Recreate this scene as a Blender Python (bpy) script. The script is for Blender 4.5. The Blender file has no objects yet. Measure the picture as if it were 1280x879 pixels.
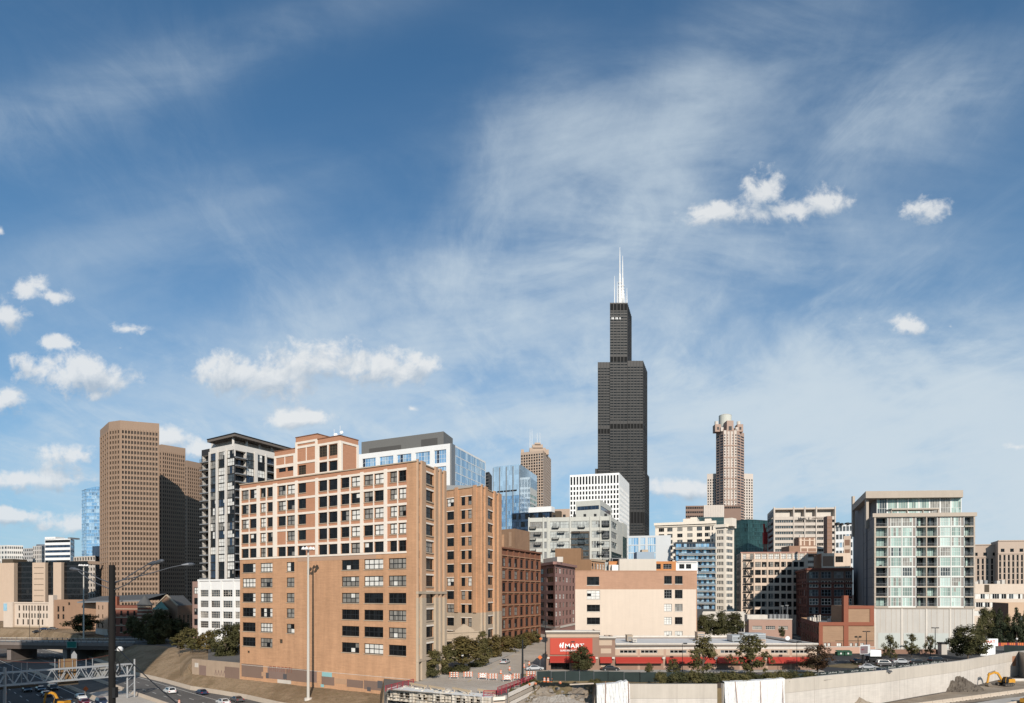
import bpy, math, random
from mathutils import Vector, Matrix
R = random.Random(7)
S = bpy.context.scene
COL = S.collection

# ------------------------------------------------------------------ camera
FPX, CX, HY, CZ = 830.0, 640.0, 742.0, 20.0      # measured focal length, vanishing column, horizon row, eye height
cam = bpy.data.cameras.new('camera'); camo = bpy.data.objects.new('camera', cam); COL.objects.link(camo)
camo.location = (0, 0, CZ); camo.rotation_euler = (math.radians(90), 0, 0)
cam.sensor_width = 36.0; cam.lens = FPX / 1280 * 36.0
cam.shift_y = (HY - 439.5) / 1280.0
cam.clip_start = 0.5; cam.clip_end = 30000
S.camera = camo

# ------------------------------------------------------------------ light
SUN_AZ, SUN_EL = math.radians(-10.0), math.radians(27.0)   # light travels towards +Y, a little to -X
S.view_settings.view_transform = 'Standard'; S.view_settings.look = 'None'
S.view_settings.exposure = 0.15; S.view_settings.gamma = 1.0; S.view_settings.use_curve_mapping = False
sl = bpy.data.lights.new('sun', 'SUN'); sl.energy = 4.4; sl.angle = math.radians(0.5); sl.color = (1.0, 0.92, 0.82)
so = bpy.data.objects.new('sun', sl); COL.objects.link(so)
Ldir = Vector((math.sin(SUN_AZ) * math.cos(SUN_EL), math.cos(SUN_AZ) * math.cos(SUN_EL), -math.sin(SUN_EL)))
so.rotation_euler = Ldir.to_track_quat('-Z', 'Y').to_euler(); so.location = (0, -200, 400)

W = bpy.data.worlds.new('World'); S.world = W; W.use_nodes = True
class NT:
    def __init__(s, t): s.t = t
    def n(s, typ, **kw):
        x = s.t.nodes.new(typ)
        for k, v in kw.items(): setattr(x, k, v)
        return x
    def put(s, inp, v):
        if v is None: return
        if isinstance(v, (int, float, tuple, list)): inp.default_value = v
        else: s.t.links.new(v, inp)
    def m(s, op, a, b=None, c=None, clamp=False):
        x = s.n('ShaderNodeMath', operation=op, use_clamp=clamp)
        for i, v in enumerate((a, b, c)): s.put(x.inputs[i], v)
        return x.outputs[0]
    def v(s, op, a, b=None, c=None):
        x = s.n('ShaderNodeVectorMath', operation=op)
        for i, q in enumerate((a, b, c)): s.put(x.inputs[i], q)
        return x.outputs[1] if op in ('LENGTH', 'DOT_PRODUCT', 'DISTANCE') else x.outputs[0]
    def ramp(s, f, stops, interp='LINEAR'):
        x = s.n('ShaderNodeValToRGB'); e = x.color_ramp.elements; x.color_ramp.interpolation = interp
        while len(e) < len(stops): e.new(0.5)
        for i, (p, c) in enumerate(stops):
            e[i].position = p; e[i].color = (*c, 1) if len(c) == 3 else c
        s.put(x.inputs[0], f); return x.outputs[0]
    def mix(s, f, a, b, blend='MIX'):
        x = s.n('ShaderNodeMix', data_type='RGBA', blend_type=blend)
        s.put(x.inputs[0], f)
        for i, q in ((6, a), (7, b)): s.put(x.inputs[i], (*q, 1) if isinstance(q, tuple) and len(q) == 3 else q)
        return x.outputs[2]
    def noise(s, vec, scale, detail=4, rough=0.55, dist=0.0):
        x = s.n('ShaderNodeTexNoise'); s.put(x.inputs['Vector'], vec)
        x.inputs['Scale'].default_value = scale; x.inputs['Detail'].default_value = detail
        x.inputs['Roughness'].default_value = rough; x.inputs['Distortion'].default_value = dist
        return x.outputs['Fac']
    def sm(s, x, a, b):
        q = s.n('ShaderNodeMapRange', interpolation_type='SMOOTHSTEP'); s.put(q.inputs[0], x)
        q.inputs[1].default_value = a; q.inputs[2].default_value = b
        return q.outputs[0]

wt = W.node_tree; wt.nodes.clear(); N = NT(wt)
sky = N.n('ShaderNodeTexSky', sky_type='NISHITA'); sky.sun_disc = False
sky.sun_elevation = SUN_EL; sky.sun_rotation = math.atan2(-Ldir.x, -Ldir.y)
sky.altitude = 200; sky.air_density = 1.0; sky.dust_density = 0.6; sky.ozone_density = 2.5
tc = N.n('ShaderNodeTexCoord').outputs['Generated']
sx = N.n('ShaderNodeSeparateXYZ'); N.put(sx.inputs[0], tc)
yy = N.m('MAXIMUM', sx.outputs[1], 0.05)
cu = N.m('DIVIDE', sx.outputs[0], yy); cv = N.m('DIVIDE', sx.outputs[2], yy)
cb = N.n('ShaderNodeCombineXYZ'); N.put(cb.inputs[0], cu); N.put(cb.inputs[1], cv)
uv = cb.outputs[0]
front = N.sm(sx.outputs[1], 0.1, 0.35)
def sp(px, py): return ((px - CX) / FPX, (HY - py) / FPX)      # direction slopes east / up of a sky feature
# high thin cloud: streaks of stretched, warped noise inside broad drifting veils
def rotv(a, sxx, syy):
    x = N.n('ShaderNodeMapping'); x.inputs['Rotation'].default_value = (0, 0, math.radians(a)); x.inputs['Scale'].default_value = (sxx, syy, 1)
    N.put(x.inputs[0], uv); return x.outputs[0]
wisp = N.noise(rotv(-24, 1.0, 2.2), 1.7, 9, 0.56, 0.8)
wisp2 = N.noise(rotv(-50, 1.1, 2.3), 2.4, 8, 0.58, 1.0)
fine = N.noise(rotv(-28, 1.0, 3.0), 4.5, 8, 0.6, 0.8)
streak = N.m('ADD', N.m('MULTIPLY', wisp, 0.55), N.m('ADD', N.m('MULTIPLY', wisp2, 0.33), N.m('MULTIPLY', fine, 0.12)))
veil = None
for (px, py, rx, ry, a, amp) in [
    (1130, 570, 460, 130, 0, 1.9), (960, 470, 300, 60, -14, .75), (620, 500, 420, 60, 4, .35), (640, 640, 900, 150, 0, .42), (560, 350, 300, 55, 22, .34), (690, 180, 90, 95, 0, .36),
    (835, 200, 60, 130, -25, .30), (760, 285, 120, 36, 18, .40), (1140, 125, 130, 60, 14, .34), (900, 90, 200, 60, 25, .24),
    (180, 95, 270, 42, 18, .24), (120, 330, 260, 60, 12, .16), (880, 400, 190, 60, -14, .36), (1250, 430, 90, 60, 0, .3),
    (430, 520, 300, 50, 8, .14), (720, 330, 420, 110, 22, .34), (480, 430, 460, 80, 10, .24), (900, 280, 200, 80, -20, .12), (1010, 330, 190, 60, 0, .18), (300, 240, 240, 40, 16, .06)]:
    u0, v0 = sp(px, py); x = N.n('ShaderNodeMapping', vector_type='TEXTURE')
    x.inputs['Location'].default_value = (u0, v0, 0); x.inputs['Rotation'].default_value = (0, 0, math.radians(a))
    x.inputs['Scale'].default_value = (rx / FPX, ry / FPX, 1); N.put(x.inputs[0], uv)
    d = N.v('DOT_PRODUCT', x.outputs[0], x.outputs[0])
    g = N.m('MULTIPLY', N.m('EXPONENT', N.m('MULTIPLY', d, -1.0)), amp * 1.25)
    veil = g if veil is None else N.m('ADD', veil, g)
cir = N.m('MULTIPLY', veil, N.m('ADD', N.m('MULTIPLY', N.sm(streak, 0.38, 0.74), 1.75), 0.13))
# the same veil drawn out in long bands on the cloud layer, so they run together towards the horizon
lh = N.m('ADD', cv, 0.16); pl = N.n('ShaderNodeCombineXYZ'); N.put(pl.inputs[0], N.m('DIVIDE', cu, lh)); N.put(pl.inputs[1], N.m('DIVIDE', 1.0, lh))
mp = N.n('ShaderNodeMapping'); mp.inputs['Rotation'].default_value = (0, 0, math.radians(14)); mp.inputs['Scale'].default_value = (1.15, 0.62, 1); N.put(mp.inputs[0], pl.outputs[0])
bandn = N.noise(mp.outputs[0], 1.5, 10, 0.60, 1.9)
mp2 = N.n('ShaderNodeMapping'); mp2.inputs['Rotation'].default_value = (0, 0, math.radians(-22)); mp2.inputs['Scale'].default_value = (2.2, 1.2, 1); N.put(mp2.inputs[0], pl.outputs[0])
bandf = N.noise(mp2.outputs[0], 2.6, 11, 0.68, 2.2)
fan = N.m('MULTIPLY', N.sm(bandn, 0.42, 0.78), N.m('ADD', 0.45, N.m('MULTIPLY', N.sm(bandf, 0.35, 0.7), 0.75)))
cir = N.m('ADD', N.m('MULTIPLY', cir, N.m('ADD', 0.62, N.m('MULTIPLY', bandf, 0.75))), N.m('MULTIPLY', fan, N.m('ADD', 0.06, N.m('MULTIPLY', veil, 0.66))))

cir = N.m('MULTIPLY', N.m('SUBTRACT', 1.0, N.m('EXPONENT', N.m('MULTIPLY', cir, -1.45))), 0.93)
hor = N.m('MULTIPLY', N.m('EXPONENT', N.m('MULTIPLY', N.m('MAXIMUM', sx.outputs[2], 0.0), -3.5)), 0.80)
side = N.m('ADD', N.m('MULTIPLY', front, N.m('SUBTRACT', cir, 0.25)), 0.25)
tint = N.mix(1.0, sky.outputs[0], (0.19, 0.68, 0.92), 'MULTIPLY')
WHITE = (5.5, 6.35, 7.0)
skyc = N.mix(hor, tint, (3.9, 5.3, 6.7))
skyc = N.mix(side, skyc, WHITE)
# low cumulus: billowed noise around measured puff centres
PUFFS = [
    (912, 268, 40, 14), (958, 240, 34, 26), (990, 262, 42, 14), (1026, 252, 32, 20), (952, 266, 32, 17),
    (1160, 264, 27, 14), (1133, 407, 26, 12), (1025, 338, 17, 9), (1075, 398, 15, 8), (1188, 408, 9, 7),
    (290, 466, 32, 24), (345, 474, 52, 22), (396, 456, 60, 28), (470, 461, 66, 23), (528, 455, 30, 16), 
    (380, 522, 32, 10), (515, 511, 15, 7), (112, 472, 32, 26), (142, 476, 36, 24), (122, 495, 20, 11), (36, 362, 22, 15), (66, 370, 20, 10),
    (12, 396, 26, 17), (38, 462, 32, 20), (15, 495, 26, 20), (68, 427, 21, 10), (158, 411, 24, 9), (150, 435, 12, 8),
    (40, 600, 64, 13), (88, 570, 44, 17), (205, 548, 26, 12), (250, 562, 28, 12), (20, 645, 80, 10), (95, 655, 60, 10),
    (1272, 559, 26, 6), (845, 612, 52, 12), (0, 288, 10, 12)]
def cloud_dist(vec, lst):
    dist = None
    for (px, py, rx, ry) in lst:
        u0, v0 = sp(px, py); k = 1.32 if rx >= 22 else 1.16; a, b = FPX / (rx * k), FPX / (ry * k)
        d = N.v('LENGTH', N.v('MULTIPLY_ADD', vec, (a, b, 0), (-u0 * a, -v0 * b, 0)))
        if rx < 20: d = N.m('ADD', d, 0.62)          # small tatters stay thin
        dist = d if dist is None else N.m('SMOOTH_MIN', dist, d, 0.5)
    return dist
dist = cloud_dist(uv, PUFFS)
above = cloud_dist(N.v('ADD', uv, (-0.004, 0.020, 0)), [p for p in PUFFS if p[2] > 22])
def puff(vec): return N.noise(vec, 13.0, 10, 0.60, 0.35)
n1 = puff(uv); n2 = puff(N.v('ADD', uv, (-0.010, 0.020, 0)))
nl = N.noise(uv, 6.0, 3, 0.5); n3 = N.noise(uv, 44.0, 7, 0.62, 0.3)
den = N.m('ADD', N.m('SUBTRACT', 1.0, dist), N.m('ADD', N.m('MULTIPLY', N.m('SUBTRACT', n1, 0.5), 2.7), N.m('ADD', N.m('MULTIPLY', N.m('SUBTRACT', nl, 0.5), 0.9), N.m('MULTIPLY', N.m('SUBTRACT', n3, 0.5), 1.5))))
alpha = N.m('MULTIPLY', N.sm(den, 0.0, 0.72), front)
rel = N.m('ADD', N.m('MULTIPLY', N.m('SUBTRACT', n1, n2), 3.2), N.m('ADD', 0.52, N.m('MULTIPLY', N.m('SUBTRACT', above, dist), 0.9)))
lowb = N.sm(cv, 0.05, 0.30)
cc = N.mix(N.m('MULTIPLY', rel, 1.0, clamp=True), N.mix(lowb, (3.9, 4.7, 5.5), (4.0, 4.7, 5.5)), N.mix(lowb, (7.0, 7.2, 7.4), (7.5, 7.6, 7.6)))
fin = N.mix(N.m('MULTIPLY', alpha, 0.84), skyc, cc)
bg = N.n('ShaderNodeBackground'); N.put(bg.inputs[0], fin); bg.inputs[1].default_value = 0.1
N.put(N.n('ShaderNodeOutputWorld').inputs[0], bg.outputs[0])
W.cycles.sampling_method = 'MANUAL'; W.cycles.sample_map_resolution = 512
S.cycles.max_bounces = 5; S.cycles.diffuse_bounces = 2; S.cycles.glossy_bounces = 3; S.cycles.transmission_bounces = 2
S.cycles.transparent_max_bounces = 4; S.cycles.caustics_reflective = False; S.cycles.caustics_refractive = False
S.render.engine = 'CYCLES'; S.cycles.use_denoising = True

# ------------------------------------------------------------------ materials
def srgb(r, g, b):
    f = lambda c: c / 255 / 12.92 if c / 255 <= 0.04045 else ((c / 255 + 0.055) / 1.055) ** 2.4
    return (f(r), f(g), f(b))
def mul(c, k): return tuple(min(1, x * k) for x in c)
MATS = {}
def mat(name, col, rough=0.85, var=0.10, scale=0.35, streak=0.0, spec=0.3, metal=0.0, fine=0.0, course=0.0, bump=0.0, coat=0.0, em=None):
    """weathered matt surface: broad mottling, fine grain, vertical rain streaks, faint courses"""
    if name in MATS: return MATS[name]
    m = bpy.data.materials.new(name); m.use_nodes = True; t = m.node_tree; q = NT(t)
    b = t.nodes['Principled BSDF']; b.inputs['Roughness'].default_value = rough; b.inputs['Metallic'].default_value = metal
    b.inputs['Specular IOR Level'].default_value = spec; b.inputs['Coat Weight'].default_value = coat
    c = (*col, 1)
    if var or streak or fine or course:
        o = q.n('ShaderNodeTexCoord').outputs['Object']
        f = None
        def add(x, amp):
            nonlocal f
            y = q.m('MULTIPLY', q.m('SUBTRACT', x, 0.5), amp * 2.2)
            f = y if f is None else q.m('ADD', f, y)
        if var:
            add(q.noise(o, scale, 5, 0.6), var); add(q.noise(o, scale * 0.17, 2, 0.5), var * 0.8)
        if fine: add(q.noise(o, 2.6, 3, 0.6), fine)
        if streak:
            mp = q.n('ShaderNodeMapping'); mp.inputs['Scale'].default_value = (0.9, 0.9, 0.06); q.put(mp.inputs[0], o)
            add(q.noise(mp.outputs[0], 1.0, 5, 0.65), streak)
        if course:
            mp = q.n('ShaderNodeMapping'); mp.inputs['Scale'].default_value = (0.35, 0.35, 4.5); q.put(mp.inputs[0], o)
            add(q.noise(mp.outputs[0], 1.0, 3, 0.6), course)
        k = q.m('MAXIMUM', q.m('ADD', f, 1.0), 0.15)
        cn = q.n('ShaderNodeVectorMath', operation='SCALE'); cn.inputs[0].default_value = col; q.put(cn.inputs[3], k)
        q.put(b.inputs['Base Color'], cn.outputs[0])
        if bump:
            bn = q.n('ShaderNodeBump'); bn.inputs['Strength'].default_value = bump; bn.inputs['Distance'].default_value = 0.3
            q.put(bn.inputs['Height'], q.noise(o, 1.2, 6, 0.65)); q.put(b.inputs['Normal'], bn.outputs[0])
    else: b.inputs['Base Color'].default_value = c
    MATS[name] = m; return m
def glass(name, col, rough=0.06, metal=0.0, spec=0.5, var=0.5, cell=(1.4, 3.5), wave=0.02):
    """reflective window glass whose tone differs from pane to pane (room tones, drawn shades)"""
    if name in MATS: return MATS[name]
    m = bpy.data.materials.new(name); m.use_nodes = True; t = m.node_tree; q = NT(t)
    b = t.nodes['Principled BSDF']; b.inputs['Roughness'].default_value = rough; b.inputs['Metallic'].default_value = metal
    b.inputs['Specular IOR Level'].default_value = spec
    o = q.n('ShaderNodeTexCoord').outputs['Object']; oi = q.n('ShaderNodeObjectInfo').outputs['Random']
    sn = q.v('SNAP', o, (cell[0], cell[0], cell[1]))
    wn = q.n('ShaderNodeTexWhiteNoise', noise_dimensions='4D'); q.put(wn.inputs['Vector'], sn); q.put(wn.inputs['W'], oi)
    k = q.m('ADD', q.m('MULTIPLY', wn.outputs['Value'], 2 * var), 1 - var)
    k = q.m('MULTIPLY', k, q.m('ADD', 0.7, q.m('MULTIPLY', q.noise(o, 0.05, 4, 0.6), 0.6)))
    cn = q.n('ShaderNodeVectorMath', operation='SCALE'); cn.inputs[0].default_value = col; q.put(cn.inputs[3], k)
    q.put(b.inputs['Base Color'], cn.outputs[0])
    if wave:
        bn = q.n('ShaderNodeBump'); bn.inputs['Strength'].default_value = wave; bn.inputs['Distance'].default_value = 1.0
        q.put(bn.inputs['Height'], q.noise(o, 0.6, 2, 0.5)); q.put(b.inputs['Normal'], bn.outputs[0])
    MATS[name] = m; return m

# ------------------------------------------------------------------ mesh helpers
def wx(px, Y): return (px - CX) / FPX * Y
def wz(py, Y): return CZ + (HY - py) / FPX * Y
def gy(py, z=0.0): return (CZ - z) * FPX / (py - HY)       # distance of a ground point seen at row py
def P(px, Y): return (wx(px, Y), Y)
def G(px, py, z=0.0):
    Y = gy(py, z); return (wx(px, Y), Y, z)
class MB:
    def __init__(s): s.v = []; s.f = []; s.mi = []; s.mats = []
    def m(s, mt):
        if mt not in s.mats: s.mats.append(mt)
        return s.mats.index(mt)
    def face(s, pts, mt):
        i = len(s.v); s.v += [tuple(p) for p in pts]; s.f.append(tuple(range(i, i + len(pts)))); s.mi.append(s.m(mt))
    def box(s, x0, x1, y0, y1, z0, z1, mt, M=None):
        c = [Vector(p) for p in ((x0, y0, z0), (x1, y0, z0), (x1, y1, z0), (x0, y1, z0), (x0, y0, z1), (x1, y0, z1), (x1, y1, z1), (x0, y1, z1))]
        if M is not None: c = [M @ p for p in c]
        i = len(s.v); s.v += [tuple(p) for p in c]; k = s.m(mt)
        for q in ((0, 3, 2, 1), (4, 5, 6, 7), (0, 1, 5, 4), (1, 2, 6, 5), (2, 3, 7, 6), (3, 0, 4, 7)):
            s.f.append(tuple(i + a for a in q)); s.mi.append(k)
    def bar(s, p, q, w, h, mt, up=(0, 0, 1)):
        p, q = Vector(p), Vector(q); d = (q - p); L = d.length
        if L < 1e-6: return
        d /= L; upv = Vector(up)
        if abs(d.dot(upv)) > 0.98: upv = Vector((0, 1, 0))
        a = d.cross(upv).normalized(); b = a.cross(d)
        M = Matrix((( a.x, d.x, b.x, p.x), (a.y, d.y, b.y, p.y), (a.z, d.z, b.z, p.z), (0, 0, 0, 1)))
        s.box(-w / 2, w / 2, 0, L, -h / 2, h / 2, mt, M)
    def tube(s, pts, rs, mt, n=8, cap=True):
        rings = []; pts = [Vector(p) for p in pts]; k = s.m(mt)
        for i, p in enumerate(pts):
            d = (pts[min(i + 1, len(pts) - 1)] - pts[max(i - 1, 0)]).normalized()
            u = Vector((0, 0, 1)) if abs(d.z) < 0.9 else Vector((1, 0, 0))
            a = d.cross(u).normalized(); b = a.cross(d); r = rs[i] if isinstance(rs, (list, tuple)) else rs
            j = len(s.v); rings.append(j)
            for t in range(n):
                w = 2 * math.pi * t / n; s.v.append(tuple(p + (a * math.cos(w) + b * math.sin(w)) * r))
        for i in range(len(rings) - 1):
            for t in range(n):
                s.f.append((rings[i] + t, rings[i] + (t + 1) % n, rings[i + 1] + (t + 1) % n, rings[i + 1] + t)); s.mi.append(k)
        if cap:
            s.f.append(tuple(rings[0] + t for t in range(n))); s.mi.append(k)
            s.f.append(tuple(rings[-1] + t for t in reversed(range(n)))); s.mi.append(k)
    def lathe(s, c, prof, mt, n=12):
        s.tube([(c[0], c[1], c[2] + z) for z, r in prof], [r for z, r in prof], mt, n)
    def prism(s, poly, z0, z1, mt, top=True, bot=False, topmt=None):
        n = len(poly)
        for i in range(n):
            a, b = poly[i], poly[(i + 1) % n]
            s.face([(a[0], a[1], z0), (b[0], b[1], z0), (b[0], b[1], z1), (a[0], a[1], z1)], mt)
        if top: s.face([(p[0], p[1], z1) for p in poly], topmt or mt)
        if bot: s.face([(p[0], p[1], z0) for p in reversed(poly)], mt)
    def mesh(s, name, off=(0, 0, 0), smooth=False):
        me = bpy.data.meshes.new(name); o = Vector(off)
        me.from_pydata([tuple(Vector(p) - o) for p in s.v], [], s.f)
        for mt in s.mats: me.materials.append(mt)
        me.polygons.foreach_set('material_index', s.mi)
        if smooth: me.polygons.foreach_set('use_smooth', [True] * len(s.f))
        me.update(); return me
    def build(s, name, parent=None, label=None, smooth=False, kind=None):
        """vertices are in world coordinates; a child's mesh is made relative to its parent"""
        if not s.f: return None
        off = Vector((0, 0, 0)); p = parent
        while p is not None: off += p.location; p = p.parent
        if parent is None:
            xs = [v[0] for v in s.v]; ys = [v[1] for v in s.v]; zs = [v[2] for v in s.v]
            off = Vector(((min(xs) + max(xs)) / 2, (min(ys) + max(ys)) / 2, min(zs)))
        o = bpy.data.objects.new(name, s.mesh(name, off, smooth)); COL.objects.link(o)
        if parent is not None: o.parent = parent
        else: o.location = off
        if label: o['label'] = label
        if kind: o['kind'] = kind
        return o
class Pieces(MB):
    """a builder whose boxes each become a part of their own"""
    def __init__(s): super().__init__(); s.all = []
    def box(s, *a, **k): b = MB(); b.box(*a, **k); s.all.append(b)
    def build(s, name, parent=None, label=None, **k):
        for b in s.all[:100]: b.build(name, parent, label)
        rest = MB()
        for b in s.all[100:]:
            i = len(rest.v); rest.v += b.v; rest.f += [tuple(i + x for x in f) for f in b.f]; rest.mi += [rest.m(b.mats[0])] * len(b.f)
        rest.build(name + '_rows', parent, kind='stuff')
def tag(o, label, cat=None, group=None, kind=None):
    if label: o['label'] = label
    if cat: o['category'] = cat
    if group: o['group'] = group
    if kind: o['kind'] = kind
    return o
def thing(name, label, cat, loc, group=None, rz=0.0):
    o = bpy.data.objects.new(name, None); COL.objects.link(o); o.location = loc; o.rotation_euler = (0, 0, rz)
    o.empty_display_size = 0.5
    return tag(o, label, cat, group)
KIDS = {}
def copy_thing(src, loc, rz=0.0, label=None, scale=None, group=None, swap=None):
    r = src.copy(); COL.objects.link(r); r.location = loc; r.rotation_euler = (0, 0, rz)
    if scale: r.scale = scale if isinstance(scale, (tuple, list)) else (scale,) * 3
    if label: r['label'] = label
    if group: r['group'] = group
    if src not in KIDS: KIDS[src] = [(c, list(c.children)) for c in src.children]
    for ch, gs in KIDS[src]:
        c = ch.copy(); COL.objects.link(c); c.parent = r
        if swap and ch.name.split('.')[0] in swap: c.data = swap[ch.name.split('.')[0]]
        for g in gs:
            d = g.copy(); COL.objects.link(d); d.parent = c
    return r

# ------------------------------------------------------------------ facades and windows
class Fac:
    """one straight face of a building from plan point A to B (left to right seen from outside)"""
    def __init__(s, A, B, z0, z1):
        s.A = Vector((A[0], A[1], 0)); s.B = Vector((B[0], B[1], 0)); s.z0, s.z1 = z0, z1
        d = s.B - s.A; s.L = d.length; s.d = d / s.L; s.nrm = Vector((s.d.y, -s.d.x, 0)); s.win = []; s.paint = []
    def u(s, px):
        r = (px - CX) / FPX
        t = (r * s.A.y - s.A.x) / (s.d.x - r * s.d.y); return t
    def Y(s, px): return (s.A + s.d * s.u(px)).y
    def z(s, px, py): return wz(py, s.Y(px))
    def pt(s, u, z, out=0.0):
        p = s.A + s.d * u + s.nrm * out; return Vector((p.x, p.y, z))
    def mtx(s, u, z, out=0.0):
        p = s.pt(u, z, out)
        return Matrix(((s.d.x, -s.nrm.x, 0, p.x), (s.d.y, -s.nrm.y, 0, p.y), (0, 0, 1, p.z), (0, 0, 0, 1)))
    def w(s, u0, u1, z0, z1, st, dep=None): s.win.append((u0, u1, z0, z1, st, dep))
    def wp(s, p0, p1, z0, z1, st, dep=None): s.w(s.u(p0), s.u(p1), z0, z1, st, dep)
    def grid(s, nx, nz, st, u0=None, u1=None, z0=None, z1=None, wf=0.6, hf=0.55, skip=None, zo=0.5):
        u0 = 0 if u0 is None else u0; u1 = s.L if u1 is None else u1; z0 = s.z0 if z0 is None else z0; z1 = s.z1 if z1 is None else z1
        pu, pz = (u1 - u0) / nx, (z1 - z0) / nz
        for i in range(nx):
            for k in range(nz):
                if skip and skip(i, k): continue
                a = u0 + pu * (i + (1 - wf) / 2); b = z0 + pz * (k + (1 - hf) * zo)
                s.w(a, a + pu * wf, b, b + pz * hf, st)
    def bx(s, mb, u0, u1, z0, z1, o0, o1, mt):
        """box on the face, o0..o1 metres out of it"""
        mb.box(u0, u1, -o1, -o0, z0, z1, mt, s.mtx(0, 0))
    def wall(s, mb, mt, dep=0.25, revmt=None):
        us = {0.0, s.L}; zs = {s.z0, s.z1}
        wn = [w for w in s.win]
        for a, b, c, d, st, dp in wn: us |= {round(a, 3), round(b, 3)}; zs |= {round(c, 3), round(d, 3)}
        for a, b, c, d, pm in s.paint: us |= {round(a, 3), round(b, 3)}; zs |= {round(c, 3), round(d, 3)}
        us = sorted(x for x in us if -1e-6 <= x <= s.L + 1e-6); zs = sorted(x for x in zs if s.z0 - 1e-6 <= x <= s.z1 + 1e-6)
        iu = {x: i for i, x in enumerate(us)}; iz = {x: i for i, x in enumerate(zs)}
        cov = set()
        import bisect
        def rng(arr, a, b): return range(bisect.bisect_left(arr, a - 1e-4), max(0, bisect.bisect_left(arr, b - 1e-4)))
        for a, b, c, d, st, dp in wn:
            for i in rng(us, round(a, 3), round(b, 3)):
                for k in rng(zs, round(c, 3), round(d, 3)): cov.add((i, k))
        pc = {}
        for a, b, c, d, pm in s.paint:
            for i in rng(us, round(a, 3), round(b, 3)):
                for k in rng(zs, round(c, 3), round(d, 3)): pc[(i, k)] = pm
        for i in range(len(us) - 1):
            k = 0
            while k < len(zs) - 1:
                if (i, k) in cov: k += 1; continue
                m0 = pc.get((i, k), mt); k2 = k + 1
                while k2 < len(zs) - 1 and (i, k2) not in cov and pc.get((i, k2), mt) is m0: k2 += 1
                mb.face([s.pt(us[i], zs[k]), s.pt(us[i + 1], zs[k]), s.pt(us[i + 1], zs[k2]), s.pt(us[i], zs[k2])], m0); k = k2
        for a, b, c, d, st, dp in wn:
            D = -(dep if dp is None else dp); rm = revmt or mt
            mb.face([s.pt(a, c), s.pt(a, d), s.pt(a, d, D), s.pt(a, c, D)], rm)
            mb.face([s.pt(b, d), s.pt(b, c), s.pt(b, c, D), s.pt(b, d, D)], rm)
            mb.face([s.pt(a, d), s.pt(b, d), s.pt(b, d, D), s.pt(a, d, D)], rm)
            mb.face([s.pt(b, c), s.pt(a, c), s.pt(a, c, D), s.pt(b, c, D)], rm)
        s.dep = dep
def style(nx=1, nz=1, ft=0.08, mw=None, frame=None, panes=None, simple=False, sill=None, name='window', part='window', railing=None, zsplit=None):
    return dict(nx=nx, nz=nz, ft=ft, mw=mw or ft * 0.8, frame=frame, panes=panes, simple=simple, sill=sill, part=part, id=name, zsplit=zsplit)
def emit_window(mb, M, w, h, st, rnd):
    """frame, glazing bars and panes of one window; local x along the face, z up, front towards -y"""
    ps = st['panes']
    def pick():
        r = rnd.random() * sum(p[1] for p in ps)
        for p, q in ps:
            r -= q
            if r <= 0: return p
        return ps[-1][0]
    one = pick() if rnd.random() < st.get('same', 0.86) else None
    nx, nz = st['nx'], st['nz']; ft = st['ft']; fr = st['frame']
    T = lambda x, y, z: M @ Vector((x, y, z))
    if st['simple']:
        for i in range(nx):
            for k in range(nz):
                a, b, c, d = w * i / nx, w * (i + 1) / nx, h * k / nz, h * (k + 1) / nz
                g = ft / 2 if fr else 0
                mb.face([T(a + g, 0, c + g), T(b - g, 0, c + g), T(b - g, 0, d - g), T(a + g, 0, d - g)], one or pick())
        if fr: mb.face([T(0, .03, 0), T(w, .03, 0), T(w, .03, h), T(0, .03, h)], fr)
        return
    xs = [0, ft] + [w * i / nx + q * st['mw'] / 2 for i in range(1, nx) for q in (-1, 1)] + [w - ft, w]
    zs = [0, ft] + [h * k / nz + q * st['mw'] / 2 for k in range(1, nz) for q in (-1, 1)] + [h - ft, h]
    for i in range(0, len(xs), 2): mb.box(xs[i], xs[i + 1], -0.04, 0.06, 0, h, fr, M)
    for k in range(0, len(zs), 2):
        for i in range(1, len(xs) - 1, 2): mb.box(xs[i], xs[i + 1], -0.03, 0.05, zs[k], zs[k + 1], fr, M)
    for i in range(1, len(xs) - 1, 2):
        cp = one or pick()
        for k in range(1, len(zs) - 1, 2):
            p = cp if rnd.random() < 0.94 else pick()
            mb.face([T(xs[i], .02, zs[k]), T(xs[i + 1], .02, zs[k]), T(xs[i + 1], .02, zs[k + 1]), T(xs[i], .02, zs[k + 1])], p)
WMESH = {}
def hang_windows(root, facs, cap=100, rest='window_rows'):
    """up to `cap` windows (largest and nearest first) as parts of their own, the rest as one part"""
    allw = []
    for f in facs:
        for (a, b, c, d, st, dp) in f.win:
            if st is None: continue
            D = f.dep if dp is None else dp
            p = f.pt((a + b) / 2, (c + d) / 2); allw.append(((b - a) * (d - c) / (p.x ** 2 + p.y ** 2), f, a, b, c, d, st, D))
    allw.sort(key=lambda t: -t[0])
    mb = MB(); base = root.location
    for i, (_, f, a, b, c, d, st, D) in enumerate(allw):
        w, h = round(b - a, 2), round(d - c, 2)
        if i < cap:
            var = R.randrange(7); key = (st['id'], w, h, var)
            if key not in WMESH:
                q = MB(); emit_window(q, Matrix.Identity(4), w, h, st, random.Random(str(key))); WMESH[key] = q.mesh(st['part'])
            o = bpy.data.objects.new(st['part'], WMESH[key]); COL.objects.link(o); o.parent = root
            o.location = f.pt(a, c, -D) - base; o.rotation_euler = (0, 0, math.atan2(f.d.y, f.d.x))
        else: emit_window(mb, f.mtx(a, c, -D), b - a, d - c, st, R)
    if mb.f: mb.build(rest, root, kind='stuff')
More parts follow.
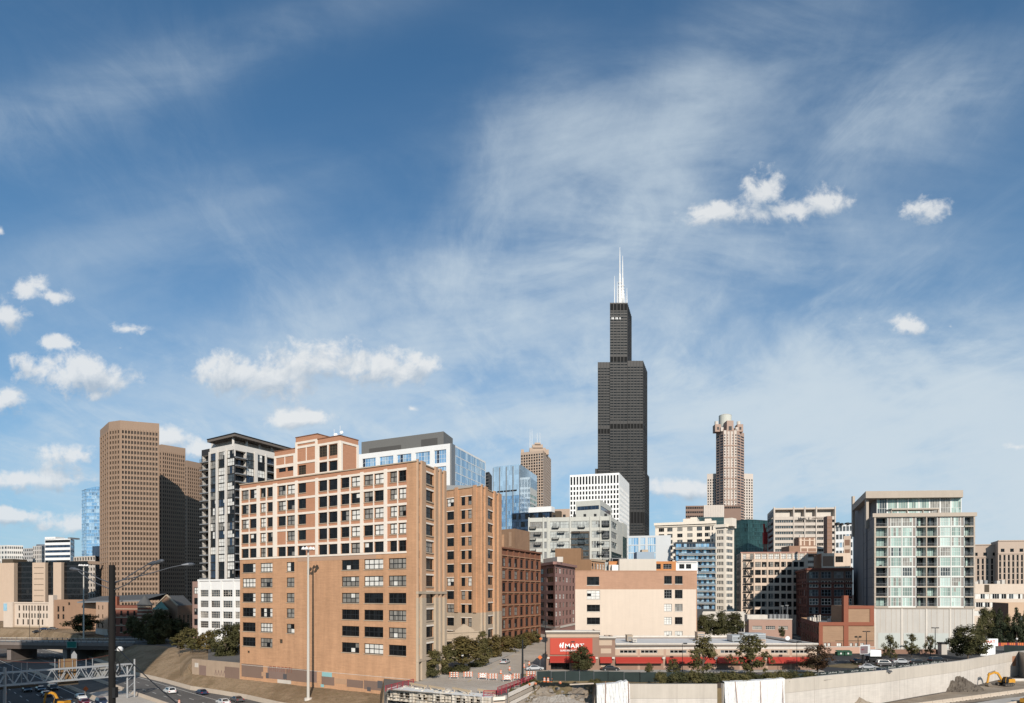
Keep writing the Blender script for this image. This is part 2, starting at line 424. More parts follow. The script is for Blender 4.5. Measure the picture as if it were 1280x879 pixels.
def back_pts(pts, depth=None):
    """closes a visible outline (2 or 3 plan points, left to right) into a footprint"""
    if len(pts) == 3:
        L, C, Rr = pts; return [(L[0] + Rr[0] - C[0], L[1] + Rr[1] - C[1])]
    A, B = pts; m_ = ((A[0] + B[0]) / 2, (A[1] + B[1]) / 2)
    g = lambda p: ((p[0] * .96 + m_[0] * .04) * (1 + depth / p[1]), p[1] + depth)
    return [g(B), g(A)]
class Bldg:
    def __init__(s, name, label, cat, pts, z0, z1, wallmt, depth=None, roofmt=None, group=None, dep=0.25, parapet=0.8, foot=None):
        s.pts = pts; s.z0, s.z1 = z0, z1; s.mt = wallmt; s.dep = dep
        s.foot = foot or list(pts) + back_pts(pts, depth)
        cx = sum(p[0] for p in s.foot) / len(s.foot); cy = sum(p[1] for p in s.foot) / len(s.foot)
        s.root = thing(name, label, cat, (cx, cy, z0), group)
        s.f = [Fac(pts[i], pts[i + 1], z0, z1) for i in range(len(pts) - 1)]
        s.par = parapet; s.roofmt = roofmt or mat('roof_gravel', (.22, .21, .20), var=.2); s.mb = MB()
    def done(s, cap=100, revmt=None, rest='window_rows'):
        for f in s.f: f.wall(s.mb, s.mt, s.dep, revmt)
        n = len(s.pts); fp = s.foot
        for i in range(n - 1, len(fp)):
            a, b = fp[i], fp[(i + 1) % len(fp)]
            s.mb.face([(a[0], a[1], s.z0), (b[0], b[1], s.z0), (b[0], b[1], s.z1), (a[0], a[1], s.z1)], s.mt)
        s.mb.build('wall', s.root)
        r = MB(); z = s.z1 - s.par
        r.face([(p[0], p[1], z) for p in fp], s.roofmt); 
        r.build('roof', s.root)
        hang_windows(s.root, s.f, cap, rest); return s.root
    def part(s, name, mb, label=None): return mb.build(name, s.root, label)
# ------------------------------------------------------------------ shared materials
M_TAN = mat('tan_brick', (.48, .272, .155), var=.16, streak=.22, fine=.10, course=.20)
M_REDB = mat('orange_brick', (.45, .225, .135), var=.08, streak=.06, fine=.10, course=.12)
M_CREAM = mat('cream_frame', (.76, .67, .575), var=.06, streak=.10, rough=.8)
M_LIME = mat('limestone', (.43, .34, .25), var=.10, streak=.14)
M_CONC = mat('concrete', (.46, .42, .37), var=.10, streak=.16)
M_PALEC = mat('pale_concrete', (.56, .51, .45), var=.10, streak=.2)
M_WHITE = mat('white_paint', (.74, .73, .71), var=.05, streak=.05, rough=.7)
M_DARKF = mat('dark_frame', (.018, .02, .022), var=0, rough=.5)
M_GREYM = mat('grey_metal', (.20, .205, .21), var=.06, rough=.5, spec=.5)
M_BLACKM = mat('black_metal', (.014, .014, .015), var=0, rough=.55)
M_ROOFW = mat('pale_roof_membrane', (.58, .57, .55), var=.12, scale=.2)
M_ROOFG = mat('grey_roof_gravel', (.25, .24, .22), var=.18)
G_DARK = glass('dark_window_glass', (.009, .010, .011), spec=.22, cell=(1, 1.3))
G_MID = glass('grey_window_glass', (.06, .07, .075), cell=(1, 1.3))
G_SHADE = glass('window_with_white_shade', (.70, .68, .63), rough=.3, var=.14, cell=(.7, 1.3), wave=0)
G_SHADE2 = glass('window_with_grey_shade', (.24, .225, .20), rough=.25, var=.3, cell=(.7, 1.3), wave=0)
G_BLUE = glass('blue_curtain_glass', (.22, .41, .61), rough=.05, metal=.35, var=.2, wave=0, cell=(1.5, 3.9))
G_PBLUE = glass('pale_blue_glass', (.42, .57, .69), rough=.06, metal=.35, var=.14, wave=0, cell=(1.5, 3.9))
G_GREEN = glass('green_curtain_glass', (.035, .085, .085), rough=.08, metal=.3, var=.25, cell=(3, 4))
G_NAVY = glass('navy_glass', (.03, .05, .085), rough=.07, metal=.3, var=.4, cell=(1.5, 3.5))
G_BRONZE = glass('bronze_glass', (.019, .017, .015), rough=.03, spec=.3, var=.6, cell=(4.6, 3.9), wave=0)
G_AQUA = glass('condominium_glass', (.29, .385, .345), rough=.12, var=.42, cell=(1.2, 3))
G_LOFTD = dict(panes=[(G_DARK, 1.0)])
ST_LOFT = style(4, 2, .17, .17, M_DARKF, [(G_DARK, 5), (G_SHADE2, 2), (G_SHADE, 4)], name='loft4')
ST_LOFT2 = style(2, 2, .17, .17, M_DARKF, [(G_DARK, 4), (G_SHADE2, 2), (G_SHADE, 3)], name='loft2')
ST_LOFT2D = style(2, 2, .14, .12, M_DARKF, [(G_DARK, 5), (G_SHADE2, 1)], name='loft2d')
ST_LOFT1 = style(1, 2, .12, .12, M_DARKF, [(G_DARK, 6), (G_SHADE2, 2), (G_SHADE, 1)], name='loft1')
ST_BLACK = style(2, 2, .08, .07, M_DARKF, [(G_DARK, 1)], name='black')
M_LOUV = mat('brown_louvre', (.085, .065, .045), var=.1)
ST_LOUV = style(3, 4, .1, .1, M_LOUV, [(mat('louvre_gap', (.03, .025, .02), var=0), 1)], name='louvre', part='louvre')

# ------------------------------------------------------------------ tan brick loft building beside the expressway
ya, yb = 184.0, 151.0
A0, A1, A2 = P(300, ya), P(520, yb), P(556, 166.5)
loft = Bldg('loft_building', 'big tan brick loft block with white grid upper floors and a stepped top', 'building',
            [A0, A1, A2], -4.5, 50.0, M_TAN, parapet=1.2)
f, fr_ = loft.f
H0, PIT, WH = 48.35, 4.03, 2.45
zt = lambda k: H0 - PIT * k
frame = MB(); sills = Pieces()
UP = f.z(480, 690)
fu = f.u
f.paint.append((0, f.L, UP, 50.0, M_REDB)); f.paint.append((f.u(508.6), f.L, -4.5, 50.0, M_TAN))
cols_up = [(302.2, 311), (312.3, 321), (325.5, 332.2), (334.2, 341.1), (426.4, 436.7), (439, 450.2), (455, 466.3), (468.2, 479.6), (487.4, 496.3), (498.3, 507.7)]
for k in range(5):
    for (p0, p1) in cols_up: f.wp(p0, p1, zt(k) - WH, zt(k), ST_LOFT2)
    if k != 3: f.wp(347.7, 357.4, zt(k) - WH, zt(k), ST_LOFT2)
    f.wp(358.9, 368.6, zt(k) - WH, zt(k), ST_LOFT2)
    f.wp(372.8, 382.5, zt(k) - WH, zt(k), ST_LOFT2D)
    f.wp(398.6, 409, zt(k) - WH - .15, zt(k), ST_BLACK); f.wp(411.2, 421.8, zt(k) - WH - .15, zt(k), ST_BLACK)
for k in range(5, 11):
    for (p0, p1) in ((303, 319.4), (325.3, 340.6), (427, 449), (455, 479), (485.7, 507.8)): f.wp(p0, p1, zt(k) - WH, zt(k), ST_LOFT)
    if k < 10: f.wp(358, 368, zt(k) - WH, zt(k), ST_LOFT2)
ST_VENT = style(1, 3, .06, .05, M_LOUV, [(M_LOUV, 1)], name='vent', part='vent')
f.wp(349.2, 353.2, wz(804, 176), wz(799, 176), ST_VENT); f.wp(309, 312, wz(816.5, 182), wz(813.6, 182), ST_VENT)
# white frame of posts and bands, proud of the brick
def post(fa, p0, p1, z0, z1, o=.18): fa.bx(frame, fa.u(p0), fa.u(p1), z0, z1, 0.0, o, M_CREAM)
def band(fa, p0, p1, z0, z1, o=.13): fa.bx(frame, fa.u(p0), fa.u(p1), z0, z1, 0.0, o, M_CREAM)
for p0, p1 in ((300.1, 302), (321.3, 325.2), (341.6, 346.6), (369.2, 372.4), (394.6, 398), (422.4, 425.9), (450.6, 454.6), (480.2, 484.2)): post(f, p0, p1, UP, 49.2)
for p0, p1 in ((311.2, 312.1), (332.5, 333.9), (357.6, 358.7), (409.3, 410.9), (437, 438.7), (466.6, 467.9), (496.6, 498.0)): post(f, p0, p1, UP, 49.0, .10)
for k in range(5): band(f, 300.1, 508.4, zt(k) + .06, zt(k) + .62)
band(f, 300.1, 508.4, zt(5) + 1.1, zt(5) + 1.55)
for k in range(11):
    for (a, b, c, d, st, dp) in f.win:
        if abs(d - zt(k)) < .01 and st['part'] == 'window': f.bx(sills, a - .08, b + .08, c - .18, c - .005, 0.0, .12, M_LIME)
# right face: brick and stone piers between windows
fr_.paint.append((0, fr_.L, -4.5, 20.0, M_LIME))
for k in range(11):
    z = zt(k) + .1
    fr_.wp(521.4, 524.4, z - WH, z, ST_LOFT1); fr_.wp(531, 541.4, z - WH - .1, z, ST_LOFT2D); fr_.wp(546.2, 547.6, z - WH, z, ST_LOFT1); fr_.wp(550.6, 552.6, z - WH, z, ST_LOFT1)
piers = MB()
for p0, p1 in ((520.2, 521.1), (525, 530.2), (542.2, 545.6), (548.1, 550.1), (553.3, 555.9)):
    fr_.bx(piers, fr_.u(p0), fr_.u(p1), 19.0, 50.6, 0, .5, mat('pale_pier_brick', (.46, .30, .195), var=.12, streak=.2)); fr_.bx(piers, fr_.u(p0), fr_.u(p1), -1, 19.0, 0, .56, M_LIME)
for k in range(11): fr_.bx(sills, fr_.u(531) - .1, fr_.u(541.4) + .1, zt(k) + .12, zt(k) + .5, 0, .16, M_CREAM)
for k in range(11): fr_.bx(sills, fr_.u(531) - .1, fr_.u(541.4) + .1, zt(k) - WH - .3, zt(k) - WH - .02, 0, .2, M_LIME)
fr_.bx(sills, 0.02, fr_.L, 19.9, 20.5, 0, .62, M_LIME); fr_.bx(sills, 0.02, fr_.L, 4.4, 5.0, 0, .62, M_LIME)
loft.done(100)
loft.part('stone_frame', frame); loft.part('sill', sills); loft.part('pier', piers)
cop = MB()
for fa in (f, fr_): fa.bx(cop, -.1, fa.L + .1, 50.0, 50.25, -.4, .22, M_LIME)
loft.part('coping', cop)
# dark arched doorway at the foot of the right face
dm = MB(); fr_.bx(dm, fr_.u(524.6), fr_.u(530), -1.0, 3.9, 0.0, .05, M_DARKF); loft.part('doorway', dm)
# stepped tower blocks on the roof
n_in = -f.nrm
def tower(p0, p1, depth, z1, rows, name):
    a = f.pt(f.u(p0), 0); b = f.pt(f.u(p1), 0)
    c = b + n_in * depth; d = a + n_in * depth
    ff = Fac(a, b, 50.0, z1); fs = Fac(b, c, 50.0, z1); mb = MB(); fm = MB()
    for (q0, q1, z0, z2, st) in rows: ff.wp(q0, q1, z0, z2, st)
    ff.wall(mb, M_REDB); fs.wall(mb, M_REDB)
    for p, q in ((c, d), (d, a)): mb.face([(p.x, p.y, 50), (q.x, q.y, 50), (q.x, q.y, z1), (p.x, p.y, z1)], M_REDB)
    mb.face([(p.x, p.y, z1 - .3) for p in (a, b, c, d)], M_ROOFG)
    o = mb.build(name, loft.root)
    for fa in (ff, fs):
        fa.bx(fm, 0.02, fa.L - .02, z1 - 1.75, z1 - 1.2, 0, .14, M_CREAM); fa.bx(fm, 0.02, fa.L - .02, 50.0, 50.5, 0.002, .14, M_CREAM)
        fa.bx(fm, 0.0, .7, 50.0, z1 - 1.2, 0, .18, M_CREAM); fa.bx(fm, fa.L - .7, fa.L, 50.0, z1 - 1.2, 0, .18, M_CREAM)
        fa.bx(fm, -.1, fa.L + .1, z1, z1 + .2, -.4, .1, mat('dark_coping', (.2, .09, .05)))
    hang_windows(loft.root, [ff], 20)
    return ff, fm
ff, fm = tower(343.2, 369.6, 12, 57.6, [(348, 357.2, 52.0, 53.0, ST_LOFT1), (359, 368.4, 52.0, 53.0, ST_LOFT1)], 'roof_tower')
ff.bx(fm, ff.L / 2 - .12, ff.L / 2 + .12, 53.6, 56, 0, .1, M_CREAM); ff.bx(fm, .7, ff.L - .7, 53.1, 53.9, 0, .12, M_CREAM); fm.build('stone_frame', loft.root)
ff, fm = tower(369.6, 396.8, 6, 60.3, [(372.8, 382.4, 50.6, 53.0, ST_LOUV)], 'roof_tower')
ff.bx(fm, ff.L / 2 - .12, ff.L / 2 + .12, 53.9, 57.5, 0, .1, M_CREAM); ff.bx(fm, .7, ff.L - .7, 53.4, 54.0, 0, .12, M_CREAM); ff.bx(fm, .7, ff.L - .7, 57.4, 58.0, 0, .12, M_CREAM); fm.build('stone_frame', loft.root)
ff, fm = tower(397.0, 425.2, 6.2, 58.9, [(398.8, 409, 50.55, 52.9, ST_BLACK), (411.4, 421.6, 50.55, 52.9, ST_BLACK), (398.8, 409, 54.3, 57.0, ST_LOUV), (411.4, 421.6, 54.3, 57.0, ST_LOUV)], 'roof_tower')
ff.bx(fm, ff.u(409.3), ff.u(411), 50.5, 57.2, 0, .1, M_CREAM); ff.bx(fm, .7, ff.L - .7, 53.0, 53.5, 0, .12, M_CREAM); fm.build('stone_frame', loft.root)
# satellite dishes on the tower roof
for p, h, s in ((401.5, 2.6, .5), (409, 3.2, .45)):
    q = f.pt(f.u(p), 0) + n_in * 5; d = MB(); d.tube([(q.x, q.y, 58.6), (q.x, q.y, 58.6 + h)], .08, M_WHITE, 6)
    d.tube([(q.x, q.y - .1, 59.4 + h * .5), (q.x, q.y - .5, 59.6 + h * .5)], [.2, s], M_WHITE, 10); d.tube([(q.x - .5, q.y, 58.6), (q.x - .5, q.y, 59.8 + h)], .05, M_WHITE, 5)
    tag(d.build('satellite_dish'), 'white satellite dish on a mast ' + ('left of the other on the brick tower roof' if p < 405 else 'with the taller mast on the brick tower roof'), 'satellite dish')
# paint patches over graffiti along the base
pm = [mat('patch_grey_brown', (.20, .135, .105), var=.1), mat('patch_mauve', (.22, .15, .125), var=.1), mat('patch_teal', (.25, .45, .46), var=.1), mat('patch_sand', (.42, .26, .16), var=.1), mat('patch_dark', (.09, .085, .09), var=.1), mat('patch_red', (.30, .11, .07), var=.2), M_PALEC]
for (p0, p1, y0, y1, k) in ((302, 329, 830.5, 847, 0), (334.5, 357, 834, 849, 1), (357.5, 386, 836, 852, 0), (386, 396, 839, 853, 1), (402, 418, 846, 856.5, 0), (419, 433, 848.5, 855, 3), (433.5, 454, 850, 859.5, 0),
                           (402.5, 415, 840.2, 846, 2), (401, 405, 855.5, 859, 2), (455, 478, 851.5, 862.5, 0), (472, 478.5, 851.2, 860.5, 4), (354, 358.5, 842.5, 849, 4), (327, 332, 840, 845.5, 3), (332.5, 336, 841, 848, 4), (347, 364, 850, 854.5, 6), (459, 463.5, 859, 864, 4)):
    q = MB(); Yp = f.Y((p0 + p1) / 2); f.bx(q, f.u(p0), f.u(p1), max(-4.4, wz(y1, Yp)), wz(y0, Yp), .004 + k * .006, .022 + k * .006, pm[k]); loft.part('paint_patch', q)
q = MB(); f.bx(q, f.u(372), f.u(470), zt(5) + .05, zt(5) + 1.0, .004, .03, mat('cement_patch', (.42, .27, .185), var=.12)); loft.part('repair_band', q)
# faded red tag letters above the patches
q = MB()
for i, (p, w) in enumerate(((337, 3), (341.5, 4), (347, 4), (352, 3), (356, 4), (361, 5))):
    Yp = f.Y(p); zc = wz(835.5 + i * .4, Yp); a = f.u(p); g = f.u(p + w) - a
    q.bar(f.pt(a, zc - .7, .03), f.pt(a + g * .2, zc + .7, .03), .04, .2, pm[5]); q.bar(f.pt(a, zc + .6, .03), f.pt(a + g * .8, zc + .5, .03), .04, .2, pm[5]); q.bar(f.pt(a + g * .7, zc - .7, .03), f.pt(a + g * .8, zc + .7, .03), .04, .2, pm[5])
loft.part('graffiti', q)
q = MB(); f.bx(q, f.u(302), f.L - 1, wz(830, 184) - .2, wz(830, 184) - .1, 0, .05, M_PALEC); loft.part('cable', q)

# ------------------------------------------------------------------ second tan loft building along the street
B0, B1, B2 = P(524, 224), P(600.5, 207), P(625.5, 228)
b2 = Bldg('loft_building', 'second tan brick loft building, partly behind the first, with an arched street entrance', 'building', [B0, B1, B2], 0, 53.4, M_TAN, parapet=1)
f, g = b2.f; sills = Pieces(); piers = MB()
f.paint.append((0, f.L, 0, 14, M_LIME)); g.paint.append((0, g.L, 0, 14, M_LIME))
for k in range(11):
    z = wz(620, 209) - k * 4.28
    f.wp(558.6, 567.4, z - 2.6, z, ST_LOFT2); f.wp(576.4, 581.4, z - 2.7, z, ST_LOFT1); f.wp(584.8, 589.6, z - 2.7, z, ST_LOFT1)
    z += .4
    g.wp(602.7, 604.4, z - 2.6, z, ST_LOFT1); g.wp(608.6, 615.8, z - 2.6, z, ST_LOFT2D); g.wp(619.4, 621, z - 2.6, z, ST_LOFT1)
    g.bx(sills, g.u(608.4), g.u(616), z + .05, z + .4, 0, .15, M_CREAM); f.bx(sills, f.u(576), f.u(590), z - .35, z - .1, 0, .12, M_CREAM); f.bx(sills, f.u(558.4), f.u(567.6), z - .35, z - .1, 0, .12, M_CREAM)
for p0, p1 in ((600.7, 602), (605, 608), (616.4, 619), (621.6, 625.4)): g.bx(piers, g.u(p0), g.u(p1), 14, 54, 0, .5, M_TAN); g.bx(piers, g.u(p0), g.u(p1), 0, 14, 0, .55, M_LIME)
for p0, p1 in ((569, 573), (592, 596)): f.bx(piers, f.u(p0), f.u(p1), 14, 54, 0, .4, M_TAN)
b2.done(80); b2.part('sill', sills); b2.part('pier', piers)
q = MB()
for fa in (f, g): fa.bx(q, -.1, fa.L + .1, 53.4, 53.65, -.4, .2, M_LIME)
b2.part('coping', q)
q = MB(); c = (B1[0] - 6, B1[1] + 12); q.box(c[0] - 9, c[0] + 3, c[1] - 3, c[1] + 6, 53, 55.2, M_GREYM); b2.part('roof_hatch', q)
# limestone entrance wing joining the two lofts, with a small gable
E0, E1 = P(556.5, 196), P(600, 203)
ew = Bldg('entrance_wing', 'low limestone entrance wing with a gabled arch between the two tan lofts', 'building', [E0, E1], 0, 8.2, M_LIME, depth=8)
fe = ew.f[0]
for a in (.12, .38, .62, .86): fe.w(fe.L * a - .9, fe.L * a + .9, .3, 5.8, ST_BLACK)
ew.done(10)
q = MB(); uu = fe.L * .55
pts = [fe.pt(uu - 3.4, 8.2), fe.pt(uu + 3.4, 8.2), fe.pt(uu + 3.4, 9.0), fe.pt(uu, 10.8), fe.pt(uu - 3.4, 9.0)]
bk = [p - fe.nrm * 1.0 for p in pts]; q.face(pts, M_LIME); q.face(list(reversed(bk)), M_LIME)
for i in range(5): q.face([pts[i], bk[i], bk[(i + 1) % 5], pts[(i + 1) % 5]], M_LIME)
ew.part('gable', q)
q = MB(); fe.bx(q, -.05, fe.L + .05, 8.2, 8.55, -.5, .2, M_LIME); fe.bx(q, 0, fe.L, 6.5, 6.9, 0, .15, M_LIME); ew.part('cornice', q)

# ------------------------------------------------------------------ brown brick loft further along the street
M_BRN = mat('brown_red_brick', (.20, .088, .052), var=.10, streak=.08, fine=.08)
C0, C1 = P(626, 240), P(674.8, 274)
b3 = Bldg('brown_brick_loft', 'red-brown brick loft with tall window bays along the tree lined street', 'building', [C0, C1], 0, 36.6, M_BRN, depth=40, parapet=1)
f = b3.f[0]; q = MB(); q2 = MB()
n = 7
for i in range(n):
    u = f.L * (i + .5) / n; w = f.L / n * .54
    for k in range(7): z = 2.6 + k * 4.55; f.w(u - w / 2, u + w / 2, z, z + 3.2, ST_LOFT2D)
for i in range(n + 1):
    u = f.L * i / n; f.bx(q, max(0, u - .5), min(f.L, u + .5), 0, 36.6, 0, .42, M_BRN)
for k in range(8): f.bx(q2, 0, f.L, 1.9 + k * 4.55, 2.25 + k * 4.55, 0, .46, mat('tan_band', (.36, .2, .12)))
f.bx(q2, -.2, f.L + .2, 36.3, 36.9, -.4, .8, M_BRN)
b3.done(60); b3.part('pier', q); b3.part('belt_course', q2)
# plain brick box rising behind it
bx_ = Bldg('brick_penthouse_block', 'plain windowless brown brick block with faded patches behind the red-brown loft', 'building', [P(618, 330), P(643.5, 322), P(662, 338)], 0, 51.5, mat('dull_brown_brick', (.26, .155, .095), var=.14, streak=.2), parapet=.6)
bx_.done(0)
q = MB(); bx_.f[0].bx(q, bx_.f[0].L * .3, bx_.f[0].L * .48, 42, 49, 0, .03, M_TAN); bx_.part('patched_bay', q)
q = MB(); bx_.f[0].bx(q, bx_.f[0].L * .72, bx_.f[0].L * .84, 43, 50, 0, .03, mat('patch_pale_brick', (.36, .23, .15))); bx_.part('patched_bay', q)
# pinkish brown corner building
M_PINK = mat('mauve_brick', (.30, .168, .142), var=.08, streak=.08)
D0, D1, D2 = P(672, 336), P(693.5, 310), P(719, 352)
b4 = Bldg('mauve_brick_building', 'mauve brown seven storey corner building with a pale cornice at the street end', 'building', [D0, D1, D2], 0, 34.5, M_PINK, parapet=1)
f, g = b4.f
for k in range(7):
    z = 5.0 + k * 4.1
    for a, b in ((.06, .40), (.56, .92)): f.w(f.L * a, f.L * b, z, z + 2.5, ST_LOFT2D)
    for i in range(6): g.w(g.L * (i + .22) / 6, g.L * (i + .70) / 6, z, z + 2.5, ST_LOFT1)
b4.done(70); q = MB()
for fa in (f, g): fa.bx(q, -.3, fa.L + .3, 33.6, 34.9, -.3, 1.0, M_PINK); fa.bx(q, 0, fa.L, 3.4, 4.4, 0, .3, M_PALEC)
f.bx(q, f.L * .0, f.L * .8, 35.0, 37.5, -6, -3, M_PALEC)
b4.part('cornice', q)
# brown party wall building behind it
M_DBRN = mat('party_wall_brick', (.235, .135, .075), var=.12, streak=.12)
b5 = Bldg('party_wall_building', 'building with a stepped blank brown brick side wall behind the mauve corner building', 'building', [P(694, 384), P(739, 380), P(756, 396)], 0, 39.5, M_DBRN, parapet=.6)
g = b5.f[1]
g.paint.append((0, g.L, 0, 39.5, M_TAN))
for i in range(5):
    for k in range(7): g.w(g.L * (i + .2) / 5, g.L * (i + .75) / 5, 4 + 5 * k, 7.4 + 5 * k, ST_LOFT1)
b5.done(40)
q = MB(); fa = b5.f[0]; fa.bx(q, 0, fa.L * .72, 39.5, wz(685.5, 382), -14, 0, M_DBRN); b5.part('raised_wall', q)
q = MB(); g.bx(q, 0, g.L, 38.6, 39.9, -.2, .7, M_LIME); g.bx(q, 0, g.L, 32.4, 33, 0, .4, M_LIME); b5.part('cornice', q)

# ------------------------------------------------------------------ cream painted building behind the store
M_CRP = mat('cream_painted_wall', (.61, .505, .41), var=.05, streak=.09, course=.05)
M_WBR = mat('worn_orange_brick', (.40, .235, .155), var=.14, streak=.10, course=.16, scale=.5)
b6 = Bldg('cream_building', 'wide cream painted wall building with a bare brick top band behind the red signed store', 'building', [P(719, 225), P(871.3, 225)], 0, wz(714, 225), M_CRP, depth=40, parapet=.7)
f = b6.f[0]; zz = lambda py: wz(py, 225)
f.paint.append((0, f.L, zz(736.8), zz(713.9), M_WBR)); f.paint.append((f.u(870.2), f.L, 0, zz(736.8), M_WBR))
ST_GRID = style(3, 3, .1, .08, M_GREYM, [(G_SHADE, 5), (G_DARK, 2), (G_SHADE2, 1)], name='grid3')
ST_GRIDD = style(3, 2, .1, .08, M_DARKF, [(G_DARK, 1)], name='grid3d')
for i, (y0, y1) in enumerate(((721, 731.5), (738.2, 749), (756, 764.5), (772, 780.5), (788, 794))):
    f.wp(733.6, 749 if i == 0 else 750, zz(y1), zz(y0), ST_GRID if i == 1 else ST_GRIDD)
for i, (y0, y1) in enumerate(((720, 730), (737.3, 748), (755, 764), (771.5, 780.5), (789, 796))):
    f.wp(830.2, 839.8, zz(y1), zz(y0), ST_GRIDD if i in (0,) else ST_GRID); f.wp(843.6, 853.2, zz(y1), zz(y0), ST_GRID if i in (2, 4) else ST_GRIDD)
b6.done(40)
q = Pieces()
for (a, b, c, d, st, dp) in f.win: f.bx(q, a - .1, b + .1, c - .2, c - .004, 0, .1, M_PALEC)
f.bx(q, -.1, f.L + .1, f.z1, f.z1 + .2, -.4, .1, M_WBR); b6.part('sill', q)
M_OR = mat('orange_render', (.47, .20, .075), var=.06)
ph = Bldg('rooftop_house', 'orange and white penthouse on the cream building roof', 'penthouse', [P(761, 232), P(872, 232)], b6.f[0].z1 - .7, zz(700.5), M_OR, depth=14, parapet=.2)
f = ph.f[0]; Z = lambda py: wz(py, 232)
f.paint.append((0, f.u(772), f.z0, Z(706), M_CRP)); f.paint.append((f.u(845), f.L, f.z0, Z(702.3), M_WHITE))
f.wp(820, 826, Z(711.4), Z(705), ST_LOFT2D); f.wp(829, 839.6, Z(711.4), Z(705), ST_GRID); f.wp(849, 855.5, Z(711), Z(705.2), ST_LOFT2D); f.wp(857.5, 864, Z(711), Z(705.2), ST_LOFT2D)
ph.done(10)
q = MB(); f.bx(q, f.u(772.5), f.u(818), f.z0, Z(699.4), .02, 3, mat('warm_grey_panel', (.55, .49, .42), var=.04, streak=.08)); ph.part('panel_screen', q)
q = MB(); f.bx(q, f.u(764), f.u(772), f.z0, Z(706.5), .02, 2.0, M_WHITE); f.bx(q, f.u(846), f.u(871), Z(703.2), Z(702.0), .02, .5, M_WHITE); ph.part('roof_edge', q)
# ------------------------------------------------------------------ office with white front and glass side behind the loft
q0, q1, q2_ = P(436, 327), P(564.5, 300), P(607, 342)
of = Bldg('white_office_building', 'white panelled office with blue windows and a long glass side behind the tan loft', 'office building', [q0, q1, q2_], 0, 87.9, M_WHITE, parapet=.8)
f, g = of.f
ST_OFF = style(5, 3, .12, .1, M_WHITE, [(G_BLUE, 4), (G_PBLUE, 3), (G_NAVY, 1)], name='office5'); ST_OFF['same'] = .2
PZ = 7.6
for k in range(9):
    z1 = wz(563.8, 305) - k * PZ
    for p0, p1 in ((431, 447), (452.8, 469.5), (474.3, 491.5), (496.2, 514), (519, 537.2), (542.6, 557.6)):
        if k > 2 and p0 > 470 and k > 3: continue
        f.wp(p0, p1, z1 - 6.0, z1, ST_OFF, .4)
g.paint.append((0, g.u(569), 0, g.z1, mat('slate_panel', (.17, .19, .21), var=.05)))
ST_CW = style(5, 1, .08, .06, M_GREYM, [(G_BLUE, 3), (G_PBLUE, 2)], simple=True, name='curtain', part='glass_panel'); ST_CW['same'] = .1
for k in range(11):
    for i in range(6):
        a = g.u(569.2); w = (g.L - a - .5) / 6
        g.w(a + w * i + .04, a + w * (i + 1) - .04, g.z1 - 4.6 - k * 7.6, g.z1 - .9 - k * 7.6, ST_CW, .05)
        g.w(a + w * i + .04, a + w * (i + 1) - .04, g.z1 - 8.3 - k * 7.6, g.z1 - 4.9 - k * 7.6, ST_CW, .05)
of.done(100)
M_GRP = mat('grey_penthouse_panel', (.155, .15, .14), var=.05, rough=.6)
q = MB(); a = f.pt(f.u(443.5), 0) - f.nrm * 5; b = f.pt(f.u(547), 0) - f.nrm * 5; c = P(566, 322)
a2 = Vector((a.x + c[0] - b.x, a.y + c[1] - b.y, 0))
zt1 = 95.2
q.prism([(a.x, a.y), (b.x, b.y), c, (a2.x, a2.y)], 86, zt1, M_GRP)
pfa = Fac((a.x, a.y), (b.x, b.y), 86, zt1); M_LV = mat('dark_louvre', (.085, .08, .075), var=.05)
pfa.bx(q, pfa.L * .1, pfa.L * .50, 88.6, 91.4, 0, .06, M_LV); pfa.bx(q, pfa.L * .74, pfa.L * .93, 88.8, 92.6, 0, .06, M_LV)
q.box(a.x + 20, a.x + 22, a.y + 4, a.y + 6, zt1, zt1 + 1.6, M_BLACKM)
of.part('mechanical_penthouse', q)
q = MB(); f.bx(q, f.L - .8, f.L, 0, f.z1, 0, .05, M_GREYM); of.part('corner_trim', q)
# dark tower glimpsed behind it
b7 = Bldg('dark_slab_tower', 'dark grey slab tower glimpsed between the white office and the blue glass tower', 'tower', [P(600, 610), P(611.3, 600), P(615, 622)], 0, wz(591, 605), mat('dark_grey_cladding', (.10, .095, .09), var=.1))
st = style(3, 1, .2, .2, M_BLACKM, [(G_DARK, 1), (G_BRONZE, 1)], simple=True, name='slab')
b7.f[0].grid(1, 24, st, wf=.9, hf=.55, z0=60); b7.done(0)

# ------------------------------------------------------------------ blue glass tower
b8 = Bldg('blue_glass_tower', 'blue glass office tower with pale screen top and vertical fins, centre left', 'tower', [P(616.5, 530), P(650, 518), P(671.2, 570)], 0, 121, G_PBLUE, parapet=1)
f, g = b8.f
sv = style(8, 2, .15, .1, mat('blue_fin', (.20, .28, .36), var=.05), [(G_BLUE, 5), (G_PBLUE, 2), (glass('deep_blue_glass', (.14, .30, .50), metal=.35), 3)], simple=True, name='bluetower', part='glass_panel'); sv['same'] = .05
for i in range(4):
    for k in range(15):
        f.w(f.L * (i + .04) / 4, f.L * (i + .96) / 4, 7 + k * 6.0, 12.9 + k * 6.0, sv, .1)
for k in range(15): 
    for i in range(2): g.w(g.L * (i * .28 + .02), g.L * (i * .28 + .27), 7 + k * 6.0, 12.9 + k * 6.0, sv, .1)
g.paint.append((g.L * .57, g.L, 0, 108, mat('silver_grid_panel', (.50, .50, .47), var=.08, streak=.1)))
sw = style(3, 1, .1, .1, None, [(G_MID, 2), (G_AQUA, 2)], simple=True, name='silver')
for k in range(24): 
    for i in range(2): g.w(g.L * (.58 + .2 * i), g.L * (.77 + .2 * i), 8 + k * 4.0, 10.2 + k * 4.0, sw, .1)
b8.done(100)
q = MB()
for i in range(5): f.bx(q, max(0, f.L * i / 4 - .25), min(f.L, f.L * i / 4 + .25), 0, 120, 0, .6, M_GREYM)
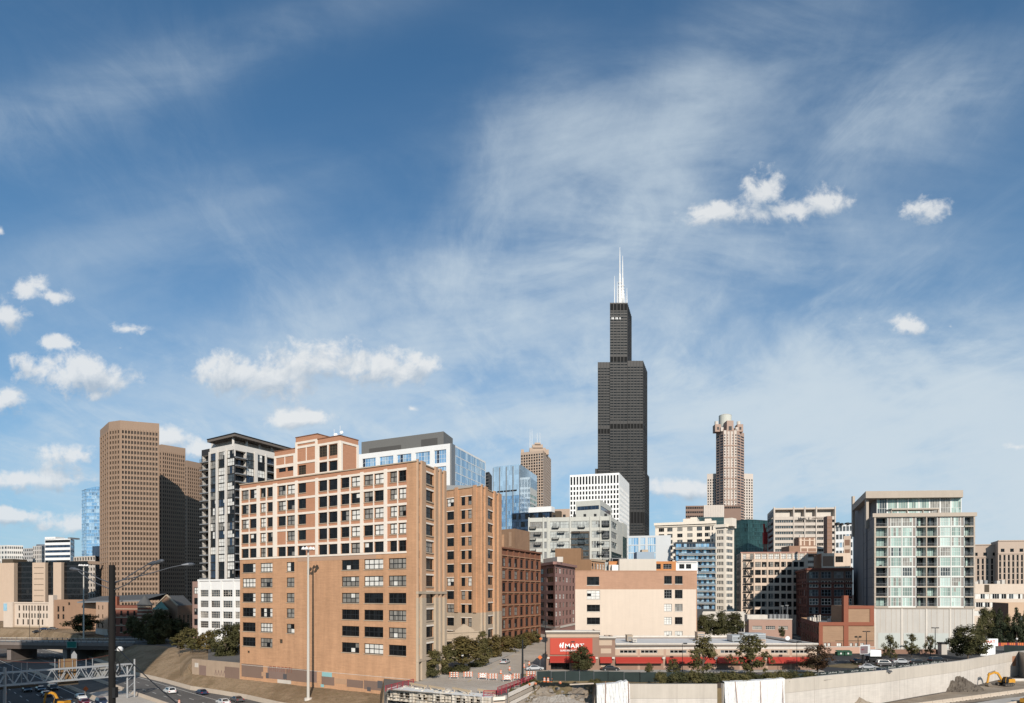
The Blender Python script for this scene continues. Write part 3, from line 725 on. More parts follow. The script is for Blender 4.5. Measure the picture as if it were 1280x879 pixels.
b8.part('fin', q)
q = MB()
for i in range(3): f.bx(q, f.L * (i + .28) / 4 + 2, f.L * (i + 1.2) / 4 + 2, 100.2, 101.4, 0, .15, M_BLACKM)
b8.part('louvre_band', q)
# twin mast beige tower behind
M_BEIGE = mat('beige_granite', (.43, .325, .25), var=.06, streak=.06)
b9 = Bldg('beige_setback_tower', 'beige granite tower with a stepped crown and thin twin masts', 'tower', [P(650.8, 905), P(679, 890), P(688.8, 950)], 0, wz(565, 900), M_BEIGE, parapet=1)
f, g = b9.f; st = style(1, 1, .1, .1, None, [(G_DARK, 3), (G_MID, 1), (G_BRONZE, 1)], simple=True, name='punch')
f.grid(9, 50, st, z0=20, z1=f.z1 - 3, wf=.62, hf=.66); g.grid(7, 50, st, z0=20, z1=f.z1 - 3, wf=.6, hf=.66); b9.done(0)
q = MB(); c0 = f.pt(f.L * .5, 0) - f.nrm * 18
for w, z0, z1 in ((22, f.z1, f.z1 + 6), (14, f.z1 + 6, f.z1 + 10.5), (8, f.z1 + 10.5, f.z1 + 13)): q.box(c0.x - w / 2, c0.x + w / 2, c0.y - 12, c0.y + 8, z0 - 1, z1, M_BEIGE)
for px in (653, 684): q.box(wx(px, 915) - 2, wx(px, 915) + 2, 912, 918, f.z1 - 1, f.z1 + 6, M_BEIGE)
b9.part('crown', q)
for px in (662.5, 665, 671.5, 675): q = MB(); q.tube([(wx(px, 905), 905, f.z1 + 5), (wx(px, 905), 905, wz(536 if px < 666 else 541, 905))], [.5, .15], M_WHITE, 5); b9.part('mast', q)
# dark navy glass block and small beige blocks between
b10 = Bldg('navy_glass_block', 'low dark navy glass block with a white roof fascia above the concrete loft', 'building', [P(640, 462), P(689.6, 450)], 0, wz(640, 455), G_NAVY, depth=30)
b10.f[0].grid(9, 14, style(2, 1, .2, .2, M_BLACKM, [(G_NAVY, 3), (G_DARK, 2)], simple=True, name='navy'), wf=.95, hf=.7); b10.done(30)
q = MB(); fa = b10.f[0]; fa.bx(q, fa.u(661), fa.L, wz(640, 452), wz(633.5, 452), -6, .6, M_WHITE); b10.part('roof_fascia', q)
b11 = Bldg('beige_far_block', 'plain beige block with brown roof house just left of the white grid tower', 'building', [P(688, 720), P(714, 715)], 0, wz(636.5, 718), M_BEIGE, depth=40); b11.done(0)
q = MB(); fa = b11.f[0]; fa.bx(q, 0, fa.L * .55, fa.z1 - 12, fa.z1 - 3, 0.02, 8, M_LOUV); b11.part('roof_house', q)

# ------------------------------------------------------------------ concrete balcony loft
M_CLOFT = mat('concrete_grid', (.50, .49, .44), var=.06, streak=.12)
c0, c1, c2 = P(660.3, 425), P(763.2, 415), P(778.5, 462)
b12 = Bldg('balcony_loft_building', 'pale concrete grid apartment block with scattered dark balconies', 'apartment building', [c0, c1, c2], 0, wz(646.5, 420), M_CLOFT, parapet=.6)
f, g = b12.f; G_LOFTW = glass('loft_white_blind', (.42, .43, .40), rough=.2, var=.35)
stb = style(6, 2, .25, .22, M_GREYM, [(G_LOFTW, 7), (G_SHADE2, 2), (G_DARK, 2)], simple=True, name='bloft'); stb['same'] = .55
PZ2 = 6.4
nb = [(661.5, 678), (680, 683.3), (687.5, 711.5), (714, 736.5), (739.6, 749.5), (751, 761.6)]
for k in range(10):
    z1 = f.z1 - 2.6 - k * PZ2
    for p0, p1 in nb: f.wp(p0, p1, z1 - 4.2, z1, stb, .3)
    g.w(g.L * .06, g.L * .94 if k > 2 else g.L * .5, z1 - 4.0, z1, stb, .3)
b12.done(70)
def balcony(root, fa, u0, u1, z, dep, h, mslab, mrail, name='balcony', parent_off=0.0):
    q = MB(); fa.bx(q, u0, u1, z - .25, z, 0.02, dep, mslab)
    fa.bx(q, u0, u1, z + h - .08, z + h, dep - .08, dep, mrail); fa.bx(q, u0, u0 + .08, z, z + h, .02, dep, mrail); fa.bx(q, u1 - .08, u1, z, z + h, .02, dep, mrail)
    n = max(3, int((u1 - u0) / .35))
    for i in range(n + 1):
        a = u0 + (u1 - u0) * i / n; fa.bx(q, a - .035, a + .035, z, z + h - .08, dep - .07, dep - .02, mrail)
    return q.build(name, root)
zrow = [wz(y, 420) for y in (0,)]
for (px, py) in ((666, 660), (672, 667.5), (666, 674), (672, 680.5), (666, 687.5), (694.5, 659), (701.5, 665.5), (694.5, 673), (701.5, 680), (694, 687), (727, 658.5), (720.5, 665.5), (727, 672.5), (727, 679), (757.5, 656.5), (751, 664.5), (757.5, 671.5), (751, 678.5), (757.5, 685.5), (751, 693), (757.5, 699)):
    u = f.u(px); balcony(b12.root, f, u - 2.1, u + 2.1, f.z(px, py + 1.2), 1.5, 1.25, M_BLACKM, M_BLACKM)
q = MB(); f.bx(q, f.u(712), f.u(737), f.z(725, 700), f.z(725, 664.5), 0.0, .15, mat('brown_bay', (.13, .10, .08), var=.1)); b12.part('brown_bay', q)
q = MB(); f.bx(q, f.u(713), f.u(736), f.z(725, 698), f.z(725, 666), 0.16, .22, G_MID)
for i in range(5): f.bx(q, f.u(713), f.u(736), f.z(725, 697 - i * 7.5), f.z(725, 695.5 - i * 7.5), 0.22, .5, M_LOUV)
b12.part('bay_glazing', q)
q = MB()
for p in (660.4, 678.6, 684.2, 712, 737.2, 750, 762): f.bx(q, max(0, f.u(p)), min(f.L, f.u(p + 1.8)), 0, f.z1 + .3, 0, .5, M_CLOFT)
for p in range(8): f.bx(q, f.L * (p + .4) / 8, f.L * (p + .4) / 8 + 1.6, f.z1, f.z1 + 1.8, -2.2, -.6, M_BLACKM)
b12.part('pier', q)
tw = Bldg('penthouse_tower', 'square penthouse block with dark blue window bands above the concrete loft', 'penthouse', [P(719.8, 440), P(750.2, 432), P(764.5, 470)], f.z1 - 1, wz(625.5, 434), M_CLOFT)
for fa in tw.f:
    for k in range(3): z = fa.z1 - 3.4 - k * 7.6; fa.w(fa.L * .05, fa.L * .95, z - 2.6, z, style(6, 1, .1, .1, M_GREYM, [(G_NAVY, 1)], simple=True, name='band'), .3)
tw.done(10)
q = MB(); fa = b12.f[1]; q.prism([P(763.5, 470), P(779, 462), P(784, 480), P(768, 490)], wz(672, 470), wz(655, 470), M_CLOFT); q.prism([P(763.5, 470.4), P(778.8, 462.4), P(783.6, 480), P(768, 490)], 0, wz(672, 470), G_GREEN, top=False); b12.part('rear_wing', q)
q = MB(); q.box(wx(765, 405), wx(783, 405), 405, 412, 0, wz(698, 408), M_GREYM); q.box(wx(766, 404.5), wx(782, 404.5), 404.6, 405, wz(702, 408), wz(699, 408), G_DARK); b12.part('side_annex', q)

# ------------------------------------------------------------------ white grid tower
b13 = Bldg('white_grid_tower', 'white concrete office tower with a regular grid of small dark windows', 'tower', [P(712.3, 612), P(774, 600), P(786.6, 660)], 0, wz(592, 604), mat('white_concrete', (.78, .77, .74), var=.04, streak=.04), parapet=1, dep=.6)
f, g = b13.f; st = style(1, 1, .1, .1, None, [(G_DARK, 3), (glass('dark_brown_glass', (.03, .022, .018)), 2)], simple=True, name='gridw')
f.grid(16, 1, st, z0=f.z1 - 9.6, z1=f.z1 - 1.6, wf=.56, hf=.92)
f.grid(16, 26, st, z0=3, z1=f.z1 - 10.4, wf=.54, hf=.66)
g.grid(20, 26, st, z0=3, z1=f.z1 - 10.4, wf=.35, hf=.62); b13.done(100)

# ------------------------------------------------------------------ black stepped skyscraper with masts
M_BLK = mat('black_aluminium', (.0115, .0112, .0115), var=.08, rough=.5, spec=.3)
M_BLK2 = mat('black_louvre', (.004, .004, .004), var=.1, rough=.8)
YW = 950.0
wt_root = thing('stepped_skyscraper', 'very tall black stepped skyscraper with white antenna masts', 'skyscraper', (wx(777, YW), YW + 30, 0))
stw = style(4, 1, .5, .4, None, [(G_BRONZE, 4), (glass('pale_bronze_glass', (.04, .034, .028), rough=.03, spec=.3, var=.5, wave=0), 1), (G_DARK, 4)], simple=True, name='skys'); stw['same'] = .35  # a paler bronze pane tone mixed in at random
def tube(p0, p1, p2, y_top, dY=0, z0=0, bands=(), nx=5, ng=3, depth=None):
    z1 = wz(y_top, YW)
    a, b = P(p0, YW + dY), P(p1, YW + dY); c = (wx(p2, YW + dY + 46), YW + dY + 46)
    fa, fb = Fac(a, b, z0, z1), Fac(b, c, z0, z1); q = MB(); nf = int((z1 - z0) / 3.95)
    bz = [(wz(y1, YW), wz(y0, YW)) for y0, y1 in bands]
    for ff, n in ((fa, nx), (fb, ng)):
        for k in range(nf):
            z = z0 + k * (z1 - z0) / nf
            if z > z1 - 8 or any(l - 3.5 < z < h for l, h in bz): continue
            for i in range(n): ff.w(ff.L * (i + .07) / n, ff.L * (i + .93) / n, z + 1.6, z + 3.3, stw, .25)
        ff.wall(q, M_BLK, .25)
    e = (a[0] + c[0] - b[0], a[1] + c[1] - b[1])
    for s_, t_ in ((c, e), (e, a)): q.face([(s_[0], s_[1], z0), (t_[0], t_[1], z0), (t_[0], t_[1], z1), (s_[0], s_[1], z1)], M_BLK)
    q.face([(x[0], x[1], z1) for x in (a, b, c, e)], M_BLK)
    o = q.build('tower_tube', wt_root)
    bm = MB()
    for l, h in bz: fa.bx(bm, 0, fa.L, l, h, 0, .3, M_BLK2); fb.bx(bm, 0, fb.L, l, h, 0, .3, M_BLK2)
    bm.build('louvre_band', wt_root)
    for ff, n in ((fa, nx), (fb, ng)):
        mm = MB()
        for i in range(n + 1): ff.bx(mm, max(0, ff.L * i / n - .35), min(ff.L, ff.L * i / n + .35), z0, z1, 0, .45, M_BLK)
        mm.build('mullion', wt_root)
    hang_windows(wt_root, [fa, fb], 0)
tube(762.4, 784.2, 789.2, 378.5, 0, 0, [(380, 388), (446, 451.5), (530, 536), (642, 655)], 5, 6)
tube(747.2, 762.3, 767, 452.5, 1.0, 0, [(536, 542), (648, 656)], 4, 4)
tube(784.3, 803.8, 808.8, 450.8, 1.0, 0, [(529.5, 535.5), (640, 654)], 5, 6)
tube(743.8, 750, 756, 585.5, 3.0, 0, [(648, 656)], 2, 3)
tube(800, 805.8, 811.2, 588, 4.5, 0, [(640, 654)], 2, 6)
q = MB()
for px, y0, y1, r0, r1 in ((774.8, 377, 309, 1.9, .3), (778.3, 377, 320, 1.7, .3)):
    X = wx(px, YW + 22); zb, zt_ = wz(y0, YW + 22), wz(y1, YW + 22); H = zt_ - zb
    q = MB(); q.tube([(X, YW + 22, zb - 3), (X, YW + 22, zb + H * .25), (X, YW + 22, zb + H * .26), (X, YW + 22, zb + H * .5), (X, YW + 22, zb + H * .51), (X, YW + 22, zb + H * .78), (X, YW + 22, zt_)], [r0 * 1.3, r0 * 1.15, r0 * .8, r0 * .75, r0 * .5, r0 * .42, r1], M_WHITE, 10)
    for j in range(5): q.box(X - 2.3, X + 2.3, YW + 20.5, YW + 23.5, zb + H * (.06 + .07 * j), zb + H * (.06 + .07 * j) + .8, M_WHITE)
    q.build('antenna_mast', wt_root)
for px, y1 in ((768.2, 345), (771.5, 352), (783.6, 360), (781, 366)): q = MB(); X = wx(px, YW + 12); q.tube([(X, YW + 12, wz(379, YW + 12)), (X, YW + 12, wz(y1, YW + 12))], [.9, .25], M_WHITE, 6); q.build('small_mast', wt_root)
q = MB(); fa = Fac(P(762.4, YW), P(784.2, YW), 0, 1)
for px in (764.5, 766.2, 769.4, 771.1, 774.4): fa.bx(q, fa.u(px), fa.u(px + 1.1), wz(399.5, YW), wz(397, YW), .3, .6, M_WHITE)
q.build('dish_row', wt_root)

# ------------------------------------------------------------------ pink granite tower with a drum crown
M_PG = mat('pink_granite', (.39, .275, .22), var=.06); M_PG2 = mat('pale_granite_bay', (.54, .475, .42), var=.05)
YT = 1000.0
pg = thing('drum_crown_tower', 'pink granite octagonal tower with a pale drum crown and lower side wings', 'skyscraper', (wx(912.5, YT), YT + 25, 0))
gw = style(2, 1, .3, .3, None, [(G_DARK, 2), (G_BRONZE, 2), (G_MID, 1)], simple=True, name='pgw')
def shaft(pts, ytop, specs, name):
    z1 = wz(ytop, YT); q = MB(); fs = []
    for (a, b), (nx, mt, wf, hf) in zip(zip(pts[:-1], pts[1:]), specs):
        fa = Fac(P(*a), P(*b), 0, z1); fs.append(fa)
        nf = int(z1 / 4.2)
        for k in range(nf - 1):
            for i in range(nx): fa.w(fa.L * (i + .5 - wf / 2) / nx, fa.L * (i + .5 + wf / 2) / nx, k * 4.2 + 1.2, k * 4.2 + 1.2 + 4.2 * hf, gw, .3)
        fa.wall(q, mt, .3)
    A, B = P(*pts[0]), P(*pts[-1]); yb = max(p[1] for p in pts) + 45
    bx1, ax1 = B[0] * yb / B[1] - 1, A[0] * yb / A[1] + 1
    q.face([(B[0], B[1], 0), (bx1, yb, 0), (bx1, yb, z1), (B[0], B[1], z1)], M_PG); q.face([(ax1, yb, 0), (A[0], A[1], 0), (A[0], A[1], z1), (ax1, yb, z1)], M_PG)
    q.face([(P(*p)[0], P(*p)[1], z1) for p in pts] + [(bx1, yb, z1), (ax1, yb, z1)], M_PG2)
    q.build(name, pg); hang_windows(pg, fs, 0); return fs
fs = shaft([(895, 1018), (904.2, 1000), (921.5, 1000), (930.2, 1018)], 538, [(2, M_PG, .86, .5), (5, M_PG2, .42, .55), (2, M_PG, .86, .5)], 'shaft')
q = MB(); fa = fs[1]
for u in (0, .26, .5, .74, 1): fa.bx(q, max(0, fa.L * u - .6), min(fa.L, fa.L * u + .6), 0, wz(536, YT), 0, .7, M_PG)
for y in (557, 572, 585, 598, 611, 625): fa.bx(q, 0, fa.L, wz(y, YT) - .7, wz(y, YT) + .7, 0, .8, M_PG)
q.build('granite_rib', pg)
shaft([(883.8, 1030), (896, 1026)], 588, [(4, M_PG2, .5, .6)], 'side_wing'); shaft([(929, 1026), (941.4, 1030)], 588, [(4, M_PG2, .5, .6)], 'side_wing')
zc = wz(538, YT)
q = MB(); q.tube([(wx(912.3, YT), YT + 22, zc), (wx(912.3, YT), YT + 22, wz(515, YT))], 9.4, mat('pale_drum', (.52, .52, .46), var=.06), 24)
q.lathe((wx(912.3, YT), YT + 22, wz(515, YT)), [(0, 9.6), (.6, 8.6), (2, 5)], M_PALEC, 24); q.build('crown_drum', pg)
for px in (898.6, 926.6):
    q = MB(); q.tube([(wx(px, YT), YT + 12, zc), (wx(px, YT), YT + 12, wz(524.5, YT))], 2.8, M_PALEC, 12); q.build('corner_turret', pg)
    q = MB(); q.box(wx(px, YT) - 4.4, wx(px, YT) + 4.4, YT + 4, YT + 16, zc - 1, wz(529.5, YT), M_PG); q.box(wx(px, YT) - 1.4, wx(px, YT) + 1.4, YT + 3.6, YT + 4, zc + 2, zc + 6, M_DARKF); q.build('turret_base', pg)
q = MB(); X = wx(912.6, YT); q.box(X - 5, X + 5, YT - .6, YT + 14, zc - 1, wz(526, YT), M_PG); q.box(X - 2.2, X + 2.2, YT - 1, YT - .5, zc, zc + 6, M_DARKF); q.build('crown_gate', pg)
for X in (wx(903, YT), wx(921.5, YT)): q = MB(); q.box(X - 2, X + 2, YT + 1, YT + 10, zc - 1, zc + 5, M_PG2); q.build('crown_pier', pg)
# brown stepped block before it
M_BSB = mat('brown_granite', (.235, .155, .12), var=.06)
b14 = Bldg('brown_stepped_block', 'brown office block with a pale middle bay in front of the drum crown tower', 'office building', [P(857, 805), P(926, 800)], 0, wz(632, 802), M_BSB, depth=50)
f = b14.f[0]; f.grid(30, 24, style(1, 1, .1, .1, None, [(G_BRONZE, 2), (G_DARK, 1)], simple=True, name='bsb'), wf=.8, hf=.45); b14.done(0)
q = MB(); f.bx(q, f.u(879.5), f.u(905), 0, f.z1 + .5, 0, .8, M_PG2)
for i in range(12): f.bx(q, f.u(879.5) + i * 2, f.u(879.5) + i * 2 + .4, 0, f.z1, .8, 1.1, M_PALEC)
b14.part('pale_bay', q); q = MB(); f.bx(q, f.u(905.5), f.u(926), f.z1 - 24, f.z1 - 6, .0, .4, M_BSB); b14.part('mechanical_band', q)
# green glass blocks and a red crane mast
b15 = Bldg('green_glass_block', 'wide green glass office block behind the cream tower', 'office building', [P(905, 620), P(935, 600), P(962, 612)], 0, wz(650, 606), G_GREEN, parapet=.5)
for fa in b15.f: fa.grid(14, 24, style(1, 1, .1, .1, None, [(G_GREEN, 4), (glass('dark_green_glass', (.02, .045, .045)), 1)], simple=True, name='green', part='glass_panel'), wf=.93, hf=.82)
b15.done(60)
b16 = Bldg('teal_glass_block', 'dark teal glass block just above the cream building roofline', 'office building', [P(871, 702), P(905, 700)], 0, wz(646.5, 701), mat('teal_cladding', (.05, .085, .09), var=.06), depth=40)
b16.f[0].grid(8, 20, style(3, 1, .3, .2, M_BLACKM, [(G_GREEN, 1)], simple=True, name='teal'), wf=.9, hf=.6); b16.done(0)
M_RED = mat('red_steel', (.34, .035, .03), var=.1)
q = MB(); Xc = wx(956.5, 560); zb, zt_ = wz(700, 560), wz(659.5, 560)
for dx in (-1.2, 1.2):
    for dy in (-1.2, 1.2): q.bar((Xc + dx, 560 + dy, 0), (Xc + dx * .6, 560 + dy * .6, zt_), .35, .35, M_RED)
for i in range(22):
    z = 4 + i * (zt_ - 4) / 22; z2 = 4 + (i + 1) * (zt_ - 4) / 22; s_ = 1 if i % 2 else -1
    q.bar((Xc - 1.1 * s_, 558.9, z), (Xc + 1.1 * s_, 558.9, z2), .25, .25, M_RED); q.bar((Xc - 1.1, 558.9, z), (Xc + 1.1, 558.9, z), .22, .22, M_RED)
q.box(Xc - 1.6, Xc + 1.6, 558.4, 561.6, zt_ - 14, zt_ - 4, M_RED)
q.bar((Xc, 560, zt_ - 8), (Xc - 1.5, 559, zt_ + 3), 1.2, 1.2, M_RED)
tag(q.build('crane_mast'), 'red steel lattice crane mast before the green glass block', 'crane')

# ------------------------------------------------------------------ cream terracotta building
M_TERR = mat('cream_terracotta', (.72, .64, .54), var=.05, streak=.06)
b17 = Bldg('terracotta_building', 'tall cream terracotta office building with a heavy cornice, L shaped', 'office building', [P(819, 445), P(895.5, 430)], 0, wz(654.5, 438), M_TERR, depth=30, parapet=.8)
f = b17.f[0]; st3 = style(3, 1, .12, .12, M_GREYM, [(G_DARK, 3), (G_MID, 2), (G_SHADE2, 1)], simple=True, name='terr3')
for k in range(13):
    z1 = wz(659.3, 438) - k * 4.05
    for px in (823.5, 834, 846.5, 859, 871, 881): f.wp(px, px + 6.6, z1 - 2.5, z1, st3)
    f.wp(889.5, 891.3, z1 - 2.5, z1, st3)
b17.done(50)
q = MB(); f.bx(q, -.6, f.L, f.z1 - .8, f.z1 + .9, -.3, 1.5, M_TERR); f.bx(q, 0, f.L, f.z1 - 2.0, f.z1 - 1.4, 0, .7, M_TERR); b17.part('cornice', q)
q = MB(); f.bx(q, f.u(853), f.u(871), f.z1, wz(648.5, 440), -14, -3, M_TERR); f.bx(q, f.u(862), f.u(870), f.z1, wz(646.8, 440), -10, -4, M_TERR); f.bx(q, f.u(880), f.u(888), f.z1, f.z1 + 3, -10, -4, M_TERR); b17.part('roof_house', q)
b18 = Bldg('terracotta_wing', 'narrow cream terracotta wing facing the camera at the right of the same tall office', 'office building', [P(894.5, 416), P(907, 412), P(917.6, 420)], 0, wz(658, 413), M_TERR, parapet=.8)
for fa, px in ((b18.f[0], (896, 904.2)), (b18.f[1], (908.2, 916))):
    for k in range(14): z1 = wz(662.5, 413) - k * 3.95; fa.wp(px[0], px[1], z1 - 2.4, z1, style(4, 1, .4, .4, M_TERR, [(G_DARK, 2), (G_MID, 3), (G_SHADE2, 2)], simple=True, name='terr4'))
b18.done(30)
q = MB()
for fa in b18.f: fa.bx(q, -.5, fa.L + .5, fa.z1 - .6, fa.z1 + 1.2, -.3, 1.3, M_TERR)
b18.part('cornice', q); q = MB(); fa = b18.f[0]; fa.bx(q, fa.L * .8, fa.L * 1.6, fa.z1, fa.z1 + 5, -8, -.6, M_TERR); b18.part('roof_tank_house', q)

# ------------------------------------------------------------------ blue balcony apartments and the white wing
b19 = Bldg('balcony_apartments', 'apartment block of blue glass and long dark balconies, narrow front', 'apartment building', [P(844, 332), P(894.3, 330)], 0, wz(677.5, 331), mat('dark_slate', (.06, .065, .07), var=.08), depth=20, parapet=.3)
f = b19.f[0]; sb = style(7, 1, .18, .15, M_GREYM, [(G_BLUE, 3), (G_PBLUE, 4), (G_NAVY, 2)], simple=True, name='apt'); sb['same'] = .1
for k in range(11):
    z = f.z1 - .8 - k * 3.02
    for i in range(2): f.w(f.L * (.02 + .49 * i), f.L * (.49 + .49 * i), z - 2.5, z, sb, .25)
b19.done(40)
for k in range(10):
    z = f.z1 - 3.6 - k * 3.02; q = MB(); f.bx(q, f.L * .08 if k else 0, f.L + .1, z - .25, z, .02, 1.5, M_CONC)
    f.bx(q, f.L * .08 if k else 0, f.L + .1, z + .15, z + .95, 1.42, 1.47, glass('balcony_glass', (.22, .26, .29), var=.2)); f.bx(q, f.L * .08, f.L + .1, z + .95, z + 1.02, 1.4, 1.5, M_BLACKM)
    for i in range(1, 8): f.bx(q, f.L * i / 8 - .05, f.L * i / 8 + .05, z, z + 1, 1.38, 1.42, M_BLACKM)
    for i in range(4): f.bx(q, f.L * (i + .55) / 4 - .5, f.L * (i + .55) / 4 + .5, z - 1.3, z - .25, .1, .9, M_BLACKM) if R.random() < .8 else None
    b19.part('balcony', q)
b20 = Bldg('white_glass_wing', 'low white and pale blue glass apartment wing with stepped balconies at its right', 'apartment building', [P(785, 345), P(838.5, 340)], 0, wz(669.5, 342), mat('pale_grey_panel', (.55, .56, .56), var=.04), depth=25, parapet=.5)
f = b20.f[0]; sb2 = style(4, 1, .15, .12, M_WHITE, [(G_BLUE, 2), (G_PBLUE, 4)], simple=True, name='apt2', part='glass_panel'); sb2['same'] = .2
for k in range(3):
    z1 = wz(672, 342) - k * 4.0
    for p0, p1 in ((785.5, 798), (800.5, 806.5), (809.5, 819.5)): f.wp(p0, p1, z1 - 3.6, z1, sb2, .12)
b20.done(20)
for k in range(3):
    q = MB(); z = wz(682 + k * 8.5, 340); q.box(wx(838.6, 338), wx(848 + k * .6, 338), 334, 344, z - .4, z, M_WHITE); q.box(wx(839, 338), wx(847.5, 338), 333.9, 334, z, z + 1.2, M_GREYM); b20.part('balcony', q)
q = MB(); q.box(wx(796, 318), wx(818, 318), 318, 326, 0, wz(690, 318), mat('blue_grey_panel', (.30, .36, .42), var=.05)); q.box(wx(803, 318), wx(811, 318), 319, 324, wz(690, 318), wz(687, 318), M_LIME)
tag(q.build('stair_house'), 'small blue grey rooftop stair house behind the cream building', 'roof house')

# ------------------------------------------------------------------ frame loft with fire escape, right of centre
M_PKF = mat('pinkish_cream_frame', (.60, .47, .37), var=.06, streak=.12)
b21 = Bldg('fire_escape_loft', 'pinkish cream framed loft with brown windows and a black fire escape', 'building', [P(920.6, 350), P(926, 330), P(1010, 326)], 0, wz(690.8, 328), M_PKF, parapet=.7)
g, f = b21.f; STF = style(3, 2, .14, .12, M_DARKF, [(G_DARK, 4), (G_BRONZE, 2), (G_SHADE2, 1)], name='fel'); STFW = style(3, 2, .14, .12, M_DARKF, [(G_SHADE, 4), (G_SHADE2, 1)], name='felw')
pr = [(928.8, 932.6), (937.5, 941.8), (943.8, 951), (952.2, 958.2), (960.4, 966.8), (968, 974.2), (976.4, 982.6), (984, 989.6), (991.6, 997.8), (999.4, 1005)]
for k in range(8):
    z1 = wz(692.5, 328) - k * 3.92
    for p0, p1 in pr: f.wp(p0, p1, z1 - 2.55, z1, STFW if k == 0 else STF)
    for i in range(3): g.w(g.L * (i + .2) / 3, g.L * (i + .8) / 3, z1 - 2.5, z1, STF)
b21.done(90)
q = MB()
for p in (926.2, 942.2, 958.8, 974.8, 990.2, 1006): f.bx(q, f.u(p), f.u(p + 1.5), 0, f.z1, 0, .3, M_PKF)
f.bx(q, -.2, f.L, f.z1 - .2, f.z1 + .3, -.3, .4, mat('pink_coping', (.42, .24, .19)))
b21.part('pier', q)
q = MB()
for k in range(8):
    z1 = wz(692.5, 328) - k * 3.92 - 2.8; a, b = f.u(931.5), f.u(938)
    f.bx(q, a - 1, b + 1, z1 - .15, z1, .05, 1.5, M_BLACKM); f.bx(q, a - 1, b + 1, z1 + 1, z1 + 1.08, 1.4, 1.5, M_BLACKM)
    for i in range(9): f.bx(q, a - 1 + (b - a + 2) * i / 8 - .04, a - 1 + (b - a + 2) * i / 8 + .04, z1, z1 + 1, 1.4, 1.47, M_BLACKM)
    if k: s_ = 1 if k % 2 else -1; m_ = (a + b) / 2; q.bar(f.pt(m_ - 1.2 * s_, z1, .9), f.pt(m_ + 1.2 * s_, z1 + 3.9, .9), .7, .2, M_BLACKM)
b21.part('fire_escape', q)
# roof structures behind it
def rbox(name, label, cat, p0, p1, Y, dY, y_top, mt, z0=0, extra=None):
    q = MB(); q.box(wx(p0, Y), wx(p1, Y), Y, Y + dY, z0, wz(y_top, Y), mt)
    if extra: extra(q, Y)
    o = q.build(name); tag(o, label, cat); return o
zr = b21.f[1].z1 - .7
M_FBR = mat('roof_house_brick', (.27, .16, .11), var=.12)
def ex(q, Y):
    q.box(wx(1000, Y), wx(1021, Y), Y - .15, Y, wz(690, Y), wz(683.2, Y), M_PKF)
    for a, b in ((1001.5, 1008.6), (1010, 1020)): q.box(wx(a, Y), wx(b, Y), Y - .2, Y - .1, wz(689.4, Y), wz(685.5, Y), M_FBR)
rbox('roof_house', 'wide brick roof house, the lower of two stacked on the fire escape loft', 'roof house', 986.5, 1021, 336, 10, 682.5, M_FBR, zr, ex)
def ex2(q, Y):
    for a, b in ((999.5, 1002), (1004.5, 1006), (1011, 1013), (1017, 1019)): q.box(wx(a, Y), wx(b, Y), Y - .15, Y, wz(682, Y), wz(673, Y), M_PKF)
    q.box(wx(999, Y), wx(1019, Y), Y - .2, Y, wz(676.2, Y), wz(675, Y), M_PKF); q.lathe((wx(1003.5, Y), Y + 3, wz(672, Y)), [(0, .6), (1.4, .6), (1.5, .1)], M_PALEC, 8); q.lathe((wx(1009.5, Y), Y + 3, wz(672, Y)), [(0, .5), (1.2, .5), (1.3, .1)], M_PALEC, 8)
rbox('roof_house', 'small brick roof house with pale posts, stacked above the wide one', 'roof house', 998.5, 1019.4, 340, 6, 672, M_FBR, zr, ex2)
def exc(q, Y):
    for i in range(8): q.box(wx(1034, Y) - .06, wx(1040, Y) + .06, Y - .08, Y, wz(650 + i * 5, Y), wz(649.5 + i * 5, Y), M_DBRN)
rbox('brick_chimney', 'tall square brown brick chimney in front of the beige office', 'chimney', 1034, 1040.2, 342, 4, 645.2, mat('chimney_brick', (.25, .155, .115), var=.1), 0, exc)
b22 = Bldg('side_loft', 'cream framed brick loft tucked behind the dark red building', 'building', [P(1017, 352), P(1027, 332), P(1063, 330)], 0, wz(691.5, 331), M_PKF, parapet=.5)
f = b22.f[1]; f.paint.append((f.L * .04, f.L * .42, f.z1 - 6.5, f.z1 - 1.5, M_FBR)); b22.f[0].paint.append((0, b22.f[0].L, 0, b22.f[0].z1, M_FBR))
f.w(f.L * .48, f.L * .75, f.z1 - 4.6, f.z1 - 1.6, STF); b22.done(5)
b23 = Bldg('brick_stub_tower', 'small square cream and brick tower left of the glass condominium', 'building', [P(1054.5, 345), P(1063.5, 343)], 0, wz(670, 344), M_PKF, depth=12)
f = b23.f[0]
for k in range(3): f.w(f.L * .15, f.L * .85, f.z1 - 5 - 5 * k, f.z1 - 2 - 5 * k, style(1, 1, .1, .1, None, [(M_FBR, 1)], simple=True, name='panelb', part='brick_panel'), .1)
b23.done(6)
# beige office with deep top storey
M_BOF = mat('beige_office_frame', (.52, .45, .385), var=.05, streak=.08)
b24 = Bldg('beige_office_building', 'beige office block with an open deep top storey and faint dark sign', 'office building', [P(959.2, 560), P(966.8, 520), P(1044.5, 516)], 0, wz(634.8, 518), M_BOF, parapet=.5, dep=.8)
g, f = b24.f; sob = style(8, 1, .25, .3, M_BOF, [(G_DARK, 3), (G_MID, 3)], simple=True, name='bof')
bays = [(969, 991.2), (993.2, 1005), (1007, 1019.4), (1021.4, 1043)]
for a, b in bays:
    f.wp(a, b, f.z(1000, 645.8), f.z(1000, 636.8), None, 4.5)
    for k in range(9): z1 = f.z(1000, 649.8) - k * 4.55; f.wp(a, b, z1 - 2.2, z1, sob, .8)
g.paint.append((0, g.L, 0, g.z1 - 2, mat('grey_side_cladding', (.24, .23, .23), var=.05)))  # darker grey cladding over the left side face
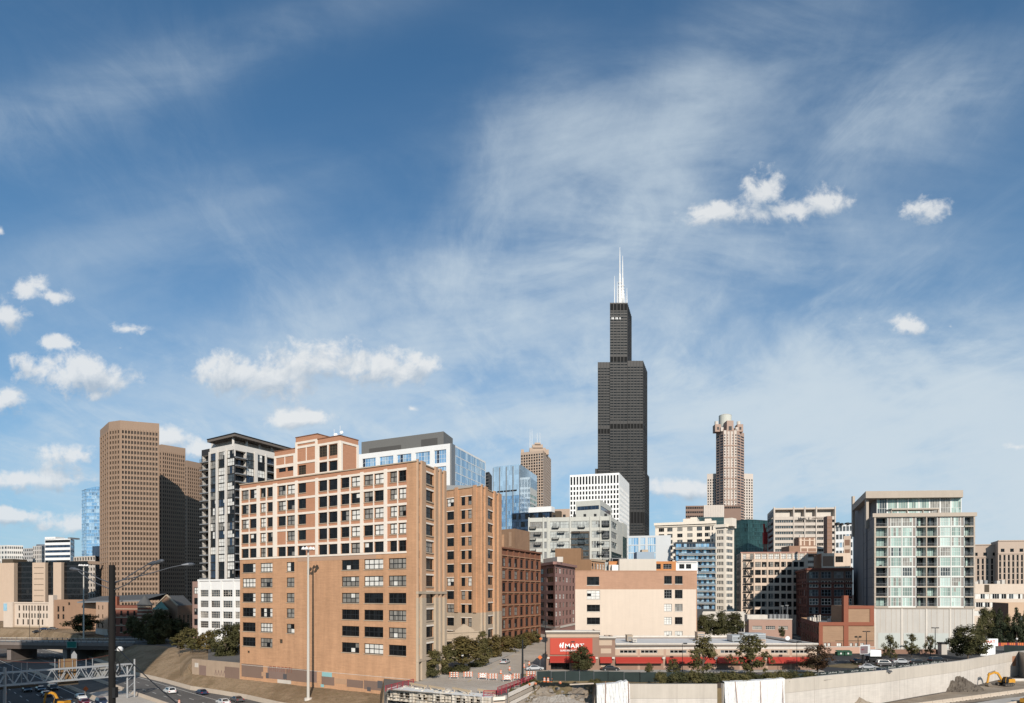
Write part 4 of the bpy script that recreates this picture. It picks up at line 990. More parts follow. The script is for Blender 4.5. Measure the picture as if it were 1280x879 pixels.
for k in range(10): z1 = g.z1 - 6 - k * 4.55; g.w(g.L * .05, g.L * .95, z1 - 2.2, z1, sob, .4)
b24.done(60)
q = MB()
for a, b in bays: f.bx(q, f.u(a) - .5, f.u(b) + .5, f.z(1000, 646), f.z(1000, 636.5), -4.8, -4.4, M_BOF); f.bx(q, f.u(a) + 1.2, f.u(b) - 1.2, f.z(1000, 645.8), f.z(1000, 640), -4.4, -4.0, M_PALEC)
b24.part('recessed_screen', q)
q = MB()
for p in (966.9, 991.4, 1005.2, 1019.6, 1043.2): f.bx(q, max(0, f.u(p)), min(f.L, f.u(p + 1.5)), 0, f.z1 + .8, 0, .5, M_BOF)
b24.part('pier', q)
def text(name, s, size, loc, rz, mt, parent, ext=.05, font=None, sx=1.0):
    cu_ = bpy.data.curves.new(name, 'FONT'); cu_.body = s; cu_.size = size; cu_.extrude = ext; cu_.offset = size * .012
    o = bpy.data.objects.new(name, cu_); COL.objects.link(o); cu_.materials.append(mt)
    off = Vector((0, 0, 0)); p = parent
    while p is not None: off += p.location; p = p.parent
    bpy.context.view_layer.update()
    me = bpy.data.meshes.new_from_object(o.evaluated_get(bpy.context.evaluated_depsgraph_get())); bpy.data.objects.remove(o)
    o = bpy.data.objects.new(name, me); COL.objects.link(o)
    o.parent = parent; o.location = Vector(loc) - off; o.rotation_euler = (math.radians(90), 0, rz); o.scale = (sx, 1, 1); return o
rz = math.atan2(f.d.y, f.d.x)
text('sign_lettering', 'Idunc. 1', 2.6, f.pt(f.u(997.6), f.z(1000, 649.6), .62), rz, M_DARKF, b24.root, .1, sx=1.05)
text('sign_lettering', 'CONNECTICUT MUTUAL', 1.15, f.pt(f.u(1014.8), f.z(1000, 648.6), .62), rz, mat('bronze_letter', (.16, .11, .08), var=0), b24.root, .1, sx=1.0)
b25 = Bldg('white_terrace_block', 'white apartment block with dark roof terraces right of the beige office', 'apartment building', [P(1044.5, 470), P(1066, 465)], 0, wz(656, 468), M_WHITE, depth=25)
b25.f[0].grid(5, 12, style(2, 1, .2, .2, M_GREYM, [(G_MID, 2), (G_DARK, 1), (G_PBLUE, 1)], simple=True, name='wtb'), wf=.75, hf=.6); b25.done(30)
q = MB()
for p in (1047, 1052, 1059, 1063): q.box(wx(p, 466), wx(p + 2.6, 466), 466, 470, wz(656.5, 466), wz(654.5, 466) + R.random(), M_BLACKM)
b25.part('roof_pergola', q)

# ------------------------------------------------------------------ dark red brick building in the shade of the condominium
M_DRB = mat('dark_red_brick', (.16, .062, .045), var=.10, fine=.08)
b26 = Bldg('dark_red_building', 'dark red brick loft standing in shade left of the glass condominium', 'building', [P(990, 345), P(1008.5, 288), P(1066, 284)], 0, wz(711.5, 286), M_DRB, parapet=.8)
g, f = b26.f
f.paint.append((0, f.L, f.z1 - 6, f.z1, mat('brown_frieze', (.17, .11, .085), var=.08)))
for k in range(7):
    z1 = wz(714.5 if k == 0 else 726 + (k - 1) * 11, 286)
    for p0, p1 in ((1011.5, 1023), (1026.5, 1039), (1042.5, 1054.5), (1057, 1065)): f.wp(p0, p1, z1 - 2.9, z1, style(3, 2, .2, .2, M_CREAM if k % 2 else M_GREYM, [(G_DARK, 3), (G_MID, 3), (G_SHADE2, 3)], name='drb%d' % (k % 2)))
    for i in range(9): g.w(g.L * (i + .25) / 9, g.L * (i + .75) / 9, z1 - 2.8, z1, ST_LOFT1)
b26.done(90)
q = MB()
for fa in (f, g): fa.bx(q, -.1, fa.L + .1, fa.z1 - .4, fa.z1 + .5, -.3, .5, M_DRB); fa.bx(q, 0, fa.L, f.z1 - 6.4, f.z1 - 5.7, 0, .35, M_DRB)
b26.part('cornice', q)
# low buildings in front of them
b27 = Bldg('low_pink_building', 'low pinkish brick building with three steel windows beyond the store roof', 'building', [P(931, 262), P(936, 250), P(990, 248)], 0, wz(774.5, 249), mat('pink_brick', (.36, .23, .18), var=.08), parapet=.5)
f = b27.f[1]
for p in (940.5, 957, 973): f.wp(p, p + 12, wz(787.2, 249), wz(782.6, 249), style(5, 2, .12, .1, M_PALEC, [(G_MID, 2), (G_SHADE2, 1)], name='steelw'))
b27.done(10); q = MB(); f.bx(q, -.1, f.L + .1, f.z1, f.z1 + .3, -.4, .15, M_PALEC); f.bx(q, f.L * .02, f.L * .5, f.z1 - 1, f.z1 + 1.6, -9, -4, M_PALEC); b27.part('roof_edge', q)
q = MB()
for i in range(5): q.box(wx(962 + i * 5, 258), wx(965.6 + i * 5, 258), 258, 262, f.z1 - 1, f.z1 + 1.6, M_GREYM)
b27.part('condenser', q)
b28 = Bldg('low_white_building', 'low white flat roofed building behind the trees right of the cream building', 'building', [P(878, 285), P(932, 283)], 0, wz(766, 284), M_PALEC, depth=20)
b28.f[0].grid(4, 1, style(3, 1, .1, .1, M_GREYM, [(G_DARK, 1)], name='lw'), wf=.7, hf=.4); b28.done(8)
for p, h in ((978.5, 758), (984.5, 757.2)):
    q = MB(); X = wx(p, 255); q.tube([(X, 255, 0), (X, 255, wz(h, 255))], [.14, .09], M_GREYM, 6); q.box(X - .9, X + .3, 254.8, 255.2, wz(h, 255), wz(h, 255) + .25, M_GREYM)
    tag(q.build('light_pole'), 'grey light pole by the low pink building, ' + ('left of a pair' if p < 980 else 'right of a pair'), 'light pole')
# brick building with orange piers beside the store
M_YBR = mat('yellow_brown_brick', (.32, .20, .125), var=.12, course=.2, fine=.06); M_OPR = mat('orange_pier_brick', (.25, .085, .05), var=.06)
l0, l1, l2 = P(1001, 275), P(1023, 226), P(1093, 226)
b29 = Bldg('orange_pier_building', 'tan brick building outlined with orange red piers and copings by the parking lot', 'building', [l0, l1, l2], 0, wz(778.5, 226), M_YBR, parapet=.9)
g, f = b29.f
g.paint.append((0, g.L, 0, g.z1, M_DRB)); f.paint.append((0, f.L, 0, f.z(1050, 802.5), mat('lower_brick', (.30, .17, .115), var=.12, course=.15)))
for p0, p1 in ((1030, 1033.4), (1034.8, 1038.2), (1046, 1052), (1062.4, 1066), (1069, 1072.4), (1075.5, 1080)): f.wp(p0, p1, f.z(1050, 812), f.z(1050, 803.8), style(2, 2, .1, .08, M_DARKF, [(G_SHADE, 2), (G_SHADE2, 1)], name='opb'))
for i in range(8):
    for k in range(2): g.w(g.L * (i + .3) / 8, g.L * (i + .7) / 8, 2 + 4 * k, 4.4 + 4 * k, ST_LOFT1)
b29.done(30)
q = MB(); f.bx(q, f.u(1023.2), f.u(1028), 0, f.z1, 0, .3, M_OPR); f.bx(q, f.u(1054.2), f.u(1060), 0, f.z(1057, 744.5), -1.2, .32, M_OPR); f.bx(q, f.u(1023.2), f.u(1092), f.z1 - 1.0, f.z1 + .2, -.4, .36, M_OPR); b29.part('orange_pier', q)
q = MB(); f.bx(q, f.u(1060.2), f.u(1092.2), f.z1 - .5, f.z(1075, 757.5), -12, .05, M_YBR); b29.part('upper_wall', q)
q = MB(); f.bx(q, f.u(1060.2), f.u(1092.2), f.z(1075, 761), f.z(1075, 757.2), .05, .3, M_OPR); f.bx(q, f.u(1087), f.u(1092.2), f.z1, f.z(1075, 761), .05, .28, M_OPR); b29.part('orange_frame', q)
q = MB(); f.bx(q, f.u(1044), f.u(1092), f.z(1050, 801.4), f.z(1050, 800.9), 0, .08, M_DARKF); b29.part('conduit', q)
M_RTOP = mat('rubber_roof', (.20, .19, .18), var=.2)
for i in range(12):
    q = MB(); X = wx(1024 + R.random() * 27, 250); Y = 235 + R.random() * 25; s_ = .5 + R.random() * .8; z = f.z1 - .9
    if i % 3: q.lathe((X, Y, z), [(0, .25), (1.0 + s_, .25), (1.1 + s_, .45), (1.35 + s_, .1)], M_PALEC, 8)
    else: q.box(X - s_, X + s_, Y - s_, Y + s_, z, z + 1.5, M_PALEC); q.box(X - s_ * .7, X + s_ * .7, Y - s_ * .7, Y + s_ * .7, z + 1.5, z + 1.7, M_GREYM)
    b29.part('roof_vent', q)

# ------------------------------------------------------------------ glass condominium on a concrete garage
k0, k1, k2 = P(1079.5, 268), P(1092, 237), P(1218, 234)
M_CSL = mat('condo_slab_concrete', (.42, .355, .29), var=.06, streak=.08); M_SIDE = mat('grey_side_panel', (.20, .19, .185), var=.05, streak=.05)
cd = Bldg('glass_condominium', 'glass and concrete condominium with balconies over a windowless garage base', 'apartment building', [k0, k1, k2], 0, wz(642, 236), mat('condo_frame', (.62, .62, .58), var=.05, rough=.6), parapet=1.0, dep=.2)
g, f = cd.f; ZB = f.z(1150, 759)
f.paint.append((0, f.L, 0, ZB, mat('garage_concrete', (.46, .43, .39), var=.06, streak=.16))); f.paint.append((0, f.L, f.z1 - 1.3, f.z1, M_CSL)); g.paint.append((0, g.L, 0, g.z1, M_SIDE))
FP = (f.z1 - 1.3 - ZB) / 9
SA = style(4, 2, .12, .1, MATS['condo_frame'], [(G_AQUA, 8), (glass('pale_mint_glass', (.46, .56, .52), rough=.12, var=.2), 4), (G_SHADE2, 3), (G_MID, 1)], name='condo', part='glass_panel'); SA['same'] = .75
SD = style(4, 1, .1, .08, M_DARKF, [(G_DARK, 3), (G_MID, 2), (G_AQUA, 2)], name='condod', part='balcony_door')
SG = style(1, 1, .06, .06, None, [(mat('taupe_panel', (.26, .22, .20), var=.06), 1)], simple=True, name='taupe', part='infill_panel')
for k in range(9):
    z0, z1 = ZB + k * FP + .32, ZB + (k + 1) * FP - .12
    for p0, p1 in ((1113.6, 1126.6), (1128, 1140.2), (1175.4, 1188), (1189.4, 1200.8)): f.wp(p0, p1, z0, z1, SA, .08)
    for p0, p1 in ((1110.2, 1113), (1141, 1144), (1172, 1174.8), (1201.4, 1204.2)): f.wp(p0, p1, z0, z1, SG, .05)
    for p0, p1 in ((1094.6, 1109), (1145.4, 1156.6), (1158.2, 1170.8), (1205.4, 1215.6)): f.wp(p0, p1, z0, z1, SD, 1.7)
cd.done(100, revmt=None)
for p0, p1 in ((1092.2, 1109.4), (1145, 1171), (1205, 1218)):
    for k in range(9):
        z = ZB + k * FP; q = MB(); a, b = max(0, f.u(p0)), min(f.L, f.u(p1))
        f.bx(q, a, b, z - .1, z + .32, .0, .55, M_CSL)
        bo = cd.part('balcony', q); q = MB(); f.bx(q, a + .1, b - .1, z + 1.3, z + 1.36, .48, .54, M_GREYM)
        for i in range(int((b - a) / .3)): f.bx(q, a + .1 + i * .3, a + .13 + i * .3, z + .32, z + 1.3, .5, .53, M_GREYM)
        if R.random() < .5: u = a + (b - a) * R.random() * .7; f.bx(q, u, u + .7, z + .33, z + .9, -1.0, -.4, mat('balcony_plant', (.06, .09, .03), var=.3, scale=3) if R.random() < .4 else M_DARKF)
        q.build('railing', bo)
q = MB()
for p0, p1 in ((1156.7, 1158.1), (1092.1, 1094.2), (1216, 1217.9)): f.bx(q, max(0, f.u(p0)), min(f.L, f.u(p1)), ZB, f.z1, 0, .5, M_CSL)
f.bx(q, -.6, f.L + .5, f.z1 - 1.25, f.z1 + .1, 0, .75, M_CSL); cd.part('concrete_frame', q)
q = MB()
for p0, p1 in ((1127, 1127.7), (1144.1, 1144.9), (1109.3, 1110), (1188.3, 1189.1), (1171, 1171.7), (1204.4, 1205.2)): f.bx(q, f.u(p0), f.u(p1), ZB, f.z1 - 1.3, 0, .16, MATS['condo_frame'])
for k in range(10):
    for p0, p1 in ((1109.6, 1144.8), (1171.2, 1205)): f.bx(q, f.u(p0), f.u(p1), ZB + k * FP - .12, ZB + k * FP + .3, 0, .13, MATS['condo_frame'])
cd.part('white_frame', q)
q = MB()
for p in (1092.1, 1126, 1156.6, 1186.4, 1215.5): f.bx(q, max(0, f.u(p)), min(f.L, f.u(p + 2.2)), 0, ZB, 0, .22, M_PALEC)
f.bx(q, 0, f.L, ZB - .5, ZB - .12, 0, .4, M_CSL); cd.part('garage_pier', q)
q = MB()
for p in (1100, 1107, 1114, 1120, 1134, 1141, 1149, 1164, 1171, 1179, 1193, 1200, 1208): f.bx(q, f.u(p), f.u(p) + .12, 6.2, ZB - .6, 0, .03, M_CSL)
cd.part('panel_joint', q)
q = MB()
for p0, p1 in ((1097.5, 1125), (1129.5, 1155.5), (1160, 1185.5)): f.bx(q, f.u(p0), f.u(p1), .5, 5.9, 0, .06, mat('pale_grey_green_panel', (.45, .47, .44), var=.05, streak=.08))
cd.part('garage_door', q)
# side wall joints and set-back top storey
q = MB()
for i in range(9): z = ZB + (i + 1) * FP; g.bx(q, 0, g.L, z - .06, z + .06, 0, .03, M_BLACKM)
g.bx(q, g.L * .30, g.L * .42, 0, g.z1, 0, .05, mat('blue_slot', (.03, .04, .055), var=0)); cd.part('side_joint', q)
t0, t1, t2 = P(1067, 292), P(1097.5, 250), P(1202, 247)
top = Bldg('condominium_penthouse', 'set back glass top storey under a wide flat concrete roof slab', 'penthouse', [P(1078, 276), P(1096, 250), P(1202, 247)], f.z1 - 1, wz(622, 249), M_WHITE, parapet=.2)
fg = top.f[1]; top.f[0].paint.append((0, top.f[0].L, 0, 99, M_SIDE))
for i in range(8): fg.w(fg.L * (i + .04) / 8, fg.L * (i + .96) / 8, fg.z0 + .8, fg.z1 - .3, SA, .1)
top.done(10)
q = MB(); sl_ = [P(1065.5, 285), P(1082.3, 247.5), P(1204, 245)]; sl_ = sl_ + back_pts(sl_); q.prism(sl_, wz(622.5, 247), wz(613.8, 247), M_CSL, bot=True); top.part('roof_slab', q)
q = MB(); X0 = P(1082.5, 249)
for p, Y in ((1083.5, 250), (1066.5, 286)): q.box(wx(p, Y) - .5, wx(p, Y) + .5, Y - .5, Y + .5, f.z1 - 4, wz(622, Y) + .5, M_CSL)
top.part('roof_post', q)
q = MB(); q.prism([P(1066.5, 300), P(1079, 268.5), P(1092, 268.5), P(1092, 300)], 0, wz(640, 268), M_SIDE); q.prism([P(1067.5, 302), P(1082, 262), P(1096, 262), P(1096, 302)], 40, wz(622, 262), M_SIDE); top.part('stair_core', q)
q = MB(); a, b = f.u(1118), f.u(1178); f.bx(q, a, b, f.z1 + 1.6, f.z1 + 2.1, -7, -2, M_CSL)
for i in range(4): u = a + (b - a) * i / 3; f.bx(q, u - (.3 if i == 3 else 0), u + .3, f.z1 - .9, f.z1 + 1.6, -3, -2.4, M_CSL)
top.part('terrace_canopy', q)
# ------------------------------------------------------------------ right edge
M_PO = mat('tan_limestone', (.44, .345, .275), var=.05, streak=.05)
for nm, lab, pts, yt, u0 in (('slot_window_block', 'lower stepped tan stone block with slot windows far right', [P(1214, 612), P(1249, 605)], 680.5, 0), ('slot_window_block', 'taller tan stone block with long slot windows at the right edge', [P(1238.5, 620), P(1247.5, 596), P(1330, 590)], 675.2, 1)):
    b = Bldg(nm, lab, 'office building', pts, 0, wz(yt, pts[-1][1]), M_PO, depth=40)
    f = b.f[-1]; n = int(f.L / 3.6); f.grid(n, 1, style(1, 9, .15, .6, M_PO, [(G_DARK, 3), (G_BRONZE, 1)], name='slot'), z0=4, z1=f.z1 - 12, wf=.5, hf=.97)
    f.grid(n // 2, 1, style(1, 1, .1, .1, M_PO, [(G_DARK, 1)], name='sl2'), z0=f.z1 - 11, z1=f.z1 - 6.6, wf=.4, hf=.7)
    b.done(60)
    q = MB(); f.bx(q, 0, f.L, f.z1 - 12, f.z1 - 11.3, 0, .5, M_PO); f.bx(q, 0, f.L, f.z1 - .6, f.z1 + .3, -.5, .6, M_PO); b.part('cornice', q)
b30 = Bldg('white_band_building', 'low white office with long window bands right of the condominium', 'office building', [P(1217, 362), P(1300, 355)], 0, wz(730, 358), M_CRP, depth=30)
f = b30.f[0]; sbd = style(7, 1, .15, .15, M_WHITE, [(G_SHADE, 3), (G_MID, 2), (G_DARK, 2)], simple=True, name='bandw'); sbd['same'] = .3
for k in range(3):
    z1 = wz(742.4, 358) - k * 4.6
    for i in range(4): f.w(f.L * (i + .02) / 4, f.L * (i + .98) / 4, z1 - 2.7, z1, sbd, .2)
b30.done(20); q = MB()
for p in (1224, 1230, 1236, 1252, 1258): f.bx(q, f.u(p), f.u(p + 4), f.z1, f.z1 + 1.4 + R.random(), -8, -5, M_PALEC if p != 1236 else M_GREYM)
f.bx(q, f.u(1230.5), f.u(1236.5), f.z1 - 4.4, f.z1 - .4, 0, .1, M_LOUV); b30.part('rooftop_unit', q)
b31 = Bldg('tan_brown_annex', 'low tan annex with a blank brown left side by the right edge trees', 'building', [P(1240.5, 330), P(1260.5, 300), P(1330, 296)], 0, wz(754, 300), mat('peach_wall', (.52, .37, .26), var=.05), parapet=.4)
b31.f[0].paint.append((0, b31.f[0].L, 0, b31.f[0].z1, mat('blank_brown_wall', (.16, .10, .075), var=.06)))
b31.f[1].w(4, 8, 7, 10, style(3, 2, .1, .1, M_GREYM, [(G_MID, 1)], name='annex')); b31.done(4)
# ------------------------------------------------------------------ left side: white banded residential tower
M_RWH = mat('residential_white_concrete', (.60, .56, .51), var=.05, streak=.06)
r0, r1, r2 = P(252, 272), P(293.5, 260), P(372, 288)
rt = Bldg('residential_tower', 'residential tower of black balconies and white piers under a broad flat roof', 'apartment tower', [r0, r1, r2], 0, wz(556, 262), M_RWH, parapet=.6, dep=.35)
f, g = rt.f; FH = 3.15
SR = style(3, 2, .1, .08, M_DARKF, [(G_DARK, 4), (G_NAVY, 2), (G_MID, 2), (G_SHADE, 2), (G_SHADE2, 2)], name='resid'); SR['same'] = .75
SRB = style(4, 1, .1, .08, M_DARKF, [(G_DARK, 5), (G_MID, 1), (G_NAVY, 2)], name='residb', part='balcony_door')
nfl = 20
for k in range(nfl):
    z0 = f.z1 - 5.2 - k * FH
    f.wp(253.0, 261.5, z0 + .1, z0 + 2.75, SRB, 1.6)
    f.wp(263, 270.5, z0 + .05, z0 + 2.95, SR, .2); f.wp(273, 281.5, z0 + .05, z0 + 2.95, SR, .2); f.wp(284, 292.6, z0 + .05, z0 + 2.95, SR, .2)
    g.wp(294.5, 307.5, z0 + .1, z0 + 2.75, SRB, 1.6); g.wp(308.3, 317.5, z0 + .05, z0 + 2.95, SR, .2)
    g.wp(321.6, 331.3, z0 + .05, z0 + 2.95, SR, .2); g.wp(333, 346, z0 + .1, z0 + 2.75, SRB, 1.6)
for fa in (f, g): fa.paint.append((0, fa.L, 0, fa.z1 - 4.9, mat('tower_black_panel', (.03, .03, .032), var=.1)))
f.paint.append((0, f.u(262), f.z1 - 4.9, f.z1, MATS['tower_black_panel']))
rt.done(100)
for fa, p0, p1 in ((f, 252.1, 262), (g, 293.7, 308), (g, 332.5, 347)):
    for k in range(nfl):
        z = f.z1 - 5.2 - k * FH; a, b = max(0, fa.u(p0)), fa.u(p1); q = MB()
        fa.bx(q, a, b, z - .35, z + .05, 0, 1.0, M_GREYM); bo = rt.part('balcony', q); q = MB(); fa.bx(q, a, b, z + 1.05, z + 1.12, .94, 1.0, M_BLACKM)
        for i in range(int((b - a) / .35) + 1): fa.bx(q, a + i * .35, a + i * .35 + .05, z, z + 1.05, .95, .99, M_BLACKM)
        q.build('railing', bo)
q = MB()
for fa, p0, p1 in ((f, 281.7, 283.8), (f, 270.6, 272.8), (f, 261.7, 262.9), (g, 317.7, 321.4), (g, 331.4, 332.9)): fa.bx(q, fa.u(p0), fa.u(p1), 0, f.z1 - 1.5, 0, .4, M_RWH)
rt.part('white_pier', q)
# recessed top floor and flying roof slab
rp = [P(264, 274), P(292, 265), P(366, 291)]; q = MB()
fp_ = rp + back_pts(rp); q.prism(fp_, f.z1 - 1, wz(545.5, 266), M_RWH); rt.part('top_storey', q)
q = MB(); rs = [P(259, 269), P(293.5, 258), P(370, 288)]; q.prism(rs + back_pts(rs), wz(545, 258), wz(541.2, 258), mat('roof_slab_brown', (.15, .125, .105), var=.05), bot=True); rt.part('roof_slab', q)
q = MB(); fr2 = Fac(rs[1], rs[2], 0, 1); fl2 = Fac(rs[0], rs[1], 0, 1)
for fa in (fl2, fr2): fa.bx(q, -.1, fa.L + .1, wz(541.2, 258) - .25, wz(541.2, 258) + .12, -.2, .15, M_BLACKM)
rt.part('roof_fascia', q)
q = MB()
for i in range(5): q.tube([tuple(fr2.pt(fr2.L * (i + .3) / 5, f.z1 - 1, -3)), tuple(fr2.pt(fr2.L * (i + .3) / 5, wz(545, 258) + .1, -3))], .5, M_RWH, 8)
rt.part('roof_column', q)
# white four storey building in front
wp_ = Bldg('white_four_storey_building', 'white painted four storey building with gridded windows left of the tan loft', 'building', [P(247.8, 238), P(306, 228)], 0, wz(725.5, 233), M_WHITE, depth=25, parapet=.6)
f = wp_.f[0]; SW4 = style(4, 3, .1, .08, M_PALEC, [(G_MID, 4), (G_DARK, 2), (G_SHADE2, 1)], name='w4')
for k, (y0, y1) in enumerate(((737.5, 746), (751, 759.5), (764.5, 773), (777, 785.5))):
    for p0, p1 in ((250.5, 260.5), (264, 275), (278.6, 290.5), (294, 304)): f.wp(p0, p1, f.z(275, y1), f.z(275, y0), SW4)
wp_.done(20); q = MB(); 
for p in (248, 261.5, 276, 291.5): f.bx(q, f.u(p), f.u(p + 1.8), 0, f.z1, 0, .25, M_WHITE)
f.bx(q, -.1, f.L, f.z1 - .2, f.z1 + .4, -.3, .3, M_WHITE); wp_.part('pier', q)
wl = Bldg('mauve_infill_building', 'narrow mauve brick building between the church and the white building', 'building', [P(240.5, 268), P(249.5, 266)], 0, wz(727, 267), mat('mauve_infill', (.30, .19, .155), var=.08), depth=15)
f = wl.f[0]
for k in range(4): f.w(f.L * .2, f.L * .8, f.z1 - 5 - k * 4.2, f.z1 - 2.4 - k * 4.2, ST_LOFT2)
wl.done(6)

# ------------------------------------------------------------------ tan slab towers
M_PT = mat('tan_tower_concrete', (.29, .20, .142), var=.05, streak=.08)
SP = style(2, 1, .12, .12, M_PT, [(G_DARK, 5), (G_BRONZE, 3)], simple=True, name='pt')
def slab(label, pts, ytop, cols, nrows=38, capn=100):
    pp = [P(*p) for p in pts]; L, Rr = pp[0], pp[-1]
    b = Bldg('chamfered_tower', label, 'tower', pp, 0, wz(ytop, pts[1][1]), M_PT, dep=.35, group='tan apartment towers', foot=pp + [((Rr[0] - 2) * (1 + 40 / Rr[1]), Rr[1] + 40), ((L[0] + 3) * (1 + 40 / L[1]), L[1] + 40)])
    for fa, n in zip(b.f, cols): fa.grid(n, nrows, SP, z0=2, z1=fa.z1 - 5.5, u0=fa.L * .03, u1=fa.L * .97, wf=.64, hf=.6)
    b.done(capn); q = MB()
    for fa, n in zip(b.f, cols):
        for i in range(n + 1): u = fa.L * (.03 + .94 * i / n); fa.bx(q, max(0, u - .3), min(fa.L, u + .3), 0, fa.z1 - 5, 0, .3, M_PT)
    b.part('fin', q)
    return b
t1 = slab('nearest and tallest tan chamfered apartment tower, fully sunlit', [(125, 445), (136, 424), (150.3, 420), (199, 428)], 527.5, (4, 4, 12))
t2 = slab('middle tan chamfered apartment tower, mostly in shadow', [(196, 512), (202, 508), (231.8, 522)], 555.5, (2, 11), 40, 60)
t3 = slab('furthest tan chamfered apartment tower beside the residential tower', [(228, 610), (233.5, 604), (257, 622)], 575.5, (2, 9), 42, 40)
q = MB()
for i in range(9): X = wx(147 + i * 3.2, 430); q.tube([(X, 432, t1.f[1].z1 - .8), (X, 432, t1.f[1].z1 + 1.2 + R.random() * 1.6)], .12, M_WHITE, 5)
q.lathe((wx(137, 440), 440, t1.f[1].z1 - .8), [(0, .8), (1.6, .8), (2.6, 1.4), (3.6, .9), (3.9, .1)], M_WHITE, 10); t1.part('rooftop_antenna', q)

# ------------------------------------------------------------------ far left
b40 = Bldg('curved_glass_tower', 'tall blue glass tower with a curved top behind the tan tower', 'tower', [P(102, 715), P(108, 702), P(134, 700)], 0, wz(611, 702), G_PBLUE, parapet=.5)
sg = style(1, 1, .2, .2, None, [(G_BLUE, 4), (G_PBLUE, 3), (glass('sky_glass', (.3, .45, .6), metal=.6), 2)], simple=True, name='cgt', part='glass_panel')
for fa, n in zip(b40.f, (4, 8)): fa.grid(n, 34, sg, wf=.94, hf=.82, z0=8)
b40.done(60)
q = MB(); f = b40.f[1]; n = 10; zb = f.z1
top_ = [f.pt(f.L * i / n, zb + 4.2 * math.sin(math.pi * (.15 + .5 * i / n)) - 1.9, .1) for i in range(n + 1)]
for i in range(n):
    a, b = top_[i], top_[i + 1]; a2, b2_ = a - f.nrm * 20, b - f.nrm * 20
    q.face([f.pt(f.L * i / n, zb - 1, .1), f.pt(f.L * (i + 1) / n, zb - 1, .1), b, a], G_BLUE); q.face([a, b, b2_, a2], G_BLUE)
    q.face([f.pt(f.L * (i + 1) / n, zb - 1, -20), f.pt(f.L * i / n, zb - 1, -20), a2, b2_], G_BLUE)
b40.part('curved_crown', q)
b41 = Bldg('white_frame_office', 'pale grid office with a dark right side in front of the curved glass tower', 'office building', [P(92, 520), P(119, 505), P(127, 535)], 0, wz(695, 508), mat('pale_grid_concrete', (.53, .46, .39), var=.05), dep=.5)
so_ = style(1, 1, .1, .1, None, [(G_DARK, 3), (G_MID, 1)], simple=True, name='wfo')
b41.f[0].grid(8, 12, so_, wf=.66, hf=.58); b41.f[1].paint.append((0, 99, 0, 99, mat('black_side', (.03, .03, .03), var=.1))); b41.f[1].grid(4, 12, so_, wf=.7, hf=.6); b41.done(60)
q = MB(); fa = b41.f[0]; fa.bx(q, fa.L * .5, fa.L, fa.z1, fa.z1 + 8, -16, -6, G_NAVY); b41.part('glass_roof_storey', q)
# black glass office with beige piers
b42 = Bldg('black_glass_office', 'broad office of black glass bays and blank beige piers at the left', 'office building', [P(-40, 440), P(110.5, 420)], 0, wz(704.5, 430), mat('black_glass_wall', (.016, .015, .015), var=.2, rough=.25, spec=.6), depth=50, parapet=1)
f = b42.f[0]; M_BP = mat('beige_pier', (.50, .375, .28), var=.05, streak=.06)
sbk = style(6, 1, .15, .12, M_BLACKM, [(G_DARK, 8), (G_BRONZE, 1)], simple=True, name='bgo'); sbk['same'] = .1
for k in range(11):
    for p0, p1 in ((22.5, 43), (60.5, 69.5), (80.5, 109.5)): f.wp(p0, p1, 2 + k * 3.6, 4.6 + k * 3.6, sbk, .1)
b42.done(30)
for p0, p1, d in ((-38, 8, 1.5), (9, 22, 2.5), (44, 60, 2.0), (70, 80, 2.0)):
    q = MB(); f.bx(q, f.u(p0), f.u(p1), 0, f.z1 + .4, -1, d, M_BP)
    if p0 == 44:
        for k in range(10): f.bx(q, f.u(46), f.u(58), 4 + k * 3.6, 4.3 + k * 3.6, d, d + .05, M_LOUV)
    b42.part('beige_pier', q)
q = MB(); f.bx(q, f.u(80), f.u(103), f.z1 - .5, wz(701.5, 428), -14, -4, M_BP); f.bx(q, f.u(-5), f.u(9), f.z1 - .5, f.z1 + 3.4, -14, -4, M_LOUV); b42.part('roof_house', q)
# distant apartment blocks
def far(name, label, pts, ytop, mt, cols, rows, stl, wf=.6, hf=.5, capn=0, depth=30):
    b = Bldg(name, label, 'apartment building', [P(*p) for p in pts], 0, wz(ytop, pts[-1][1]), mt, depth=depth)
    for fa, n in zip(b.f, cols if isinstance(cols, tuple) else (cols,)): fa.grid(n, rows, stl, wf=wf, hf=hf)
    b.done(capn); return b
s1 = style(1, 1, .1, .1, None, [(G_DARK, 2), (G_MID, 2)], simple=True, name='far1')
b43 = far('distant_apartment_block', 'distant pale block with green glass left side at the left edge', [(-14, 700), (9, 690), (29, 695)], 682, mat('far_white', (.58, .55, .51), var=.05), (6, 8), 14, s1)
b44 = far('distant_apartment_block', 'distant grey twin fronted apartment block, second from the left edge', [(28, 760), (44, 750)], 685, mat('far_grey', (.40, .38, .36), var=.06), 6, 16, s1)
b45 = far('distant_apartment_block', 'distant pale and dark ribbed apartment block with a rounded corner', [(41, 720), (52, 714), (60, 728)], 683.5, mat('far_pale', (.50, .46, .42), var=.06), (5, 5), 15, s1, .5, .7)
q = MB(); q.tube([(wx(52, 722), 726, 0), (wx(52, 722), 726, b45.f[0].z1 + 2)], 7, mat('far_dark', (.14, .15, .17), var=.1), 14); b45.part('rounded_corner', q)
b46 = far('distant_apartment_block', 'distant white apartment block striped with window bands and a white roof house', [(56, 640), (88, 632), (93, 650)], 675, M_WHITE, (1, 1), 15, style(9, 1, .1, .1, None, [(G_DARK, 2), (G_MID, 1), (G_NAVY, 1)], simple=True, name='stripe'), .98, .5)
